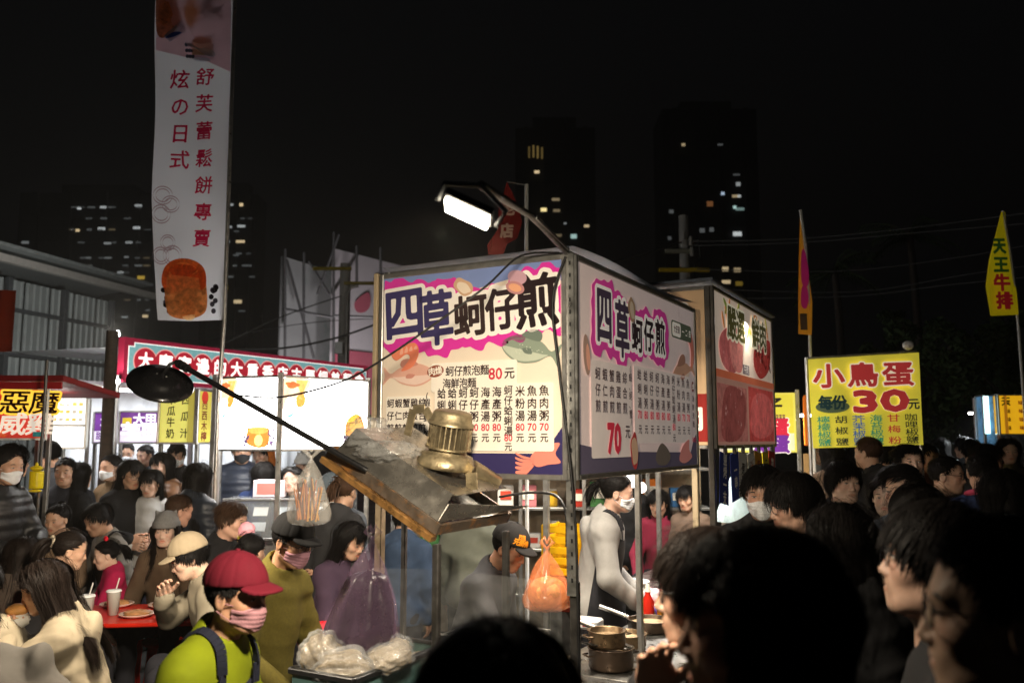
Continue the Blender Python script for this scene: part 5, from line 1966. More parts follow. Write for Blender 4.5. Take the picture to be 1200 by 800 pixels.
# ------------------------------------------------------------------ people: implicit surfaces -> mesh
def smin(a, b, k):
    h = np.clip(.5 + .5 * (b - a) / k, 0, 1)
    return b + (a - b) * h - k * h * (1 - h)


def smax(a, b, k):
    return -smin(-a, -b, k)


def s_ell(P, c, r, rot=None):
    X, Y, Z = P[0] - c[0], P[1] - c[1], P[2] - c[2]
    if rot is not None:
        X, Y, Z = (rot[0][i] * X + rot[1][i] * Y + rot[2][i] * Z for i in range(3))
    k0 = np.sqrt((X / r[0]) ** 2 + (Y / r[1]) ** 2 + (Z / r[2]) ** 2) + 1e-9
    k1 = np.sqrt((X / r[0] ** 2) ** 2 + (Y / r[1] ** 2) ** 2 + (Z / r[2] ** 2) ** 2) + 1e-9
    return k0 * (k0 - 1) / k1


def s_cone(P, a, b, ra, rb):
    d = (b[0] - a[0], b[1] - a[1], b[2] - a[2])
    l2 = d[0] ** 2 + d[1] ** 2 + d[2] ** 2 + 1e-12
    X, Y, Z = P[0] - a[0], P[1] - a[1], P[2] - a[2]
    t = np.clip((X * d[0] + Y * d[1] + Z * d[2]) / l2, 0, 1)
    return np.sqrt((X - t * d[0]) ** 2 + (Y - t * d[1]) ** 2 + (Z - t * d[2]) ** 2) - (ra + (rb - ra) * t)


def gridP(lo, hi, h):
    ax = [np.arange(lo[i], hi[i] + h, h, dtype=np.float32) for i in range(3)]
    X = ax[0][:, None, None]
    Y = ax[1][None, :, None]
    Z = ax[2][None, None, :]
    sh = (len(ax[0]), len(ax[1]), len(ax[2]))
    return (np.broadcast_to(X, sh), np.broadcast_to(Y, sh), np.broadcast_to(Z, sh)), np.array(lo, np.float32)


def surfnet(F, lo, h):
    """naive surface nets: vertices, quads"""
    ins = F < 0
    n = np.array(F.shape) - 1
    corners = [(i, j, k) for i in (0, 1) for j in (0, 1) for k in (0, 1)]
    cnt = np.zeros(n, np.int8)
    for (i, j, k) in corners:
        cnt += ins[i:i + n[0], j:j + n[1], k:k + n[2]]
    act = (cnt > 0) & (cnt < 8)
    ci = np.argwhere(act)
    if not len(ci):
        return np.zeros((0, 3)), np.zeros((0, 4), int)
    vid = np.full(n, -1, np.int32)
    vid[act] = np.arange(len(ci))
    acc = np.zeros((len(ci), 3))
    num = np.zeros(len(ci))
    fv = {c: F[ci[:, 0] + c[0], ci[:, 1] + c[1], ci[:, 2] + c[2]] for c in corners}
    for a in corners:
        for ax in range(3):
            if a[ax]:
                continue
            b = list(a)
            b[ax] = 1
            b = tuple(b)
            fa, fb = fv[a], fv[b]
            cr = (fa < 0) != (fb < 0)
            t = np.where(cr, fa / np.where(cr, fa - fb, 1), 0)
            for q in range(3):
                acc[:, q] += np.where(cr, a[q] + (t if q == ax else 0), 0)
            num += cr
    V = lo + (ci + acc / num[:, None]) * h
    quads = []
    for ax in range(3):
        b, c = (ax + 1) % 3, (ax + 2) % 3
        sl0 = [slice(None)] * 3
        sl1 = [slice(None)] * 3
        sl0[ax] = slice(0, -1)
        sl1[ax] = slice(1, None)
        A, B = ins[tuple(sl0)], ins[tuple(sl1)]
        e = np.argwhere(A != B)
        e = e[(e[:, b] > 0) & (e[:, c] > 0) & (e[:, b] < n[b]) & (e[:, c] < n[c])]
        if not len(e):
            continue
        flip = A[e[:, 0], e[:, 1], e[:, 2]]
        q = []
        for (ob, oc) in ((-1, -1), (0, -1), (0, 0), (-1, 0)):
            p = e.copy()
            p[:, b] += ob
            p[:, c] += oc
            q.append(vid[p[:, 0], p[:, 1], p[:, 2]])
        q = np.stack(q, 1)
        q[~flip] = q[~flip][:, ::-1]
        quads.append(q)
    return V, np.concatenate(quads)


def sd_cranium(P, g=0.0):
    a = s_ell(P, (0, -.014, .030), (.0765 + g, .096 + g, .084 + g))
    b = s_ell(P, (0, .018, -.028), (.060 + g, .068 + g, .084 + g))
    return smin(a, b, .03)


def sd_face_base(P, fem):
    jw = .040 if fem else .047
    d = sd_cranium(P)
    d = smin(d, s_ell(P, (0, .034, -.070), (jw, .046, .040)), .03)
    d = smin(d, s_cone(P, (-.011, .068, -.098), (.011, .068, -.098), .0135, .0135), .024)
    for sx in (-1, 1):
        d = smin(d, s_ell(P, (sx * .040, .054, -.026), (.023, .023, .022)), .022)
        d = smin(d, s_cone(P, (sx * .052, .0, -.062), (sx * .030, .055, -.092), .016, .013), .026)
    return d


def sd_head(P, fem=False, detail=True):
    d = sd_face_base(P, fem)
    br = .0105 if fem else .0135
    d = smin(d, s_cone(P, (-.034, .070, .020), (.034, .070, .020), br, br), .016)
    for sx in (-1, 1):
        d = smax(d, -s_ell(P, (sx * .031, .098, .001), (.020, .018, .011)), .012)
        d = smin(d, s_ell(P, (sx * .031, .0705, .0005), (.0155, .0130, .0105)), .004)
    d = smin(d, s_cone(P, (0, .080, .006), (0, .097, -.034), .0062, .0100), .010)
    for sx in (-1, 1):
        d = smin(d, s_ell(P, (sx * .0115, .0885, -.0375), (.0085, .0095, .0072)), .006)
    d = smin(d, s_ell(P, (0, .074, -.062), (.028, .015, .022)), .016)
    d = smin(d, s_ell(P, (0, .0835, -.0600), (.022, .0085, .0050)), .005)
    d = smin(d, s_ell(P, (0, .0825, -.0700), (.018, .0090, .0058)), .005)
    d = smax(d, -s_ell(P, (0, .096, -.0648), (.024, .0125, .0020)), .0025)
    for sx in (-1, 1):
        e = s_ell(P, (sx * .0775, -.010, -.012), (.0085, .0195, .031))
        e = smax(e, -s_ell(P, (sx * .0865, -.004, -.008), (.006, .011, .020)), .006)
        d = smin(d, e, .008)
    return d


def sd_neck(P, d, r=.053):
    return smin(d, s_cone(P, (0, -.020, -.055), (0, -.045, -.215), r, r + .008), .03)


HEADS = {}


def head_mesh(fem, h):
    k = (fem, h)
    if k in HEADS:
        return HEADS[k]
    P, lo = gridP((-.10, -.13, -.22), (.10, .125, .13), h)
    F = sd_neck(P, sd_head(P, fem), .048 if fem else .056)
    F = smax(F, -.205 - P[2], .01)
    V, Q = surfnet(F, lo, h)
    HEADS[k] = (V, Q)
    return HEADS[k]


def uvs(c, r, n=12, m=8):
    mb = MB().ell(c, r, n, m)
    return np.array(mb.v), np.array(mb.f)


def strip_mesh(pts, w, t, up):
    """small flattened tube (eyebrow, lash)"""
    mb = MB()
    pts = [Vector(p) for p in pts]
    vs, fs = [], []
    n = 6
    for i, p in enumerate(pts):
        d = (pts[min(i + 1, len(pts) - 1)] - pts[max(i - 1, 0)]).normalized()
        s = Vector(up).normalized()
        o = d.cross(s).normalized()
        k = 1 if 0 < i < len(pts) - 1 else .35
        for q in range(n):
            a = 2 * PI * q / n
            vs.append(p + s * math.cos(a) * w * k + o * math.sin(a) * t * k)
    for i in range(len(pts) - 1):
        for q in range(n):
            fs.append((i * n + q, i * n + (q + 1) % n, (i + 1) * n + (q + 1) % n, (i + 1) * n + q))
    return np.array([tuple(v) for v in vs]), np.array(fs)


def face_extras(fem, brow, eyes_open=True):
    """eyeballs, lids and brows: list of (V, F, colour)"""
    out = []
    for sx in (-1, 1):
        c = np.array((sx * .031, .0735, -.0005))
        V, Fc = uvs(c, (.0118, .0118, .0118), 14, 10)
        col = np.tile(np.array((.62, .57, .53)), (len(V), 1))
        dv = (V - c) / .0118
        iris = dv[:, 1] > .80
        col[iris] = (.012, .008, .006)
        if eyes_open:
            # keep only the almond between the lids
            out.append((c + (V - c) * np.array((1.05, 1.03, .46 if eyes_open else .2)), Fc, col))
        # upper lash line and crease
        lash = [(sx * (.031 + x), .0865 - abs(x) * .25 - x * x * 18, .0048 - x * x * 22 + (.0 if eyes_open else -.004)) for x in np.linspace(-.0135, .0145, 6)]
        v, f = strip_mesh(lash, .0013, .0016, (0, .2, 1))
        out.append((v, f, np.tile(np.array((.012, .008, .006)), (len(v), 1))))
        bz = .0215 if fem else .019
        br = [(sx * (.031 + x), .0842 - x * x * 12 - (x * .12 if x > 0 else 0), bz + .0035 - (x - .004) ** 2 * 16) for x in np.linspace(-.019, .021, 7)]
        v, f = strip_mesh(br, .0026 if fem else .0036, .0022, (0, .25, 1))
        out.append((v, f, np.tile(np.array(brow), (len(v), 1))))
    return out


# ---- hair -----------------------------------------------------------------
HAIRS = {}


def hair_mesh(style, res, seed=0):
    """strands (ribbons) grown from the scalp plus an undercoat; head-local coordinates"""
    key = (style, res, seed)
    if key in HAIRS:
        return HAIRS[key]
    rs = np.random.RandomState(seed + 11)
    N, wid, seg, h = {'near': (7500, .0021, 9, .006), 'mid': (2600, .0040, 7, .008), 'far': (300, .013, 5, .012)}[res]
    C = np.array((0, -.014, .030))
    RD = np.array((.0765, .096, .084))
    longh = style in ('long', 'longbang', 'bob', 'wavy')
    back = style in ('pony', 'bun', 'tied')
    # scalp samples
    d = rs.normal(size=(N * 3, 3))
    d /= np.linalg.norm(d, axis=1)[:, None]
    p = C + d * RD
    ang = np.abs(np.arctan2(p[:, 0], p[:, 1] - .0))            # 0 front .. pi back
    line = np.interp(ang, [0, .5, .9, 1.25, 1.6, 2.0, 2.6, 3.15],
                     [.072, .066, .045, .018, .006, -.035, -.060, -.066])
    if style in ('short', 'crop', 'spiky', 'side', 'buzz'):
        line = np.interp(ang, [0, .5, .9, 1.25, 1.6, 2.0, 2.6, 3.15], [.074, .070, .048, .014, .006, -.020, -.045, -.050])
    ok = p[:, 2] > line + rs.normal(size=len(p)) * .006
    p, d = p[ok][:N], d[ok][:N]
    n = d / RD
    n /= np.linalg.norm(n, axis=1)[:, None]
    crown = np.array((.012, -.055, .105))
    flow = p - crown
    flow -= (flow * n).sum(1)[:, None] * n
    flow /= np.linalg.norm(flow, axis=1)[:, None] + 1e-6
    K = len(p)
    front = p[:, 1] > .028
    L = np.full(K, .05)
    grav, lift, curl = .25, .35, .15
    infl = .006
    down = np.array((0, 0, -1.0))
    if style == 'short':
        L = np.where(front, .048, .034) * (.8 + .4 * rs.rand(K))
        grav, lift = .12, .28
        flow = np.where(front[:, None], flow * .7 + np.array((.45, .35, .0)), flow)
    elif style == 'spiky':
        L = .040 * (.7 + .5 * rs.rand(K)); grav, lift = .02, .75
    elif style == 'crop':
        L = np.where(p[:, 2] > .075, .026, .013) * (.8 + .4 * rs.rand(K)); grav, lift = .05, .35
    elif style == 'buzz':
        L = .008 * (.8 + .4 * rs.rand(K)); grav, lift = .02, .6
    elif style == 'side':
        L = np.where(p[:, 2] > .06, .075, .04) * (.8 + .3 * rs.rand(K)); grav, lift = .16, .30
        flow = np.where((p[:, 2] > .06)[:, None], np.array((.9, .15, .1)), flow)
    elif style == 'fringe':                       # bowl-like men's cut with a fringe over the brow
        L = np.where(front, .066, .066) * (.85 + .25 * rs.rand(K)); grav, lift = .30, .22
        flow = np.where(front[:, None], np.array((.25, 1.0, -.1)), flow)
    elif style in ('bob', 'long', 'longbang', 'wavy'):
        base = {'bob': .24, 'long': .46, 'longbang': .44, 'wavy': .50}[style]
        L = np.full(K, base) * (.86 + .22 * rs.rand(K))
        grav, lift, infl = .55, .12, .010
        sgn = np.where(p[:, 0] + .008 * rs.normal(size=K) > 0, 1., -1.)
        flow = np.stack([sgn * 1.0, np.where(front, -.45, -.35), np.full(K, -.1)], 1)
        if style == 'wavy':
            flow[:, 1] = np.where(p[:, 1] > -.03, .35, flow[:, 1])
        isb = np.zeros(K, bool)
        if style in ('longbang', 'bob', 'wavy'):
            isb = front & (np.abs(p[:, 0]) < .046)
            L = np.where(isb, .070 * (.9 + .15 * rs.rand(K)), L)
            flow = np.where(isb[:, None], np.stack([p[:, 0] * 3, np.full(K, 1.2), np.full(K, -.3)], 1), flow)
        curl = .55 if style == 'wavy' else .12
    elif back:
        L = np.full(K, .15) * (.9 + .2 * rs.rand(K))
        knot = np.array((0, -.115, .035)) if style != 'bun' else np.array((0, -.085, .105))
        flow = knot - p
        flow -= (flow * n).sum(1)[:, None] * n
        L = np.minimum(L, np.linalg.norm(knot - p, axis=1) * 1.1)
        grav, lift = 0, .06
        infl = .004
    flow = flow / (np.linalg.norm(flow, axis=1)[:, None] + 1e-6)
    dirv = flow + n * lift + rs.normal(size=(K, 3)) * .10
    dirv /= np.linalg.norm(dirv, axis=1)[:, None]
    pts = [p.copy()]
    ph = rs.rand(K) * 6.28
    q = p.copy()
    infk = infl + .012 * rs.rand(K) * (1 if not back else .35)
    if style in ('buzz', 'crop'):
        infk = infk * .35
    else:
        fly = rs.rand(K) < .035                      # loose flyaway hairs
        infk = np.where(fly, infk + .012 + .016 * rs.rand(K), infk)
        dirv = np.where(fly[:, None], dirv + n * .5 + rs.normal(size=(K, 3)) * .35, dirv)
    for s in range(seg):
        step = L * (((s + 1) / seg) ** 1.5 - (s / seg) ** 1.5)
        if back:
            t = knot - q
            dirv = dirv * .55 + t / (np.linalg.norm(t, axis=1)[:, None] + 1e-4) * .45
        g = grav * (1.0 if s > 0 else .5)
        dirv = dirv + down * g
        if curl > .3 and s > 2:
            dirv = dirv + curl * .6 * np.stack([np.sin(ph + s * 1.6), np.cos(ph + s * 1.6), np.zeros(K)], 1)
        else:
            dirv = dirv + rs.normal(size=(K, 3)) * .05
        dirv /= np.linalg.norm(dirv, axis=1)[:, None]
        q = q + dirv * step[:, None]
        # keep outside the head, neck and shoulders
        for it in range(2):
            qs = (q[:, 0], q[:, 1], q[:, 2])
            f0 = hair_block(qs, longh)
            e = 1e-3
            gx = np.stack([hair_block((qs[0] + e, qs[1], qs[2]), longh) - f0,
                           hair_block((qs[0], qs[1] + e, qs[2]), longh) - f0,
                           hair_block((qs[0], qs[1], qs[2] + e), longh) - f0], 1) / e
            gx /= np.linalg.norm(gx, axis=1)[:, None] + 1e-6
            pen = np.maximum(0, infk - f0)
            if longh:
                pen = pen - .7 * np.maximum(0, f0 - infk - .016) * (q[:, 2] > -.30)
            q = q + gx * pen[:, None]
        pts.append(q.copy())
    if longh:
        # part the curtain round the face: push strands off the face front
        for a in pts[1:]:
            inface = (a[:, 1] > .02) & (a[:, 2] < .035) & (a[:, 2] > (-.09 if style == 'wavy' else -.20)) & (L > .15)
            nn_ = inface.sum()
            lim = (.012 if style == 'long' else .030) + .016 * rs.rand(nn_)
            a[inface, 0] = np.sign(a[inface, 0] + 1e-6) * np.maximum(np.abs(a[inface, 0]), .066 + .02 * rs.rand(nn_))
            a[inface, 1] = np.minimum(a[inface, 1], lim)
    A = np.stack(pts, 1)                                        # K, seg+1, 3
    T = np.gradient(A, axis=1)
    T /= np.linalg.norm(T, axis=2)[:, :, None] + 1e-9
    O = A - np.array((0, -.02, .0))
    if longh:
        O[:, :, 2] = np.maximum(O[:, :, 2], 0)
    O /= np.linalg.norm(O, axis=2)[:, :, None] + 1e-9
    S = np.cross(T, O)
    S /= np.linalg.norm(S, axis=2)[:, :, None] + 1e-9
    tp = np.linspace(0, 1, seg + 1)
    wprof = wid * (.75 + .35 * np.sin(tp * PI)) * np.where(tp > .8, 1 - (tp - .8) * 3.6, 1)
    W = S * wprof[None, :, None] * (.7 + .6 * rs.rand(K))[:, None, None] / 2
    if style not in ('buzz', 'crop'):
        W = np.where(fly[:, None, None], W * .4, W)
    V = np.stack([A - W, A + W + O * .0008], 2).reshape(-1, 3)
    m = seg + 1
    base = (np.arange(K) * m * 2)[:, None] + (np.arange(seg) * 2)[None, :]
    Q = np.stack([base, base + 1, base + 3, base + 2], 2).reshape(-1, 4)
    # undercoat
    top = .13
    zlo = {'bob': -.12, 'long': -.16, 'longbang': -.16, 'wavy': -.16}.get(style, -.085)
    P, lo = gridP((-.105, -.14, zlo), (.105, .115, top), h)
    g = {'buzz': .004, 'crop': .006, 'pony': .008, 'bun': .008, 'tied': .008}.get(style, .010)
    F = s_ell(P, C, RD + g)
    if longh:
        F = smin(F, s_cone(P, (0, -.045, .0), (0, -.05, zlo), .068, .074), .03)
    an = np.abs(np.arctan2(P[0], P[1] + 1e-6))
    ln = np.interp(an, [0, .5, .9, 1.25, 1.6, 2.0, 2.6, 3.15],
                   [.070, .064, .045, .020, .008, -.030, -.058, -.064] if not longh else [.072, .066, .045, .01, -.2, -.3, -.3, -.3])
    if style == 'fringe':
        ln = np.interp(an, [0, .5, .9, 1.25, 1.6, 2.0, 2.6, 3.15], [.050, .048, .034, .010, .004, -.030, -.058, -.064])
    F = np.maximum(F, (ln + .012 - P[2]) * .7)
    if style == 'bun':
        F = smin(F, s_ell(P, (0, -.085, .112), (.035, .033, .030)), .01)
    V2, Q2 = surfnet(F, lo, h)
    V2 = V2 + rs.normal(size=V2.shape) * .0006
    parts_V, parts_Q = [V, V2], [Q, Q2 + len(V)]
    if style in ('pony', 'tied'):
        n2 = 160 if res != 'far' else 50
        st = np.array((0, -.115, .035)) + rs.normal(size=(n2, 3)) * .009
        LL = (.26 if style == 'pony' else .16) * (.75 + .35 * rs.rand(n2))
        dv = np.array((0, -1., .15)) + rs.normal(size=(n2, 3)) * .22
        pp = [st]
        for s in range(6):
            dv = dv + np.array((0, 0.03, -.55))
            dv /= np.linalg.norm(dv, axis=1)[:, None]
            pp.append(pp[-1] + dv * (LL / 6)[:, None])
        A = np.stack(pp, 1)
        T = np.gradient(A, axis=1)
        S = np.cross(T, rs.normal(size=(n2, 1, 3)))
        S /= np.linalg.norm(S, axis=2)[:, :, None] + 1e-9
        W = S * (wid * np.array([1, 1.2, 1.2, 1.1, 1, .8, .2]))[None, :, None]
        V3 = np.stack([A - W, A + W], 2).reshape(-1, 3)
        b3 = (np.arange(n2) * 14)[:, None] + (np.arange(6) * 2)[None, :]
        Q3 = np.stack([b3, b3 + 1, b3 + 3, b3 + 2], 2).reshape(-1, 4)
        parts_Q.append(Q3 + len(V) + len(V2))
        parts_V.append(V3)
    HAIRS[key] = (np.concatenate(parts_V), np.concatenate(parts_Q))
    return HAIRS[key]


def hair_block(P, body):
    d = sd_cranium(P)
    if body:
        d = np.minimum(d, s_cone(P, (0, -.02, -.05), (0, -.045, -.2), .058, .064))
        d = np.minimum(d, s_cone(P, (-.13, -.045, -.285), (.13, -.045, -.285), .062, .062))
        d = np.minimum(d, s_ell(P, (0, -.035, -.45), (.178, .142, .25)))
    return d


# ---- hand -----------------------------------------------------------------
HANDS = {}


def hand_mesh(curl, h, spread=.0, thumb=.5):
    """right hand: wrist at origin, fingers along +y, palm faces -z, thumb on -x"""
    key = (curl, h, spread, thumb)
    if key in HANDS:
        return HANDS[key]
    P, lo = gridP((-.085, -.035, -.10), (.06, .195, .035), h)
    F = s_ell(P, (0, .048, 0), (.041, .056, .0145))
    F = smin(F, s_cone(P, (0, -.03, 0), (0, .015, 0), .026, .025), .02)
    F = smin(F, s_ell(P, (-.026, .035, -.008), (.017, .032, .014)), .012)
    xs, ln = (-.0295, -.0100, .0098, .0280), (.070, .079, .074, .058)
    Fg = None
    for i in range(4):
        p = np.array((xs[i], .088 - abs(i - 1.2) * .004, .001))
        a = curl * (.55 + .07 * i)
        side = (i - 1.5) * (.06 + spread)
        r0 = (.0092, .0095, .0090, .0080)[i]
        for k, fr in enumerate((.46, .30, .24)):
            L = ln[i] * fr
            q = p + L * np.array((math.sin(side) * math.cos(a), math.cos(a) * math.cos(side), -math.sin(a)))
            r1 = r0 * (.93, .92, .84)[k]
            s = s_cone(P, p, q, r0, r1)
            Fg = s if Fg is None else np.minimum(Fg, s) if k == 0 else smin(Fg, s, .002)
            p, r0 = q, r1
            a += curl * (.95, .75, 0)[k]
    F = smin(F, Fg, .006)
    p = np.array((-.033, .026, -.006))
    a = .5 + .35 * (1 - thumb)
    for k, (L, r0, r1) in enumerate(((.036, .0135, .0115), (.031, .0112, .0102), (.025, .0100, .0078))):
        q = p + L * np.array((-math.sin(a), math.cos(a) * .92, -.25 - .5 * thumb * curl * (k + 1) * .5))
        F = smin(F, s_cone(P, p, q, r0, r1), .005)
        p = q
        a -= .22 + .25 * thumb
    V, Q = surfnet(F, lo, h)
    HANDS[key] = (V, Q)
    return HANDS[key]


SKIN = mat('skin', attr='Col', rough=.48, var=.05, scale=60, sss=.12, spec=.42, bump=.06, bscale=260)


def cloth_mat(col, kind='plain'):
    nm = 'cloth_%s_%02x%02x%02x' % (kind, *(int(min(1, c) ** .45 * 255) for c in col))
    if kind == 'puffer':
        return mat(nm, col, .42, var=.12, scale=30, bump=.25, bscale=40, spec=.4)
    if kind == 'knit':
        return mat(nm, col, .9, var=.18, scale=90, bump=.3, bscale=380, spec=.2)
    return mat(nm, col, .85, var=.10, scale=16, bump=.12, bscale=420, spec=.2)


HAIRC = {'black': (.006, .0052, .005), 'dark': (.011, .0075, .006), 'brown': (.045, .024, .014), 'auburn': (.06, .028, .014), 'grey': (.10, .095, .09), 'light': (.11, .065, .035)}


def hair_mat(c):
    return mat('hair_' + c, HAIRC[c], .50, var=.3, scale=150, spec=.09, stretch=(1, 1, .08), bump=.22, bscale=330)


def ik(a, b, l1, l2, hint):
    a, b = Vector(a), Vector(b)
    d = b - a
    L = min(d.length, (l1 + l2) * .995)
    if L < 1e-4:
        L = 1e-4
    dn = d.normalized()
    x = (l1 * l1 - l2 * l2 + L * L) / (2 * L)
    hgt = math.sqrt(max(0, l1 * l1 - x * x))
    hv = Vector(hint)
    hv = hv - dn * hv.dot(dn)
    hv = hv.normalized() if hv.length > 1e-4 else Vector((0, 0, -1))
    return a + dn * x + hv * hgt, a + dn * L


ARMS = {  # hand targets relative to the neck base, in the chest frame (x right, y forward, z up), scaled
    'down': (.24, .03, -.60), 'hold': (.10, .27, -.33), 'low': (.13, .26, -.42), 'table': (.15, .33, -.42),
    'mouth': (.045, .22, .015), 'phone': (.07, .30, -.24), 'reach': (.12, .44, -.30), 'lap': (.12, .26, -.50),
    'pocket': (.22, .10, -.48)}


def euler_m(yaw=0, pitch=0, roll=0):
    return Matrix.Rotation(R(yaw), 3, 'Z') @ Matrix.Rotation(R(pitch), 3, 'X') @ Matrix.Rotation(R(roll), 3, 'Y')


PERSON_N = [0]


def person(label, px, Y, face=0, head=(0, 0, 0), fem=False, hair='short', hairc='black', top=(.02, .02, .022), kind='plain',
           pants=(.02, .02, .025), seated=False, lean=4, arms=('down', 'down'), skin=(.50, .30, .20), res='mid', scale=None,
           extras=(), group=None, hips=None, collar=True, curl=.55, shoes=(.03, .03, .03), wide=1.0, hseed=None, name='person',
           head_scale=1.0, twist=0):
    """px: pixel of the point between the eyes. face: 0 towards the camera, 90 to image right, 180 away."""
    PERSON_N[0] += 1
    seed = PERSON_N[0]
    rs = np.random.RandomState(seed)
    eye = at(px[0], px[1], Y)
    yaw = PI + R(face)
    hyaw, hpitch, hroll = head            # pitch>0 looks down
    if scale is None:
        scale = .95 if fem else 1.0
        if not seated:
            scale = min(1.07, max(.80, (eye.z / math.cos(R(lean)) + .03 * math.sin(R(lean))) / 1.585))
    s = scale
    # skeleton in local space, hips at the origin first
    u = Vector((0, math.sin(R(lean)), math.cos(R(lean))))
    f = Vector((0, math.cos(R(lean)), -math.sin(R(lean))))
    rgt = Vector((1, 0, 0))
    neck = u * .50 * s
    ne = euler_m(0, -lean * .75)
    Hm = euler_m(-hyaw, -hpitch, hroll)
    hc = neck + ne @ Vector((0, .022, .085)) * s + Hm @ Vector((0, .024, .085)) * s * .95
    if hips is None:
        hips = eye.z - hc.z
    # root so that the eye lies where it should
    Rz = Matrix.Rotation(yaw, 3, 'Z')
    root_xy = eye - Rz @ Vector((hc.x, hc.y, 0)) - Rz @ (Hm @ Vector((0, .075 * s, 0))) * .6
    off = Vector((0, 0, hips))
    P0 = off.copy()
    neck, hc = neck + off, hc + off
    if not seated:
        pass
    t = thing(name, label, 'person', (root_xy.x, root_xy.y, 0), yaw, group)
    t['category'] = 'person'
    hsc = s * (.945 if fem else .97) * head_scale
    Hs = np.array(Hm) * hsc
    hcn = np.array(hc)
    vox = {'near': .0038, 'mid': .0062, 'far': .010}[res]
    V, Q = head_mesh(fem, vox)
    col = np.tile(np.array(skin), (len(V), 1))
    # natural colouring: lips, cheeks, ears
    lip = np.sqrt(((V[:, 0]) / .024) ** 2 + ((V[:, 1] - .086) / .02) ** 2 + ((V[:, 2] + .0655) / .0115) ** 2) < 1
    col[lip] = np.array(skin) * np.array((.86, .56, .53) if fem else (.86, .74, .70))
    col[V[:, 2] > .07] *= .8
    warm = np.exp(-(((np.abs(V[:, 0]) - .04) / .022) ** 2 + ((V[:, 2] + .022) / .022) ** 2)) * (V[:, 1] > 0)
    col *= 1 - np.stack([warm * .02, warm * .13, warm * .12], 1)
    Vs, Qs, Cs, nv = [V @ Hs.T + hcn], [Q], [col], len(V)
    if res != 'far' or abs(face) < 100:
        for (v, fq, c) in face_extras(fem, np.array(HAIRC[hairc]) * 1.6 + .01):
            Vs.append(v @ Hs.T + hcn)
            Qs.append(fq + nv)
            Cs.append(c)
            nv += len(v)
    # arms
    sw = (.128 if fem else .150) * s * wide
    shz = -.062 * s
    tw = Matrix.Rotation(R(-twist), 3, 'Z')
    def chest(v):
        v = tw @ Vector(v)
        return neck + rgt * v.x * s + f * v.y * s + u * v.z * s
    sh = {sd: chest((sd * sw / s, -.005, shz / s)) for sd in (-1, 1)}
    arm_pts, HANDM = {}, {}
    for sd, nm in ((1, arms[0]), (-1, arms[1])):
        tgt = ARMS[nm] if isinstance(nm, str) else nm
        tw_ = chest((sd * tgt[0], tgt[1], tgt[2]))
        if nm in ('down', 'pocket'):
            tw_ = sh[sd] + Vector((sd * .05, .05, -.50)) * s
        hint = Vector((sd * .75, -.55, -.45))
        el, wr = ik(sh[sd], tw_, .275 * s, .245 * s, hint)
        arm_pts[sd] = (sh[sd], el, wr, nm)
        # hand
        hh = {'near': .0045, 'mid': .006, 'far': .011}[res]
        hv, hq = hand_mesh(curl if nm not in ('down',) else .35, hh, 0.0, .5)
        d = (wr - el).normalized()
        d2 = d.copy()
        if nm == 'mouth' or not isinstance(nm, str):
            d2 = (d * .6 + Vector((-sd * .45, .1, .75))).normalized()
            pn = Vector((-sd * .9, -.2, .1))
        elif nm in ('table', 'low', 'reach'):
            d2 = (d + Vector((0, .5, .25))).normalized()
            pn = Vector((-sd * .3, 0, -1))
        elif nm == 'down':
            pn = Vector((-sd, 0, 0))
        else:
            d2 = (d + Vector((-sd * .25, .1, .1))).normalized()
            pn = Vector((-sd * .9, .1, -.35))
        pn = (pn - d2 * pn.dot(d2)).normalized()
        xax = d2.cross(-pn)                    # right-hand x
        v = hv.copy()
        if sd < 0:
            v[:, 0] *= -1
        # columns: x, y(finger), z(-palm)
        M3 = np.array((xax, d2, -pn)).T * s * (.92 if fem else 1.0)
        HANDM[sd] = M3
        Vs.append(v @ M3.T + np.array(wr))
        Qs.append((hq if sd > 0 else hq[:, ::-1]) + nv)
        Cs.append(np.tile(np.array(skin) * (1.0, .93, .9), (len(v), 1)))
        nv += len(v)
    # the body under the clothes: torso and limbs a little slimmer than them
    lg = {}
    for sd in (-1, 1):
        hp = P0 + Vector((sd * .085 * s, 0, -.02 * s))
        if seated:
            kn = hp + Vector((sd * .05, .40 * s, .02))
            ft = Vector((kn.x, kn.y + .03, .07))
        else:
            ft = Vector((sd * .10 * s, -.01 + (.05 if sd > 0 else -.04), .07))
            kn = (hp + ft) / 2 + Vector((0, .02, 0))
        lg[sd] = (hp, kn, ft)

    def body_field(P, k, torso=True, armsr=1.0, parts='ta', puff=0):
        F = None
        if 't' in parts:
            Rl = np.array((rgt, f, u)).T          # columns are axes
            ctr = chest((0, .005, -.20))
            F = s_ell(P, ctr, ((.138 if fem else .156) * s * wide + k, (.104 if fem else .114) * s * wide + k, .235 * s + k), Rl)
            F = smin(F, s_ell(P, P0 + u * .10 * s, ((.125 if fem else .138) * s * wide + k, .105 * s * wide + k, .22 * s), Rl), .05)
            F = smin(F, s_ell(P, P0 + u * -.01 * s, ((.168 if fem else .160) * s * wide + k, .118 * s * wide + k, .14 * s), Rl), .06)
            F = smin(F, s_cone(P, sh[-1] - u * .01 * s, sh[1] - u * .01 * s, .046 * s + k, .046 * s + k), .05)
            nb = chest((0, -.02, .03))
            for sd in (-1, 1):
                F = smin(F, s_cone(P, nb, sh[sd], .040 * s + k * .7, .042 * s + k), .045)
        if 'a' in parts:
            for sd in (-1, 1):
                a, e, w, _ = arm_pts[sd]
                A = s_cone(P, a, e, .046 * s * armsr + k, .038 * s * armsr + k)
                A = smin(A, s_cone(P, e, w + (e - w).normalized() * .01, .039 * s * armsr + k, .028 * s * armsr + k), .02)
                F = A if F is None else smin(F, A, .035)
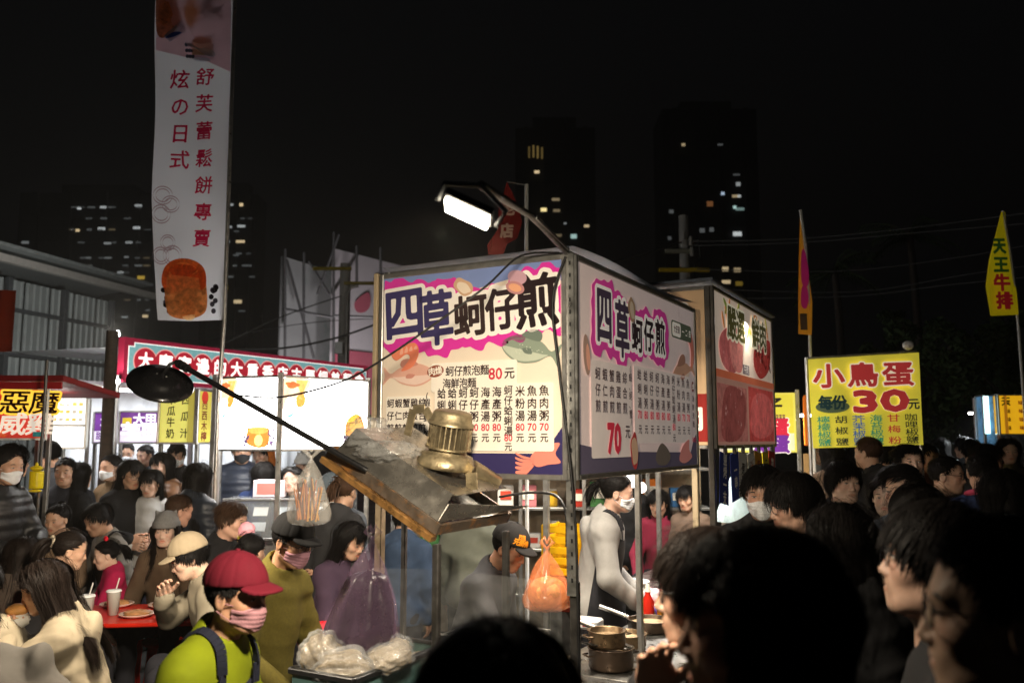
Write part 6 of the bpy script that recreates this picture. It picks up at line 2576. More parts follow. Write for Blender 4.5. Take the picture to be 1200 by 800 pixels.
        if 'l' in parts:
            for sd in (-1, 1):
                a, e, w = lg[sd]
                A = s_cone(P, a, e, .078 * s + k, .056 * s + k)
                A = smin(A, s_cone(P, e, w, .056 * s + k, .042 * s + k), .03)
                F = A if F is None else smin(F, A, .03)
        return F

    def bounds(pts, pad):
        a = np.array([tuple(p) for p in pts])
        return a.min(0) - pad, a.max(0) + pad
    tor = [P0, neck, sh[-1], sh[1]] + [arm_pts[q][i] for q in (-1, 1) for i in (1, 2)]
    bh = {'near': .022, 'mid': .026, 'far': .034}[res]
    lo, hi = bounds(tor + [lg[q][i] for q in (-1, 1) for i in (0, 1, 2)], .14)
    P, l0 = gridP(lo, hi, bh)
    F = body_field(P, -.016, parts='tal')
    v, q = surfnet(F, l0, bh)
    Vs.append(v)
    Qs.append(q + nv)
    Cs.append(np.tile(np.array(skin), (len(v), 1)))
    nv += len(v)
    np_mesh('body', np.concatenate(Vs), [np.concatenate(Qs)], SKIN, t, np.concatenate(Cs))
    # clothes -----------------------------------------------------------
    thick = {'plain': .014, 'puffer': .030, 'knit': .016, 'coat': .022, 'hoodie': .020}.get(kind, .014)
    th = {'near': .009, 'mid': .0125, 'far': .019}[res]
    lo, hi = bounds(tor, .17 * s)
    P, l0 = gridP(lo, hi, th)
    F = body_field(P, thick, armsr=1.06)
    X_, Y_, Z_ = P
    if kind == 'puffer':
        w = (X_ * u.x + Y_ * u.y + Z_ * u.z)
        F = F - .008 * np.abs(np.sin(w * PI / .075)) + .004
    amp = {'plain': .0062, 'puffer': .004, 'knit': .0050, 'coat': .0066, 'hoodie': .0068}.get(kind, .004)
    nz = 0
    for q in range(7):
        a = rs.normal(size=3) * np.array((.6, .6, 1.0))
        a /= np.linalg.norm(a)
        fr = (18, 26, 34, 44, 56, 70, 90)[q]
        b, b2 = rs.normal(size=3) * 5, rs.normal(size=3) * 7
        mask = np.clip(.35 + .9 * np.sin(X_ * b[0] + Y_ * b[1] + Z_ * b[2] + rs.rand() * 6.3), 0, 1)
        ang = (X_ * a[0] + Y_ * a[1] + Z_ * a[2]) * fr + rs.rand() * 6.3 + 1.2 * np.sin(X_ * b2[0] + Y_ * b2[1] + Z_ * b2[2])
        nz = nz + mask * ((.5 + .5 * np.sin(ang)) ** 3 - .3) * (1, 1, .9, .8, .65, .5, .35)[q]
    F = F - amp * nz * 1.1
    # neck opening, hem, cuffs
    nb = np.array(chest((0, .030, .085)))
    if collar:
        cl = s_cone(P, chest((0, -.012, .0)), chest((0, .006, .040 if kind in ('puffer', 'coat') else .018)), .072 * s, .066 * s)
        F = smin(F, cl, .02)
    F = smax(F, -s_cone(P, chest((0, -.02, -.01)), chest((0, .05, .16)), .054 * s, .062 * s), .008)
    if kind in ('hoodie',):
        for sd in (-1, 1):
            F = smin(F, s_cone(P, chest((0, -.105, -.045)), chest((sd * .085, -.01, .012)), .034 * s, .024 * s), .02)
        F = smin(F, s_ell(P, chest((0, -.115, -.085)), (.085 * s, .034 * s, .075 * s)), .03)
    hemz = P0 + u * (-.10 * s)
    F = np.maximum(F, -((X_ - hemz.x) * u.x + (Y_ - hemz.y) * u.y + (Z_ - hemz.z) * u.z))
    v, q = surfnet(F, l0, th)
    tp = np_mesh('jacket' if kind in ('puffer', 'coat') else 'hoodie' if kind == 'hoodie' else 'top', v, [q],
                 cloth_mat(top, {'puffer': 'puffer', 'knit': 'knit'}.get(kind, 'plain')), t)
    if pants is not None:
        lo, hi = bounds([lg[q][i] for q in (-1, 1) for i in (0, 1, 2)] + [P0], .16)
        lo[2] = max(lo[2], .05)
        ph_ = {'near': .016, 'mid': .019, 'far': .028}[res]
        P, l0 = gridP(lo, hi, ph_)
        F = body_field(P, .012, parts='l')
        Rl = np.array((rgt, f, u)).T
        F = smin(F, s_ell(P, P0 + u * .0, (.160 * s, .118 * s, .13 * s), Rl), .05)
        F = F + .004 * np.sin(P[2] * 40 + 3 * np.sin(P[0] * 18)) * np.sin(P[1] * 30)
        F = np.maximum(F, .075 - P[2])
        v, q = surfnet(F, l0, ph_)
        np_mesh('trousers', v, [q], cloth_mat(pants), t)
        for sd in (-1, 1):
            ft = lg[sd][2]
            mb = MB()
            P, l0 = gridP((ft.x - .07, ft.y - .12, -.002), (ft.x + .07, ft.y + .24, .14), .016)
            F = smin(s_ell(P, (ft.x, ft.y + .13, .028), (.046, .09, .040)), s_ell(P, (ft.x, ft.y + .0, .04), (.040, .075, .055)), .05)
            F = np.maximum(F, .004 - P[2])
            v, q = surfnet(F, l0, .016)
            np_mesh('shoe', v, [q], cloth_mat(shoes), t)
    # hair ---------------------------------------------------------------
    if hair:
        hv, hq = hair_mesh(hair, res, (seed % 3) if hseed is None else hseed)
        k = np.array((1.0, 1.0, 1.0))
        hat = [e[0] if isinstance(e, tuple) else e for e in extras]
        if 'cap' in hat or 'beanie' in hat:
            hv = hv.copy()
            cc, rr = np.array((0, -.014, .030)), np.array((.0765, .096, .084)) + .009
            q_ = (hv - cc) / rr
            ln_ = np.linalg.norm(q_, axis=1)
            above = (hv[:, 2] > .026 + .12 * hv[:, 1]) & (ln_ > 1)
            hv[above] = cc + (hv - cc)[above] / ln_[above][:, None]
            fr_ = (hv[:, 2] > -.004) & (hv[:, 1] > .05) & ('cap' in hat)
            hv[fr_, 1] = np.minimum(hv[fr_, 1], .083)
        np_mesh('hair', (hv * k) @ Hs.T + hcn, [hq], hair_mat(hairc), t)
    # accessories in head space --------------------------------------------
    for ex in extras:
        nm, c = (ex if isinstance(ex, tuple) else (ex, None))
        if nm == 'mask':
            c = c or (.80, .82, .84)
            hh = {'near': .004, 'mid': .006, 'far': .009}[res]
            P, l0 = gridP((-.085, -.01, -.125), (.085, .13, .0), hh)
            F = smin(sd_face_base(P, fem), s_cone(P, (0, .076, -.004), (0, .095, -.036), .006, .012), .02)
            F = smin(F, s_ell(P, (0, .080, -.060), (.03, .02, .03)), .02)
            F = F - .005 - .0012 * np.sin(P[2] * 420)
            ztop = -.014 - np.abs(P[0]) * .28
            zbot = -.112 + np.abs(P[0]) * .55
            F = np.maximum(np.maximum(F, P[2] - ztop), np.maximum(zbot - P[2], .012 + np.abs(P[0]) * .22 - P[1]))
            v, q = surfnet(F, l0, hh)
            mk = np_mesh('face_mask', v @ Hs.T + hcn, [q], mat('mask_%d' % int(c[2] * 100), c, .85, var=.05, bump=.2, bscale=150), t)
            for sd in (-1, 1):
                lb = MB()
                for zz in (-.022, -.075):
                    pts = spline([(sd * .062, .04, zz), (sd * .073, .015, zz * .8), (sd * .083, -.016, zz * .6 + .004)], 4, False)
                    lb.tube([Vector(tuple(np.array(p) @ Hs.T + hcn)) for p in pts], .0013, 5)
                lb.build('ear_loop', MATS['mask_%d' % int(c[2] * 100)], mk)
        elif nm == 'glasses':
            g = MB()
            tr = lambda p: Vector(tuple(np.array(p) @ Hs.T + hcn))
            lens = MB()
            for sd in (-1, 1):
                pts = []
                for k in range(21):
                    a = 2 * PI * k / 20
                    ca, sa = math.cos(a), math.sin(a)
                    x = .024 * math.copysign(abs(ca) ** .7, ca)
                    z = .018 * math.copysign(abs(sa) ** .7, sa)
                    pts.append((sd * .033 + x, .0965 - (abs(sd * .033 + x)) * .12, -.001 + z))
                g.tube([tr(p) for p in pts], .0014 * s, 6, False)
                lens.add([tr((p[0], p[1], p[2])) for p in pts[:-1]], [tuple(range(20))])
                g.tube([tr(p) for p in spline([(sd * .058, .090, .004), (sd * .074, .055, .006), (sd * .083, -.01, .006), (sd * .080, -.028, -.012)], 4, False)], .0016 * s, 6)
            g.tube([tr(p) for p in ((-.010, .0955, .003), (0, .099, .005), (.010, .0955, .003))], .0014 * s, 6)
            go = g.build('glasses', mat('glasses_frame', c or (.015, .015, .017), .3, metal=.5, var=0), t)
            lens.build('lens', mat('lens_glass', (.9, .95, .95), .04, var=0, alpha=.035, spec=.5), go)
        elif nm in ('cap', 'beanie', 'hood', 'visor'):
            c = c or (.02, .02, .02)
            hh = {'near': .005, 'mid': .007, 'far': .010}[res]
            P, l0 = gridP((-.13, -.15, -.14 if nm == 'hood' else -.04), (.13, .24, .18), hh)
            if nm == 'cap':
                F = s_ell(P, (0, -.014, .036), (.0765 + .017, .096 + .017, .084 + .022))
                edge = .034 + .12 * (P[1]) + .0 * P[0]
                F = smax(F, edge - P[2], .006)
                F = F + .0018 * np.cos(np.arctan2(P[0], P[1] + .014) * 6) ** 16
                cm = cloth_mat(c)
                v, q = surfnet(F, l0, hh)
                co = np_mesh('cap', v @ Hs.T + hcn, [q], cm, t)
                bz = .050 - 3.2 * P[0] ** 2 - .22 * (P[1] - .08)
                B = np.maximum(np.sqrt((P[0] / .078) ** 2 + ((P[1] - .075) / .080) ** 2) * .080 - .080, np.abs(P[2] - bz) - .0055)
                B = np.maximum(B, .06 - P[1])
                v, q = surfnet(B, l0, hh * .75 if False else hh)
                np_mesh('brim', v @ Hs.T + hcn, [q], cm, co)
                bt = MB().ell((0, -.02, .142), (.009, .009, .006), 10, 6)
                np_mesh('cap_button', np.array(bt.v) @ Hs.T + hcn, [np.array(bt.f)], cm, co)
            elif nm == 'beanie':
                F = s_ell(P, (0, -.014, .042), (.0765 + .018, .096 + .018, .084 + .026))
                F = smax(F, .022 + .12 * P[1] - P[2], .006)
                bd = np.maximum(s_ell(P, (0, -.014, .036), (.0765 + .025, .096 + .025, .12)), np.abs(P[2] - .045 - .12 * P[1]) - .024)
                F = smin(F, bd, .006)
                F = F + .0012 * np.sin(np.arctan2(P[0], P[1] + .014) * 46)
                for sd in (-1, 1):
                    F = smin(F, s_cone(P, (sd * .058, -.01, .120), (sd * .074, -.005, .150), .028, .008), .010)
                v, q = surfnet(F, l0, hh)
                np_mesh('beanie', v @ Hs.T + hcn, [q], cloth_mat(c, 'knit'), t)
            elif nm == 'hood':
                F = smin(s_ell(P, (0, -.028, .02), (.112, .118, .125)), s_cone(P, (0, -.05, -.05), (0, -.06, -.14), .10, .11), .04)
                F = smax(F, -smin(s_ell(P, (0, .02, .0), (.092, .125, .108)), s_cone(P, (0, .05, -.06), (0, .08, -.16), .07, .08), .03), .01)
                v, q = surfnet(F, l0, hh)
                np_mesh('hood', v @ Hs.T + hcn, [q], cloth_mat(c), t)
        elif nm == 'apron':
            c = c or (.015, .015, .018)
            ah = th
            lo, hi = bounds([P0, neck, sh[-1], sh[1]], .17 * s)
            lo[2] = max(.3, P0.z - .55)
            P, l0 = gridP(lo, hi, ah)
            F = body_field(P, thick + .008, parts='t')
            sk = s_cone(P, P0, (P0.x, P0.y + .03, lo[2]), .19 * s, .20 * s)
            F = smin(F, sk, .05)
            loc = [(P[0] - neck.x) * a_.x + (P[1] - neck.y) * a_.y + (P[2] - neck.z) * a_.z for a_ in (rgt, f, u)]
            wdt = np.interp(loc[2], [-.9, -.30, -.22, -.10, -.05], [.26, .26, .15, .115, .105])
            F = np.maximum(F, np.maximum(np.abs(loc[0]) - wdt * s, np.maximum(-.02 - loc[1], loc[2] + .085)))
            v, q = surfnet(F, l0, ah)
            ao = np_mesh('apron', v, [q], cloth_mat(c), t)
            st = MB()
            for sd in (-1, 1):
                pts = [chest((sd * .085, .115, -.10)), chest((sd * .085, .092, -.02)), chest((sd * .075, .055, .035)), chest((sd * .070, -.02, .055)), chest((sd * .055, -.085, .0)), chest((sd * .02, -.125, -.10))]
                pts = [Vector(p) for p in spline([tuple(p) for p in pts], 4, False)]
                for i in range(len(pts) - 1):
                    st.bar(pts[i], pts[i + 1], .030 * s, .006, up=(sd * .6, .1, 1))
            st.build('apron_strap', cloth_mat(c), ao)
        elif nm == 'gloves':
            for sd in (1, -1):
                a_, e_, w_, an = arm_pts[sd]
                hv_, hq_ = hand_mesh(curl if an != 'down' else .35, {'near': .0045, 'mid': .006, 'far': .011}[res], 0.0, .5)
                v = hv_.copy()
                v[:, 2] *= 1.16
                v[:, 0] *= 1.08
                v[:, 1] *= 1.03
                if sd < 0:
                    v[:, 0] *= -1
                M3 = HANDM[sd]
                go = np_mesh('glove', v @ M3.T + np.array(w_), [hq_ if sd > 0 else hq_[:, ::-1]], mat('glove_%d' % int(c[2] * 100), c, .45, var=.1, bump=.2), t)
                dd = (w_ - e_).normalized()
                MB().tube([w_ - dd * .07 * s, w_ + dd * .015 * s], [.040 * s, .033 * s], 12).build('cuff', MATS['glove_%d' % int(c[2] * 100)], go)
        elif nm == 'strap':
            c = c or (.01, .01, .012)
            mb = MB()
            pts = spline([tuple(chest(p)) for p in ((-.10, -.10, .0), (-.105, -.01, .055), (-.08, .105, -.06), (.0, .150, -.22), (.12, .135, -.40))], 4, False)
            pts = [Vector(p) for p in pts]
            for i in range(len(pts) - 1):
                mb.bar(pts[i], pts[i + 1], .035, .006, up=(0, .6, .6))
            mb.build('bag_strap', cloth_mat(c), t)
        elif nm == 'fur':
            n2 = 2600
            aa = rs.rand(n2) * 2 * PI
            ctr = np.array(chest((0, -.02, .02)))
            rad = np.stack([np.cos(aa), np.sin(aa), np.zeros(n2)], 1)
            st0 = ctr + rad * np.array((.115, .125, 0)) * s + np.array((0, -.02, 0)) + np.array((0, 0, .035)) * (-np.sin(aa))[:, None] + rs.normal(size=(n2, 3)) * .030
            dv = rad * .5 + rs.normal(size=(n2, 3)) * .5
            dv /= np.linalg.norm(dv, axis=1)[:, None]
            sd_ = np.cross(dv, rs.normal(size=(n2, 3)))
            sd_ /= np.linalg.norm(sd_, axis=1)[:, None]
            A = np.stack([st0 - sd_ * .002, st0 + sd_ * .002, st0 + dv * .035], 1).reshape(-1, 3)
            np_mesh('fur_collar', A, [np.arange(n2 * 3).reshape(-1, 3)], mat('fur', c or (.22, .17, .12), .9, var=.3, scale=50), t)
    t['_eye'] = tuple(eye)
    PLAST.update(chest=chest, neck=neck, P0=P0, arms=arm_pts, Hs=Hs, hc=hcn, t=t, s=s, f=f, u=u)
    return t


PLAST = {}

# ------------------------------------------------------------------ stools and tables
def stool(loc, h, label, col='#a8281c', r=.15):
    t = thing('plastic_stool', label, 'stool', loc, random.Random(label).random(), 'plastic stools')
    m = ink(col, rough=.4)
    MB().lathe([(0, h), (r, h), (r + .008, h - .008), (r, h - .03), (r * .9, h - .03), (0, h - .02)], (0, 0, 0), (0, 0, 1), 20).build('seat', m, t)
    for k in range(4):
        a = PI / 4 + k * PI / 2
        MB().cyl((math.cos(a) * r * .8, math.sin(a) * r * .8, h - .02), (math.cos(a) * r * 1.12, math.sin(a) * r * 1.12, 0), .02, .016, 8).build('leg', m, t)


def seat(label, *a, stc='#a8281c', stl=None, **k):
    t = person(label, *a, seated=True, **k)
    h = PLAST['P0'].z - .135 * PLAST['s']
    if h > .12:
        stool((t.location.x, t.location.y, 0), h, 'plastic stool under the ' + (stl or ' '.join(label.split()[:7])), stc)
    return t


SK = (.50, .30, .20)
SK2 = (.42, .245, .16)
SKP = (.60, .40, .30)
BLK, CHA, NAV = (.012, .012, .013), (.03, .03, .032), (.014, .018, .035)
BEI, BRN, GRY, CRM = (.36, .29, .21), (.16, .09, .05), (.20, .20, .20), (.50, .44, .34)
GS, GD, GR2 = 'crowd standing behind the diners', 'diners at the left tables', 'crowd in the aisle at the right'

# ---- standing at the back left
person('standing woman in black puffer jacket and white mask at the left edge', (16, 545), 5.6, 70, (0, 12, 0), True, 'long', top=BLK, kind='puffer', arms=('hold', 'hold'), extras=('mask',), group=GS)
person('person in a beige coat half hidden behind the black puffer jacket', (24, 540), 6.3, 120, (0, 0, 0), True, 'bob', top=BEI, kind='coat', arms=('down', 'down'), group=GS)
person('man with short hair in a dark zip jacket beside the yellow bag', (74, 553), 7.2, 25, (15, 3, 0), False, 'crop', top=(.018, .019, .024), kind='coat', arms=('down', 'pocket'), skin=SK, group=GS)
person('person with long black hair seen from behind next to the dark zip jacket', (100, 557), 7.4, 150, (0, 0, 0), True, 'long', top=BLK, kind='coat', group=GS)
person('woman in a brown coat wearing a white mask behind the diners', (124, 548), 7.6, -25, (0, 5, 0), True, 'tied', top=(.17, .115, .065), kind='coat', extras=('mask',), group=GS)
person('woman with glasses in a black coat looking down to the right', (158, 556), 7.0, 55, (0, 16, 0), True, 'longbang', top=BLK, kind='coat', arms=('hold', 'hold'), extras=('glasses',), group=GS)
person('girl in a white shirt and grey vest looking down', (173, 566), 7.0, 15, (15, 16, 0), True, 'longbang', top=(.50, .50, .50), arms=('hold', 'hold'), skin=SKP, group=GS)
person('woman in a brown puffer jacket with shoulder length black hair', (184, 546), 7.7, -35, (-10, 8, 0), True, 'bob', top=(.17, .085, .045), kind='puffer', arms=('hold', 'hold'), skin=SKP, group=GS)
person('woman with very long black hair and dark puffer, back to the camera', (238, 560), 6.5, 160, (0, 6, 0), True, 'long', top=(.016, .02, .028), kind='puffer', group=GS)
person('man in a navy puffer jacket with a grey bag strap and dark mask', (284, 528), 8.2, 20, (0, 8, 0), False, 'short', top=(.022, .028, .045), kind='puffer', arms=('hold', 'hold'), extras=(('mask', (.02, .02, .022)), ('strap', (.12, .12, .13))), group=GS, wide=1.1)
person('person with an orange hood at the pancake counter', (304, 532), 9.2, -20, (0, 10, 0), True, 'short', top=(.02, .03, .07), kind='coat', extras=(('hood', (.42, .12, .02)),), group=GS)
person('person in a blue jacket with black bobbed hair, seen from behind', (313, 556), 7.6, 165, (0, 0, 0), True, 'bob', top=(.02, .035, .10), kind='coat', group=GS)
person('smiling woman with parted dark hair under the right light box', (340, 562), 7.3, 10, (10, 0, 4), True, 'long', top=(.05, .05, .06), skin=SKP, group=GS)
person('person in a white knit cap behind the smiling woman', (352, 545), 9.3, -30, (0, 10, 0), True, 'short', top=(.06, .09, .11), extras=(('beanie', (.5, .48, .44)),), group=GS)
person('man in a grey-blue cap looking down beside the hanging bag', (384, 577), 5.7, -25, (0, 30, 0), False, 'short', top=(.15, .17, .20), kind='plain', arms=('hold', 'hold'), extras=(('cap', (.11, .14, .17)), 'mask'), group=GS)
person('woman with a dark ponytail and black jacket, back to the camera', (408, 575), 5.6, 150, (-10, 14, 0), True, 'tied', hairc='brown', top=CHA, kind='coat', group=GS)
person('vendor in dark clothes bending over the fried chicken counter', (48, 533), 8.0, -60, (0, 20, 0), False, 'short', top=(.05, .055, .06), arms=('hold', 'hold'), group='vendors')
person('vendor behind the taro stall counter, left one', (148, 530), 10.3, 20, (0, 20, 0), True, 'tied', top=(.35, .37, .40), res='far', extras=('mask',), group='vendors')
person('vendor behind the taro stall counter, right one', (166, 533), 10.2, -30, (0, 14, 0), False, 'crop', top=(.05, .06, .07), res='far', group='vendors')
person('vendor in black with a mask behind the juice stall', (206, 533), 9.2, 10, (0, 20, 0), False, 'short', top=BLK, res='far', extras=('mask',), group='vendors')

# ---- seated diners
seat('seated woman facing the camera with hair tied up and tan top', (62, 609), 6.5, 5, (10, 12, 0), fem=True, hair='bun', top=(.25, .17, .11), arms=('table', 'table'), lean=10, group=GD)
seat('seated man in a grey sweater with dark strap, looking down left', (108, 609), 6.5, -45, (-10, 22, 0), fem=False, hair='short', top=(.17, .155, .135), kind='knit', arms=('table', 'table'), lean=14, extras=(('strap', (.01, .01, .012)),), skin=SK2, group=GD)
seat('seated man with brown cropped hair facing right behind the beanie woman', (219, 598), 6.3, 120, (0, 10, 0), fem=False, hair='crop', hairc='brown', top=(.02, .022, .04), arms=('table', 'table'), lean=10, skin=(.55, .30, .21), group=GD)
seat('little girl with a red bow and crimson top at the red table', (118, 650), 5.9, -60, (0, 14, 0), fem=True, hair='tied', top=(.34, .012, .06), arms=('table', 'table'), lean=6, scale=.70, head_scale=1.2, skin=SKP, group=GD)
T_GIRL = dict(PLAST)
seat('woman in a grey cat-ear beanie with long wavy brown hair facing the camera', (192, 622), 5.95, 5, (0, 6, 0), fem=True, hair='wavy', hairc='dark', top=(.10, .065, .04), kind='coat', arms=('table', 'table'), lean=8, skin=(.62, .42, .32), extras=(('beanie', (.17, .165, .16)),), group=GD)
seat('man in a beige cap and beige jacket bending over his food', (211, 653), 4.75, -65, (0, 24, 0), fem=False, hair='short', top=(.24, .21, .155), kind='coat', arms=('mouth', 'table'), lean=22, skin=SKP, extras=(('cap', (.30, .24, .16)), 'glasses'), group=GD)
seat('man with brown hair and black sweater in profile facing right', (280, 609), 5.7, 80, (0, 12, 0), fem=False, hair='side', hairc='brown', top=BLK, kind='knit', arms=('table', 'table'), lean=14, skin=(.58, .34, .24), group=GD)
seat('seated person with long dark hair, back to the camera, behind the eating girl', (36, 650), 5.2, 165, (0, 10, 0), fem=True, hair='long', hairc='dark', top=(.06, .045, .035), arms=('table', 'table'), lean=10, group=GD)
seat('seated person in a black hoodie with brown tied hair, elbow on the table', (92, 644), 5.0, 145, (25, 14, 0), fem=True, hair='tied', hairc='dark', top=BLK, kind='hoodie', arms=('table', 'table'), lean=18, group=GD)
T_HOOD = dict(PLAST)
seat('girl in a beige hoodie with long dark hair eating a bun', (38, 688), 3.75, -74, (0, 20, 0), fem=True, hair='long', hairc='dark', top=(.22, .185, .13), kind='hoodie', arms=('mouth', 'mouth'), lean=16, res='near', curl=.75, skin=(.56, .34, .23), group=GD)
T_EAT = dict(PLAST)
seat('person in a cream jacket cut off by the left edge of the picture', (-20, 690), 3.5, 60, (0, 10, 0), fem=False, hair='short', top=(.24, .205, .145), kind='coat', arms=('table', 'table'), lean=8, res='mid', group=GD)
seat('hunched person in a grey sweatshirt at the lower left corner', (-62, 742), 2.95, -80, (0, 20, 0), fem=False, hair='short', top=(.10, .092, .082), kind='hoodie', arms=('table', 'table'), lean=42, res='mid', group=GD)
seat('person with dark hair in a floral top near the pink bag', (418, 634), 5.3, 60, (0, 22, 0), fem=True, hair='bob', top=(.05, .03, .05), arms=('table', 'table'), lean=12, group=GD)
seat('dark figure seated between the beige cap and the black cap', (300, 645), 5.2, 160, (0, 8, 0), fem=True, hair='tied', top=(.035, .03, .035), arms=('table', 'table'), lean=12, group=GD)

# ---- stall workers
person('stall worker in red cap, pink mask, lime shirt and navy apron', (293, 697), 2.5, 72, (0, 6, 0), True, 'crop', top=(.17, .205, .006), kind='plain', arms=('low', 'low'), lean=14, res='near', skin=(.48, .27, .17), extras=(('cap', (.12, .008, .018)), ('mask', (.36, .18, .205)), ('apron', (.014, .016, .028))), group='oyster stall workers', collar=True)
T_RED = dict(PLAST)
person('stall worker in shiny black cap, pink mask and olive sweater', (352, 634), 3.62, 62, (0, 18, 0), True, 'crop', top=(.105, .085, .018), kind='knit', arms=('low', 'low'), lean=12, res='near', skin=(.46, .25, .15), extras=(('cap', (.012, .012, .013)), ('mask', (.38, .19, .235)), 'glasses'), group='oyster stall workers')
T_OLV = dict(PLAST)
person('stall worker in black printed cap bent over the griddle behind the shield', (606, 642), 4.15, 62, (0, 26, 0), False, 'crop', top=(.05, .05, .055), arms=('reach', 'low'), lean=20, res='near', skin=(.46, .25, .16), extras=(('cap', (.014, .013, .013)),), group='oyster stall workers')
T_CHEF = dict(PLAST)
person('stall worker in white mask, beige hoodie, black apron and purple gloves', (733, 577), 5.1, 82, (0, 10, 0), True, 'tied', top=(.29, .28, .265), kind='hoodie', arms=('low', 'low'), lean=10, res='near', skin=(.55, .34, .25), extras=('mask', 'apron', ('gloves', (.18, .12, .62))), group='oyster stall workers')
person('man in a dark blue hooded jacket seen from behind through the shield', (478, 606), 5.6, 165, (0, 8, 0), False, 'short', top=(.03, .05, .09), kind='hoodie', group='people behind the oyster stall')
person('person in a grey-green jacket behind the stall, back turned', (556, 590), 6.0, 170, (0, 8, 0), False, 'short', top=(.14, .15, .12), kind='coat', group='people behind the oyster stall')
person('person in a dark coat standing in the gap behind the worker', (742, 560), 7.6, 150, (0, 5, 0), True, 'bob', top=BLK, kind='coat', group='people behind the oyster stall')
seat('person in a dark red vest sitting behind the stall', (770, 590), 7.2, -20, (0, 14, 0), fem=True, hair='longbang', top=(.22, .02, .045), arms=('table', 'table'), lean=10, group='people behind the oyster stall')
person('person in brown clothes beside the timber post behind the stall', (802, 584), 6.9, -40, (0, 12, 0), True, 'bob', top=(.16, .11, .08), group='people behind the oyster stall', scale=.86)

# ---- crowd at the right
person('middle-aged man in a white mask beside the hanging price cards', (893, 578), 3.9, -22, (0, 10, 0), False, 'short', top=CHA, kind='coat', extras=('mask',), skin=(.48, .28, .19), res='near', group=GR2)
person('person with bowl-cut black hair and glasses in profile facing left', (916, 590), 3.4, -86, (0, 12, 0), True, 'fringe', top=BLK, kind='coat', extras=(('glasses', (.3, .28, .26)),), skin=(.46, .28, .2), res='near', group=GR2)
person('black-haired head seen from behind in front of the bowl-cut person', (968, 633), 2.75, -150, (0, 4, 0), True, 'bob', top=BLK, kind='coat', res='near', group=GR2)
person('young man in a black hoodie facing the camera with a lit face', (994, 565), 4.9, 8, (0, 3, 0), False, 'fringe', top=BLK, kind='hoodie', skin=(.58, .40, .31), res='near', group=GR2)
person('woman with a pale lit face half hidden behind a dark jacket', (1037, 582), 5.0, -30, (0, 4, 0), True, 'long', top=(.10, .10, .11), skin=(.62, .44, .36), group=GR2)
person('man with greyish hair in a dark denim jacket in the aisle', (1052, 574), 4.3, -55, (0, 6, 0), False, 'side', top=(.03, .04, .055), kind='coat', skin=SKP, group=GR2)
person('woman with a black bob and glasses, wearing a furry brown collar', (1064, 604), 3.3, -65, (0, 8, 0), True, 'bob', top=(.14, .10, .07), kind='coat', extras=('glasses', ('fur', (.20, .16, .115))), skin=(.4, .24, .17), res='near', group=GR2)
person('man with swept black hair, face lit from the left, further back', (1070, 542), 6.2, -15, (-10, -4, 0), False, 'side', top=(.10, .095, .09), skin=SKP, group=GR2)
person('man with glasses and short hair in a dark grey shirt facing right', (1120, 557), 5.4, 50, (0, 3, 0), False, 'crop', top=(.025, .025, .025), extras=('glasses',), skin=(.52, .34, .25), group=GR2)
person('man with a shaved nape and navy jacket with pink collar, back turned', (1152, 552), 5.2, 150, (0, 4, 0), False, 'buzz', top=(.02, .035, .09), kind='plain', skin=(.50, .31, .22), group=GR2)
NVY = dict(PLAST)
person('woman with long straight black hair at the right, back to the camera', (1172, 578), 4.2, 165, (0, 4, 0), True, 'long', top=(.09, .10, .11), kind='coat', res='near', group=GR2)
person('woman with long dark hair standing at the yellow lit stall', (1184, 528), 8.6, -15, (0, 10, 0), True, 'long', top=(.11, .09, .04), skin=SKP, arms=('hold', 'hold'), group=GR2)
person('man in a black coat with cropped hair, back turned, under the yellow banner', (1010, 530), 6.9, -140, (0, 0, 0), False, 'crop', hairc='brown', top=BLK, kind='coat', group=GR2)
FAR = [(1034, 536, 8.2, 170, 'short', 'dark jacket'), (1050, 530, 9.4, -160, 'bob', 'dark coat'), (1092, 536, 7.8, 30, 'short', 'rust-red jacket'), (1103, 524, 10.5, 150, 'long', 'black jacket'), (1125, 524, 10.2, -170, 'short', 'grey coat'), (1141, 529, 8.8, 140, 'short', 'black coat'), (1166, 540, 6.6, 80, 'short', 'dark shirt'), (976, 532, 7.6, 160, 'bob', 'brown coat'), (962, 528, 9.0, -20, 'short', 'grey jacket'), (1064, 524, 11.0, 10, 'short', 'pale shirt'), (1082, 522, 12.0, 170, 'bob', 'dark parka')]
for k, (u, v, Y, fc, hr, cl) in enumerate(FAR):
    c = {'rust-red jacket': (.18, .05, .03), 'grey coat': (.10, .10, .10), 'brown coat': (.14, .09, .06), 'grey jacket': (.12, .12, .13), 'pale shirt': (.3, .3, .3)}.get(cl, (.015, .015, .017))
    person('distant person in a %s, %s' % (cl, ['just right of the banner pole', 'in the crowd centre', 'left of the glasses man', 'deep in the crowd', 'far back below the tree', 'before the blue light column', 'in profile by the yellow stall', 'under the banner left end', 'beside the quail egg counter', 'far back under the banner', 'farthest back in the aisle'][k]), (u, v), Y, fc, (0, 5, 0), hr in ('bob', 'long'), hr, top=c, res='far' if Y > 7.7 else 'mid', skin=SK2, group=GR2)

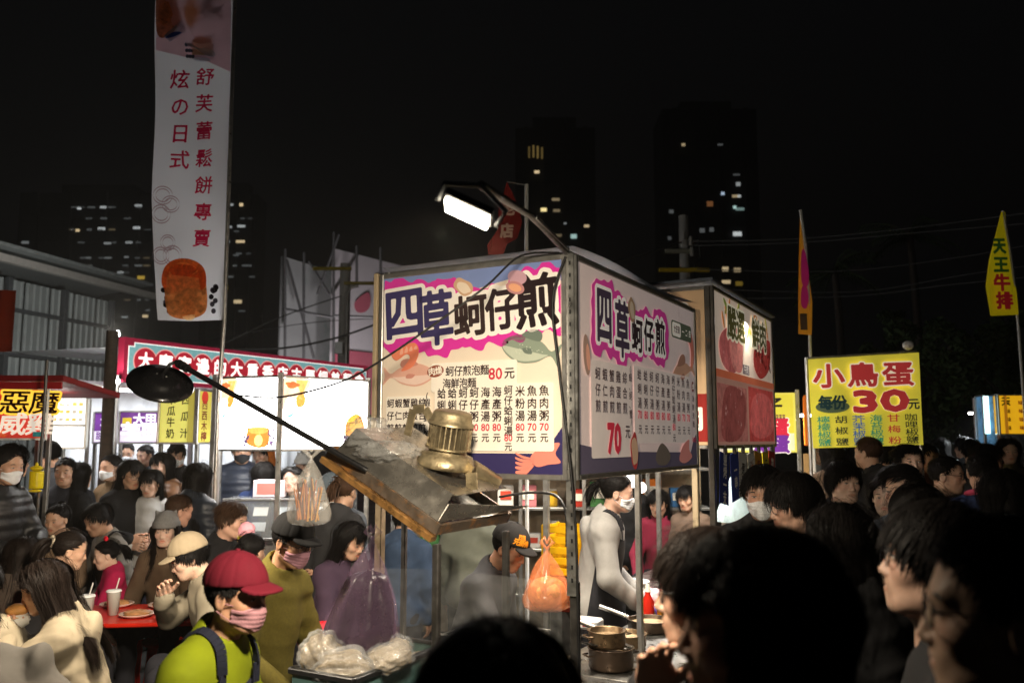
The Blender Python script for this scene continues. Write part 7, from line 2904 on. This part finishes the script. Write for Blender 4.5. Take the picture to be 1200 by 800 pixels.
# ---- close foreground
person('blurred dark head of a bystander at the bottom centre, seen from behind', (592, 846), .98, 172, (0, 0, 0), False, 'short', top=BLK, kind='coat', res='near', group='bystanders close to the camera')
person('man with a round fringe haircut and glasses touching his mouth', (800, 690), 1.75, -97, (0, 2, 0), False, 'fringe', hairc='dark', top=BLK, kind='coat', arms=((.035, .16, -.035), 'down'), res='near', skin=(.44, .27, .19), extras=('glasses',), group='bystanders close to the camera', curl=.35)
person('big dark head of a long-haired bystander right of centre, facing left', (842, 728), 1.15, -100, (0, 2, 0), True, 'bob', hairc='dark', top=BLK, kind='coat', res='near', skin=(.40, .25, .18), group='bystanders close to the camera')
person('bystander with glasses tilting the chin up, in left profile', (1068, 657), 1.78, -112, (0, -8, 0), False, 'fringe', top=BLK, kind='coat', res='near', skin=(.30, .19, .14), extras=('glasses',), group='bystanders close to the camera')
person('bystander with thin glasses nearest the right edge, in left profile', (1132, 714), 1.14, -112, (0, 0, 0), False, 'crop', top=BLK, kind='coat', res='near', skin=(.42, .28, .20), extras=('glasses',), group='bystanders close to the camera')

# ------------------------------------------------------------------ tables, food, kitchen things
def pz(u, v, z):
    d = ray(u, v)
    k = (z - CAM_Z) / d.z
    return Vector((d.x * k, d.y * k, z))


def headspace(T):
    return lambda p: Vector(tuple(np.array(p) @ T['Hs'].T + T['hc']))


# lettering on the worker's black cap
capo = [c for c in T_CHEF['t'].children if c.name.startswith('cap')][0]


class CapPrint(Print):
    def __init__(self, parent, T):
        self.parent, self.acc, self.T = parent, {}, T

    def pt(self, x, z, layer):
        rr_ = (.0765 + .019, .096 + .0195, .084 + .024)
        ang = x / .10
        zz = (z - .036) / rr_[2]
        k = math.sqrt(max(0, 1 - zz * zz))
        return headspace(self.T)((math.sin(ang) * k * rr_[0], -.014 + math.cos(ang) * k * rr_[1], z))


pr = CapPrint(capo, T_CHEF)
pr.text('四草', .026, (.062, .098), ink('#e8902c'), 1, bold=.03, wide=-1)
pr.text('元師傅', .032, (.062, .072), ink('#f09a28'), 1, bold=.04, wide=-1)
pr.done()
# pink collar on the navy jacket
T = NVY
mb = MB()
pts = [T['chest']((.085 * math.cos(a), -.012 + .075 * math.sin(a), .032 + .02 * math.sin(a + PI))) for a in np.linspace(0, 2 * PI, 20)]
mb.tube(pts, .018, 8, False)
mb.build('collar', cloth_mat((.45, .06, .12)), T['t'])
# red bow of the little girl
hs = headspace(T_GIRL)
mb = MB()
for sx in (-1, 1):
    mb.ell(hs((.03 + sx * .028, -.03, .125)), (.026, .014, .020), 10, 8)
mb.ell(hs((.03, -.03, .125)), (.010, .012, .010), 8, 6)
mb.build('hair_bow', ink('#d82a3a', rough=.6), T_GIRL['t'])
hs = headspace(T_HOOD)
mb = MB()
mb.lathe([(.018, -.012), (.034, -.006), (.036, .004), (.022, .012), (.016, .004), (.018, -.012)], hs((0, -.118, .035)), (0, -1, .1), 16)
mb.build('scrunchie', ink('#d8c8b0', rough=.9), T_HOOD['t'])


# ---- hanging bags -----------------------------------------------------------------------
def hang_bag(name, label, top, h, w, m, seed, tilt=0, cat='bag', depth=.7, sharp=.55, n=40, k=22, knot=True, inner=None):
    rs = np.random.RandomState(seed)
    ph = rs.rand(8) * 6.3
    t = thing(name, label, cat, top)

    def fn(a, b):
        an = 2 * PI * a
        bb = 1 - b                                   # 0 top .. 1 bottom
        r_ = np.interp(bb, [0, .05, .25, .55, .8, .93, .985, 1], [.035, .05, .42, .80, 1.0, .92, .55, .0])
        wr = 1 + .07 * math.sin(7 * an + ph[0] + 2 * bb) + .05 * math.sin(13 * an + ph[1]) * (1 - .5 * bb) + .03 * math.sin(23 * an + ph[2] + 5 * bb)
        wr += .05 * math.sin(9 * bb + 3 * an + ph[3])
        x = w / 2 * r_ * math.cos(an) * wr + tilt * bb * h
        y = w / 2 * depth * r_ * math.sin(an) * wr
        return Vector((x, y, -h * bb))
    MB().grid(fn, n, k).build('bag_body', m, t)
    if inner:
        def fi(a, b):
            bb = 1 - b
            q = fn(a, 1 - (.30 + .66 * bb))
            kk = .90 * min(1, (bb / .10) ** .5)
            cx = tilt * (.30 + .66 * bb) * h
            return Vector((cx + (q.x - cx) * kk, q.y * kk, q.z + .01))
        MB().grid(fi, n, k).build('contents', inner, t)
    if knot:
        mb = MB()
        for sx in (-1, 1):
            mb.tube([(0, 0, -.01), (sx * .03, 0, .02), (sx * .012, 0, .045), (0, 0, .012)], [.006, .012, .009, .005], 6)
        mb.build('handle', m, t)
    return t


PURP = mat('purple_bag_film', (.32, .19, .31), .10, var=.1, alpha=.15, spec=.9, bump=.35, bscale=30)
pb = hang_bag('purple_bag', 'purple translucent plastic bag stuffed with dark things, hung on the stall post', at(437, 628, 3.62), .485, .31, PURP, 3, tilt=-.10, inner=mat('dark_bundle', (.012, .011, .015), .28, var=.3, scale=9, bump=.35, bscale=14, stain=((.06, .04, .06), 7, .6)))
WFILM = mat('white_bag_film', (.82, .80, .76), .28, var=.06, alpha=.20, spec=.6, bump=.35, bscale=36)
wbg = hang_bag('white_bag', 'thin white plastic bag of skewers hanging from the lamp rod', at(365, 533, 3.235), .265, .165, WFILM, 5, tilt=-.02)
for k in range(34):
    q = random.Random(k)
    x0, y0 = q.uniform(-.045, .03), q.uniform(-.03, .03)
    MB().cyl((x0, y0, -.245 + q.uniform(0, .02)), (x0 + q.uniform(-.03, .02), y0 * .6, -.10 + q.uniform(-.03, .02)), .0035, .0028, 5).build('skewer', ink(('#b86a2c', '#8c3a1c', '#c89048', '#5a2818')[k % 4]), wbg)
mb = MB()
mb.ell((-.06, 0, -.09), (.04, .02, .018), 12, 8)
mb.build('bag_handle', WFILM, wbg)

# ---- teal bin with noodle bags --------------------------------------------------------------
bw = at(413, 800, 3.30)
bin_ = thing('teal_bin', 'teal plastic bin with dark rim full of bagged noodles', 'bin', wld(*(loc(Vector((bw.x, bw.y, 0))))), TH)
TEAL = mat('teal_plastic', (.10, .20, .19), .4, var=.15, scale=6)
BWD, BDP, BT, BHt = .30, .62, at(413, 797, 3.30).z, .34
for (c, s_) in (((-BWD / 2, .008, BT - BHt / 2), (BWD, .014, BHt)), ((-BWD / 2, BDP, BT - BHt / 2), (BWD, .014, BHt)), ((-.008, BDP / 2, BT - BHt / 2), (.014, BDP - .02, BHt)), ((-BWD + .008, BDP / 2, BT - BHt / 2), (.014, BDP - .02, BHt)), ((-BWD / 2, BDP / 2, BT - BHt + .01), (BWD - .03, BDP - .03, .014))):
    MB().box(c, s_).build('wall', TEAL, bin_)
for (a, b) in (((-BWD - .01, 0, BT), (.01, 0, BT)), ((-BWD - .01, BDP + .008, BT), (.01, BDP + .008, BT)), ((.004, 0, BT), (.004, BDP, BT)), ((-BWD - .004, 0, BT), (-BWD - .004, BDP, BT))):
    MB().bar(a, b, .03, .022).build('rim', BLACK_PL, bin_)
MB().box((-BWD / 2, BDP / 2, (BT - BHt) / 2), (BWD - .04, BDP - .06, BT - BHt - .01)).build('stand', MATS['cabinet_steel'], bin_)
NOOD = mat('noodle_bag', (.24, .18, .10), .16, var=.3, scale=20, spec=.9, bump=.7, bscale=60, stain=((.66, .60, .50), 30, .60))
for k, (x, y, z, r_, nm, m_) in enumerate(((-.25, .12, .03, (.085, .09, .075), 'crumpled clear bag of noodles at the left end of the teal bin', NOOD), (-.12, .10, .0, (.10, .08, .065), 'round bag of pale noodles at the front of the teal bin', NOOD), (-.05, .30, .02, (.08, .17, .05), 'long bag of noodles along the right side of the teal bin', NOOD), (-.17, .38, .03, (.075, .08, .055), 'bag of pale food deep in the teal bin', NOOD))):
    p = bin_.matrix_basis @ Vector((x, y, BT + z))
    o = crumple('food_bag', nm, p, r_, 20 + k, m_, 'food bag', .34, 60, 36, freqs=((2, .6), (3, .55), (5, .4), (9, .2)))
    o['group'] = 'food bags in the teal bin'
    crumple('clear_film', None, (0, 0, .006), tuple(v_ * 1.05 for v_ in r_), 20 + k, CLEARP, parent=o, amp=.36, n=60, k=36, freqs=((2, .6), (3, .55), (5, .4), (9, .3), (15, .2)))
RB = mat('red_plastic', srgb('#a81420'), .35, var=.1)
p = at(388, 752, 3.95)
t = thing('red_basin', 'red plastic basin behind the noodle bags', 'basin', (p.x, p.y, p.z - .06))
MB().lathe([(0, 0), (.13, 0), (.165, .11), (.175, .115), (.17, .122), (.155, .115), (.12, .012), (0, .012)], (0, 0, 0), (0, 0, 1), 28).build('bowl', RB, t)
MB().cyl((0, 0, -(p.z - .06)), (0, 0, 0), .10, .10).build('stand', MATS['cabinet_steel'], t)
PKB = mat('pink_bag_film', (.75, .20, .32), .2, var=.1, alpha=.6, spec=.8, bump=.3, bscale=30)
p = at(425, 762, 3.72)
o = crumple('pink_bag', 'small pink plastic bag lying on the noodle bags', p, (.055, .05, .05), 31, PKB, 'bag', .3)

# oval tray with food just right of the post, behind the shield
p = wld(-.72, .12, ZC + .004)
t = thing('food_tray', 'round tray of pale dough behind the splash shield', 'tray', p, TH)
MB().lathe([(0, 0), (.15, 0), (.175, .03), (.17, .033), (.145, .008), (0, .008)], (0, 0, 0), (0, 0, 1), 28).build('plate', STAIN, t)
crumple('dough', None, (0, 0, .035), (.12, .11, .03), 41, mat('dough', (.50, .40, .28), .5, var=.15), parent=t, amp=.12)
gr = thing('wire_rack', 'wire rack lying on the counter behind the splash shield', 'rack', wld(-.60, .45, ZC + .10), TH)
for k in range(12):
    MB().cyl((-.2 + .036 * k, -.16, 0), (-.2 + .036 * k, .16, 0), .003, n=6).build('wire', ALU, gr)
for y in (-.16, 0, .16):
    MB().cyl((-.21, y, .004), (.21, y, .004), .004, n=6).build('wire', ALU, gr)
for (x, y) in ((-.2, -.16), (.2, -.16), (-.2, .16), (.2, .16)):
    MB().cyl((x, y, -.098), (x, y, 0), .004, n=6).build('foot', ALU, gr)

# ---- pots and pans on the right side of the cart ------------------------------------------------
IRON = mat('brown_iron', (.075, .05, .035), .38, metal=.7, var=.35, scale=12, stain=((.22, .14, .07), 9, .60))
BRASSY = mat('worn_pan', (.22, .15, .085), .35, metal=.75, var=.3, scale=11, stain=((.04, .03, .02), 8, .56))


def pot(label, p, r, h, m, inner, handle=None, name='cooking_pot', cat='pot'):
    t = thing(name, label, cat, p, 0, 'pots and pans on the oyster stall')
    MB().lathe([(0, 0), (r * .94, 0), (r, .012), (r, h), (r + .006, h + .003), (r - .002, h + .004), (r - .006, h), (r - .008, .012), (0, .010)], (0, 0, 0), (0, 0, 1), 36).build('pan_body', m, t)
    MB().lathe([(0, h * .72), (r - .010, h * .70)], (0, 0, 0), (0, 0, 1), 30).build('food', inner, t)
    if handle:
        a, L = handle
        d = Vector((math.cos(a), math.sin(a), .18)).normalized()
        mb = MB()
        mb.tube([d * r + Vector((0, 0, h * .7)), d * (r + L * .5) + Vector((0, 0, h * .85)), d * (r + L) + Vector((0, 0, h))], [.010, .012, .013], 8)
        mb.build('handle', STAIN, t)
    else:
        for a in (0.4, 0.4 + PI):
            mb = MB()
            c = Vector((math.cos(a), math.sin(a), 0)) * r + Vector((0, 0, h * .75))
            sd = Vector((-math.sin(a), math.cos(a), 0))
            o = Vector((math.cos(a), math.sin(a), 0))
            mb.tube([c + sd * .03, c + sd * .025 + o * .025, c - sd * .025 + o * .025, c - sd * .03], .004, 6)
            mb.build('handle', m, t)
    return t


BROTH = mat('broth', (.30, .20, .11), .25, var=.3, scale=20)
OYST = mat('omelette', (.45, .32, .17), .45, var=.35, scale=24, bump=.4, bscale=50, stain=((.62, .55, .42), 18, .6))
p = pz(716, 782, ZC + .004)
pot('deep iron pot at the near corner of the cart, under a pan', p, .098, .085, IRON, BROTH)
pot('worn pan stacked on the deep iron pot', p + Vector((-.015, .01, .090)), .082, .065, BRASSY, BROTH, (2.4, .0) if False else None)
pot('pan of frying oysters behind the stacked pots', pz(733, 757, ZC + .004), .10, .06, BRASSY, OYST, (2.75, .16), name='frying_pan', cat='pan')
pot('dark pan further back beside the frying oysters', pz(762, 738, ZC + .004), .115, .055, IRON, OYST, (2.8, .16), name='frying_pan', cat='pan')
pot('skillet with a long pale handle in front of the white tub', pz(772, 716, ZC + .004), .105, .05, BRASSY, OYST, (2.9, .20), name='frying_pan', cat='pan')
MB()
t = thing('white_tub', 'round white plastic tub beside the purple gloves', 'tub', pz(741, 700, ZC + .004))
MB().lathe([(0, 0), (.082, 0), (.105, .095), (.112, .098), (.110, .106), (.100, .100), (.078, .006), (0, .006)], (0, 0, 0), (0, 0, 1), 30).build('tub_body', WHITE_PL, t)
MB().lathe([(0, .07), (.090, .072)], (0, 0, 0), (0, 0, 1), 24).build('sauce', mat('pink_sauce', (.55, .32, .28), .4), t)
t = thing('foam_box', 'white foam food box on the cart left of the white tub', 'box', pz(707, 700, ZC + .004), TH)
mb = MB().box((0, 0, .03), (.19, .14, .055), ch=.012)
mb.build('box_base', WHITE_PL, t)
MB().box((0, .085, .10), (.19, .02, .12), Matrix.Rotation(R(-15), 3, 'X'), ch=.008).build('lid', WHITE_PL, t)
t = thing('foam_box', 'white and red takeaway box in front on the cart', 'box', pz(688, 735, ZC + .004), TH)
MB().box((0, 0, .025), (.15, .11, .05), ch=.01).build('box_base', WHITE_PL, t)
MB().box((.03, -.058, .028), (.06, .004, .02)).build('print', ink('#c82c2c'), t)
crumple('pink_bag', 'pink and white plastic bag next to the white tub', pz(765, 700, ZC + .06), (.08, .06, .05), 55, mat('pinkwhite_film', (.75, .50, .55), .3, var=.35, scale=24, bump=.3), 'bag', .35)
OR = mat('orange_basin_plastic', srgb('#c83c1c'), .35, var=.1)
t = thing('orange_basin', 'wide orange-red plastic basin behind the corner post', 'basin', pz(668, 712, ZC + .004))
MB().lathe([(0, 0), (.12, 0), (.165, .11), (.178, .112), (.172, .12), (.158, .115), (.115, .010), (0, .010)], (0, 0, 0), (0, 0, 1), 30).build('bowl', OR, t)
OBAG = mat('orange_bag_film', (.85, .30, .12), .18, var=.15, alpha=.42, spec=.8, bump=.35, bscale=30)
ob = hang_bag('orange_bag', 'knotted translucent orange plastic bag of vegetables behind the shield', at(641, 640, 4.05), .30, .22, OBAG, 8)
crumple('contents', None, (0, 0, -.21), (.085, .065, .07), 61, mat('carrot_mix', (.70, .26, .08), .5, var=.4, scale=30), parent=ob, amp=.2)
t = thing('yellow_crate', 'yellow plastic crate standing behind the corner post', 'crate', pz(668, 672, 1.02) + Vector((0, 0, 0)), TH)
YC = ink('#d8a818', rough=.4)
for z in (.03, .10, .17, .24, .31):
    for (c, s_) in (((0, -.15, z), (.36, .012, .045)), ((0, .15, z), (.36, .012, .045)), ((-.18, 0, z), (.012, .29, .045)), ((.18, 0, z), (.012, .29, .045))):
        MB().box(c, s_).build('slat', YC, t)
for sx in (-1, 1):
    for sy in (-1, 1):
        MB().box((sx * .178, sy * .148, .17), (.02, .02, .34)).build('corner', YC, t)
MB().box((0, 0, .006), (.34, .28, .01)).build('floor', YC, t)
t.scale = (.75, .75, .9)
MB().box((0, 0, -.57), (.34, .28, 1.12)).build('stand', MATS['cabinet_steel'], t)
for k, (u, v, c, nm) in enumerate(((708, 758, '#d8d4c8', 'white'), (697, 748, '#3a78c8', 'blue-lidded'))):
    t = thing('ladle', '%s kitchen tool lying across the pans' % nm, 'ladle', pz(u, v, ZC + .10))
    MB().tube([(-.10, -.04, .03), (0, 0, 0), (.08, .04, -.01)], .005, 7).build('handle', STAIN, t)
    MB().ell((.10, .05, -.012), (.03, .03, .012), 14, 8).build('bowl', STAIN if k == 0 else ink(c), t)
# sauce bottles and stacks on the back of the cart
for k in range(7):
    q = random.Random(k + 3)
    x, y = -.22 + .062 * k, 1.48 + .07 * (k % 2)
    h_ = q.uniform(.16, .24)
    o = thing('seasoning_bottle', '%s seasoning bottle at the back of the oyster cart' % ['red', 'amber', 'green', 'white', 'brown', 'orange', 'yellow'][k], 'bottle', wld(x, y, ZC + .001), 0, 'seasoning bottles on the cart')
    c = ['#b8281c', '#b8781c', '#3a7a3c', '#e0dcd0', '#4a2818', '#d86a1c', '#d8c020'][k]
    MB().lathe([(0, 0), (.032, 0), (.034, .01), (.034, h_ * .6), (.015, h_ * .82), (.015, h_ * .9)], (0, 0, 0), (0, 0, 1), 14).build('bottle_body', ink(c, rough=.3), o)
    MB().cyl((0, 0, h_ * .9), (0, 0, h_ + .02), .018, .010, 10).build('cap', ink('#d82c20' if k % 2 else '#e8e4d8'), o)

# ---- red dining tables -----------------------------------------------------------------------------
RT = mat('red_table_top', srgb('#b8200f'), .35, var=.12, scale=4, coat=.2)


def table(label, c, sx, sy, z=.73, rz=0):
    t = thing('red_table', label, 'table', (c[0], c[1], 0), rz, 'red dining tables')
    MB().box((0, 0, z - .012), (sx, sy, .024), ch=.006).build('table_top', RT, t)
    for a in (-1, 1):
        for b in (-1, 1):
            MB().box((a * (sx / 2 - .06), b * (sy / 2 - .06), (z - .024) / 2), (.03, .03, z - .026)).build('leg', ink('#7a160c'), t)
    return t


ta = Vector((at(160, 700, 5.45).x, 5.45, 0))
TZ = .78
table('red dining table between the hooded diner and the beige cap man', (ta.x, ta.y), 1.05, .62, TZ, .12)


def food_on(tab_c, items, tz):
    for k, (kind, dx, dy, lab) in enumerate(items):
        p = Vector((tab_c[0] + dx, tab_c[1] + dy, tz + .001))
        if kind == 'plate':
            t = thing('plate', lab, 'plate', p)
            MB().lathe([(0, 0), (.07, 0), (.105, .018), (.103, .022), (.07, .006), (0, .006)], (0, 0, 0), (0, 0, 1), 26).build('dish', mat('pink_melamine', (.62, .44, .36), .4), t)
            crumple('meal', None, (0, 0, .02), (.07, .06, .018), 70 + k, mat('meal_brown', (.42, .20, .08), .5, var=.4, scale=40), parent=t, amp=.3)
        elif kind == 'cup':
            t = thing('paper_cup', lab, 'cup', p)
            MB().lathe([(0, 0), (.030, 0), (.042, .14), (.044, .142), (.040, .142), (.028, .006), (0, .006)], (0, 0, 0), (0, 0, 1), 20).build('cup_body', mat('pale_cup', (.55, .58, .52), .4, var=.08), t)
            MB().lathe([(0, .15), (.040, .15), (.046, .143), (.046, .138)], (0, 0, 0), (0, 0, 1), 20).build('lid', WHITE_PL, t)
            MB().cyl((.01, 0, .14), (.03, 0, .22), .004, n=6).build('straw', ink('#d8d4d0'), t)
        elif kind == 'bowl':
            t = thing('bowl', lab, 'bowl', p)
            MB().lathe([(0, 0), (.045, 0), (.085, .06), (.083, .062), (.042, .006), (0, .006)], (0, 0, 0), (0, 0, 1), 22).build('bowl_body', ink('#d8c8b0'), t)
            MB().lathe([(0, .045), (.073, .045)], (0, 0, 0), (0, 0, 1), 20).build('soup', BROTH, t)


tc = (ta.x, ta.y)
food_on(tc, (('plate', .05, -.10, 'plate of brown food in the middle of the red table'), ('plate', .30, -.16, 'plate in front of the beige cap man'), ('plate', .10, .20, 'plate in front of the beanie woman'), ('plate', -.22, .22, 'plate in front of the man in the grey sweater'), ('cup', -.12, -.05, 'pale drink cup with a straw beside the little girl'), ('cup', -.20, -.22, 'pale drink cup near the hooded elbow'), ('bowl', .38, .10, 'small soup bowl at the right end of the red table')), TZ)
tb = pz(10, 772, .73)
table('red dining table at the left edge in front of the cream jacket', (tb.x - .25, tb.y + .10), .80, .55, .73, -.1)
food_on((tb.x, tb.y + .1), (('bowl', -.12, -.08, 'bowl of food at the left edge table'), ('plate', .0, .10, 'plate at the left edge table')), .73)
# bun in the eating girl's hands
hs = headspace(T_EAT)
T = T_EAT
bp = hs((0, .135, -.072))
bun = thing('burger_bun', 'golden bun held to the mouth by the girl in the beige hoodie', 'bun', T['t'].matrix_basis @ bp)
crumple('bun_top', None, (0, 0, .012), (.045, .045, .026), 81, mat('bun_crust', (.55, .27, .08), .4, var=.25, scale=18), parent=bun, amp=.05)
crumple('bun_base', None, (0, 0, -.016), (.044, .044, .016), 82, mat('bun_crumb', (.60, .38, .18), .6, var=.2), parent=bun, amp=.05)
crumple('wrapper', None, (0, 0, -.03), (.048, .046, .034), 83, mat('paper_wrap', (.70, .68, .62), .6), parent=bun, amp=.2)
# yellow cup with pink tissue, magenta bag behind
t = thing('yellow_cup', 'yellow cup with pink paper napkins behind the red cap', 'cup', at(288, 655, 5.2))
MB().lathe([(0, 0), (.045, 0), (.055, .14), (.050, .14), (.04, .006), (0, .006)], (0, 0, 0), (0, 0, 1), 20).build('cup_body', mat('yellow_cup', srgb('#d8c020'), .35, var=.05), t)
crumple('napkins', None, (0, 0, .165), (.045, .035, .05), 91, mat('pink_tissue', (.80, .35, .42), .8), parent=t, amp=.35)
zc_ = at(288, 655, 5.2).z
MB().cyl((0, 0, -zc_), (0, 0, 0), .035, .03).build('stand', STEEL_DARK, t)
mg = hang_bag('magenta_bag', 'magenta cloth bag hanging behind the man with brown hair', at(278, 596, 6.4), .26, .24, mat('magenta_cloth', (.26, .02, .10), .7, var=.3, scale=25), 12)
# blue bucket and things behind the stall
p = pz(766, 665, .55)
t = thing('blue_bucket', 'blue plastic bucket on a low stand behind the aluminium post', 'bucket', (p.x, p.y, .55))
MB().lathe([(0, 0), (.13, 0), (.17, .24), (.182, .245), (.178, .255), (.16, .25), (.125, .01), (0, .01)], (0, 0, 0), (0, 0, 1), 26).build('bucket_body', mat('blue_plastic', (.03, .12, .28), .35, var=.1), t)
MB().box((0, 0, -.275), (.3, .3, .545)).build('stand', mat('maroon_crate', (.12, .015, .02), .5), t)
t = thing('yellow_crate', 'small yellow crate on the ground-level shelf beside the apron', 'crate', pz(738, 660, .72))
MB().box((0, 0, .11), (.26, .2, .22)).build('crate_body', YC, t)
for z in (.05, .11, .17):
    MB().box((0, -.102, z), (.20, .006, .02)).build('slot', mat('dark_slot', (.1, .08, .01), .6), t)
MB().box((0, 0, -.36), (.3, .24, .715)).build('stand', MATS['cabinet_steel'], t)
# blue paper shade with warm lamp under the meat sign
p = at(866, 592, 5.6)
t = thing('shade_lamp', 'pale blue cone lampshade glowing warm below the price cards', 'lamp', p)
MB().lathe([(.05, .18), (.08, .10), (.14, -.04), (.15, -.10)], (0, 0, 0), (0, 0, 1), 26).build('shade', mat('paper_shade', (.55, .72, .75), .7, var=.1, emit=.25), t)
MB().ell((0, 0, -.09), (.05, .05, .05), 14, 10).build('bulb', mat('warm_bulb', (1, 1, 1), .4, var=0, emit=9, ecol=(1, .72, .38)), t)
MB().cyl((0, 0, .17), (0, 0, 1.0), .004, n=6).build('cord', RUBBER, t)
L = bpy.data.lights.new('lamp_light', 'POINT')
L.energy, L.color, L.shadow_soft_size = 10, (1, .75, .45), .05
o = link(bpy.data.objects.new('lamp_light', L), t)
o.location = (0, 0, -.15)
# a few bright goods on the far left counters
q = random.Random(9)
for k in range(22):
    cx, cy, cz, nm = [(PC.x + .2, PC.y + .80, 1.031, 'pancake'), (JC.x - .1, JC.y + .55, .901, 'juice'), (TC.x, TC.y + .5, .901, 'taro'), (RC.x + .1, RC.y + .5, 1.001, 'fried chicken')][k % 4]
    col = ['white', 'yellow', 'orange', 'green', 'pink', 'red'][k // 4]
    c = {'white': '#e8e8e4', 'yellow': '#d8c030', 'orange': '#d87a28', 'green': '#5aa048', 'pink': '#d87a90', 'red': '#b8302c'}[col]
    h_ = q.uniform(.12, .26)
    o = thing('juice_cup', '%s cup on the %s stall counter' % (col, nm), 'cup', (cx - .28 + .11 * (k // 4), cy + q.uniform(-.12, .12), cz), 0, 'cups on the left counters')
    MB().lathe([(0, 0), (.035, 0), (.046, h_ * .8), (.048, h_ * .82), (.03, h_ * .9), (0, h_ * .92)], (0, 0, 0), (0, 0, 1), 14).build('cup_body', ink(c, rough=.35), o)
    MB().cyl((.01, 0, h_ * .9), (.025, 0, h_ * 1.2), .005, n=6).build('straw', WHITE_PL, o)

# ---- lit kitchen shelves behind the oyster stall ---------------------------------------------------------
KY = 7.9
k0, k1 = xy(462, KY), xy(832, KY)
ks = thing('kitchen_rack', 'steel kitchen rack with boxes and jars glimpsed behind the oyster stall', 'rack', k0)
KW = k1.x - k0.x
WARMW = mat('rack_back_board', (.30, .24, .17), .7, var=.25, scale=3, stain=((.12, .10, .08), 3, .55))
for k in range(5):
    MB().box((KW * (k + .5) / 5, .42, 1.0), (KW / 5 - .02, .03, 1.9)).build('back_board', WARMW, ks)
for z in (.45, .85, 1.22, 1.58):
    MB().box((KW / 2, .2, z), (KW, .36, .025)).build('shelf', STEEL, ks)
for k in range(6):
    MB().box((KW * k / 5, .01, 1.02), (.035, .035, 2.04)).build('upright', STEEL, ks)
q = random.Random(21)
bc_ = [('red', '#a8382c'), ('white', '#d8d4cc'), ('brown', '#7a5230'), ('yellow', '#c8a030'), ('blue', '#3c6a98'), ('green', '#4a7a48'), ('pink', '#c87a80'), ('orange', '#c8702c')]
for k in range(34):
    row = k // 12
    z = (.8625, 1.2325, 1.5925)[row]
    x = .12 + (k % 12) * (KW - .2) / 12 + q.uniform(-.03, .03)
    w_, h_ = q.uniform(.10, .19), q.uniform(.12, .26)
    cn, cx_ = bc_[(k * 5 + row) % 8]
    o = thing('food_carton' if k % 3 else 'storage_jar', '%s %s on the %s shelf of the rack, %s from the left' % (cn, 'carton' if k % 3 else 'jar', ['lower', 'middle', 'upper'][row], ['first', 'second', 'third', 'fourth', 'fifth', 'sixth', 'seventh', 'eighth', 'ninth', 'tenth', 'eleventh', 'twelfth'][k % 12]), 'carton' if k % 3 else 'jar', k0 + Vector((x, .17, z)), q.uniform(-.15, .15), 'goods on the kitchen rack')
    if k % 3:
        MB().box((0, 0, h_ / 2), (w_, .14, h_), ch=.006).build('box', ink(cx_), o)
        MB().box((0, -.072, h_ * .55), (w_ * .7, .004, h_ * .4)).build('label_patch', ink('#e0dacb' if cn != 'white' else '#b84838'), o)
    else:
        MB().lathe([(0, 0), (.05, 0), (.055, .01), (.055, h_ * .8), (.045, h_ * .86), (0, h_ * .86)], (0, 0, 0), (0, 0, 1), 16).build('jar_body', ink(cx_, rough=.3), o)
        MB().cyl((0, 0, h_ * .861), (0, 0, h_ * .95), .048, .048, 16).build('lid', ink('#c8c4ba'), o)
tl = thing('tube_lamp', 'warm tube lamp over the kitchen rack behind the oyster stall', 'lamp', k0 + Vector((KW * .36, -.15, 2.02)))
MB().cyl((-.5, 0, 0), (.5, 0, 0), .014, n=10).build('tube', TUBE_W, tl)
MB().box((0, 0, .03), (1.05, .05, .025)).build('housing', WHITE_PL, tl)
area_lamp(tl, (0, 0, -.03), (0, .35, -1), 1.0, 30, (1, .88, .70), size_y=.06)
for k, (u, v) in enumerate(((741, 562), (752, 571))):
    p = at(u, v, 7.3)
    t = thing('bare_bulb', ['larger', 'smaller'][k] + ' bare white bulb glowing behind the masked worker', 'lamp', p, 0, 'bare bulbs behind the worker')
    MB().ell((0, 0, 0), (.06 - .02 * k, .06 - .02 * k, .065 - .02 * k), 14, 10).build('bulb', mat('bare_bulb_glow', (1, 1, 1), .4, var=0, emit=5, ecol=(1, .94, .84)), t)
    MB().cyl((0, 0, .05), (0, 0, .7), .006, n=6).build('cord', RUBBER, t)

# ---- thin haze added for a glow round the lamps -----------------------------------------------------------------
hz = MB().box((0, 190, 60), (700, 480, 122), ch=0)
hm = bpy.data.materials.new('glow_haze')
hm.use_nodes = True
hn = hm.node_tree
hn.nodes.remove(hn.nodes['Principled BSDF'])
pv = hn.nodes.new('ShaderNodeVolumePrincipled')
pv.inputs['Color'].default_value = (.95, .90, .82, 1)
pv.inputs['Density'].default_value = .0010
pv.inputs['Anisotropy'].default_value = .2
hn.links.new(pv.outputs[0], hn.nodes['Material Output'].inputs['Volume'])
ho = hz.build('haze', hm)
tag(ho, 'thin haze added over the market for lamp glow', None, kind='stuff')

# flag patch on the navy apron
T = T_RED
apr = [c for c in T['t'].children if c.name.startswith('apron')][0]
for k, (dz, c) in enumerate(((0, '#d8d4cc'), (.012, '#b82c34'), (-.012, '#b82c34'))):
    p0, p1 = T['chest']((.035, .165, -.30 + dz)), T['chest']((.085, .155, -.30 + dz))
    MB().bar(p0, p1, .010, .011).build('patch_stripe', ink(c), apr)
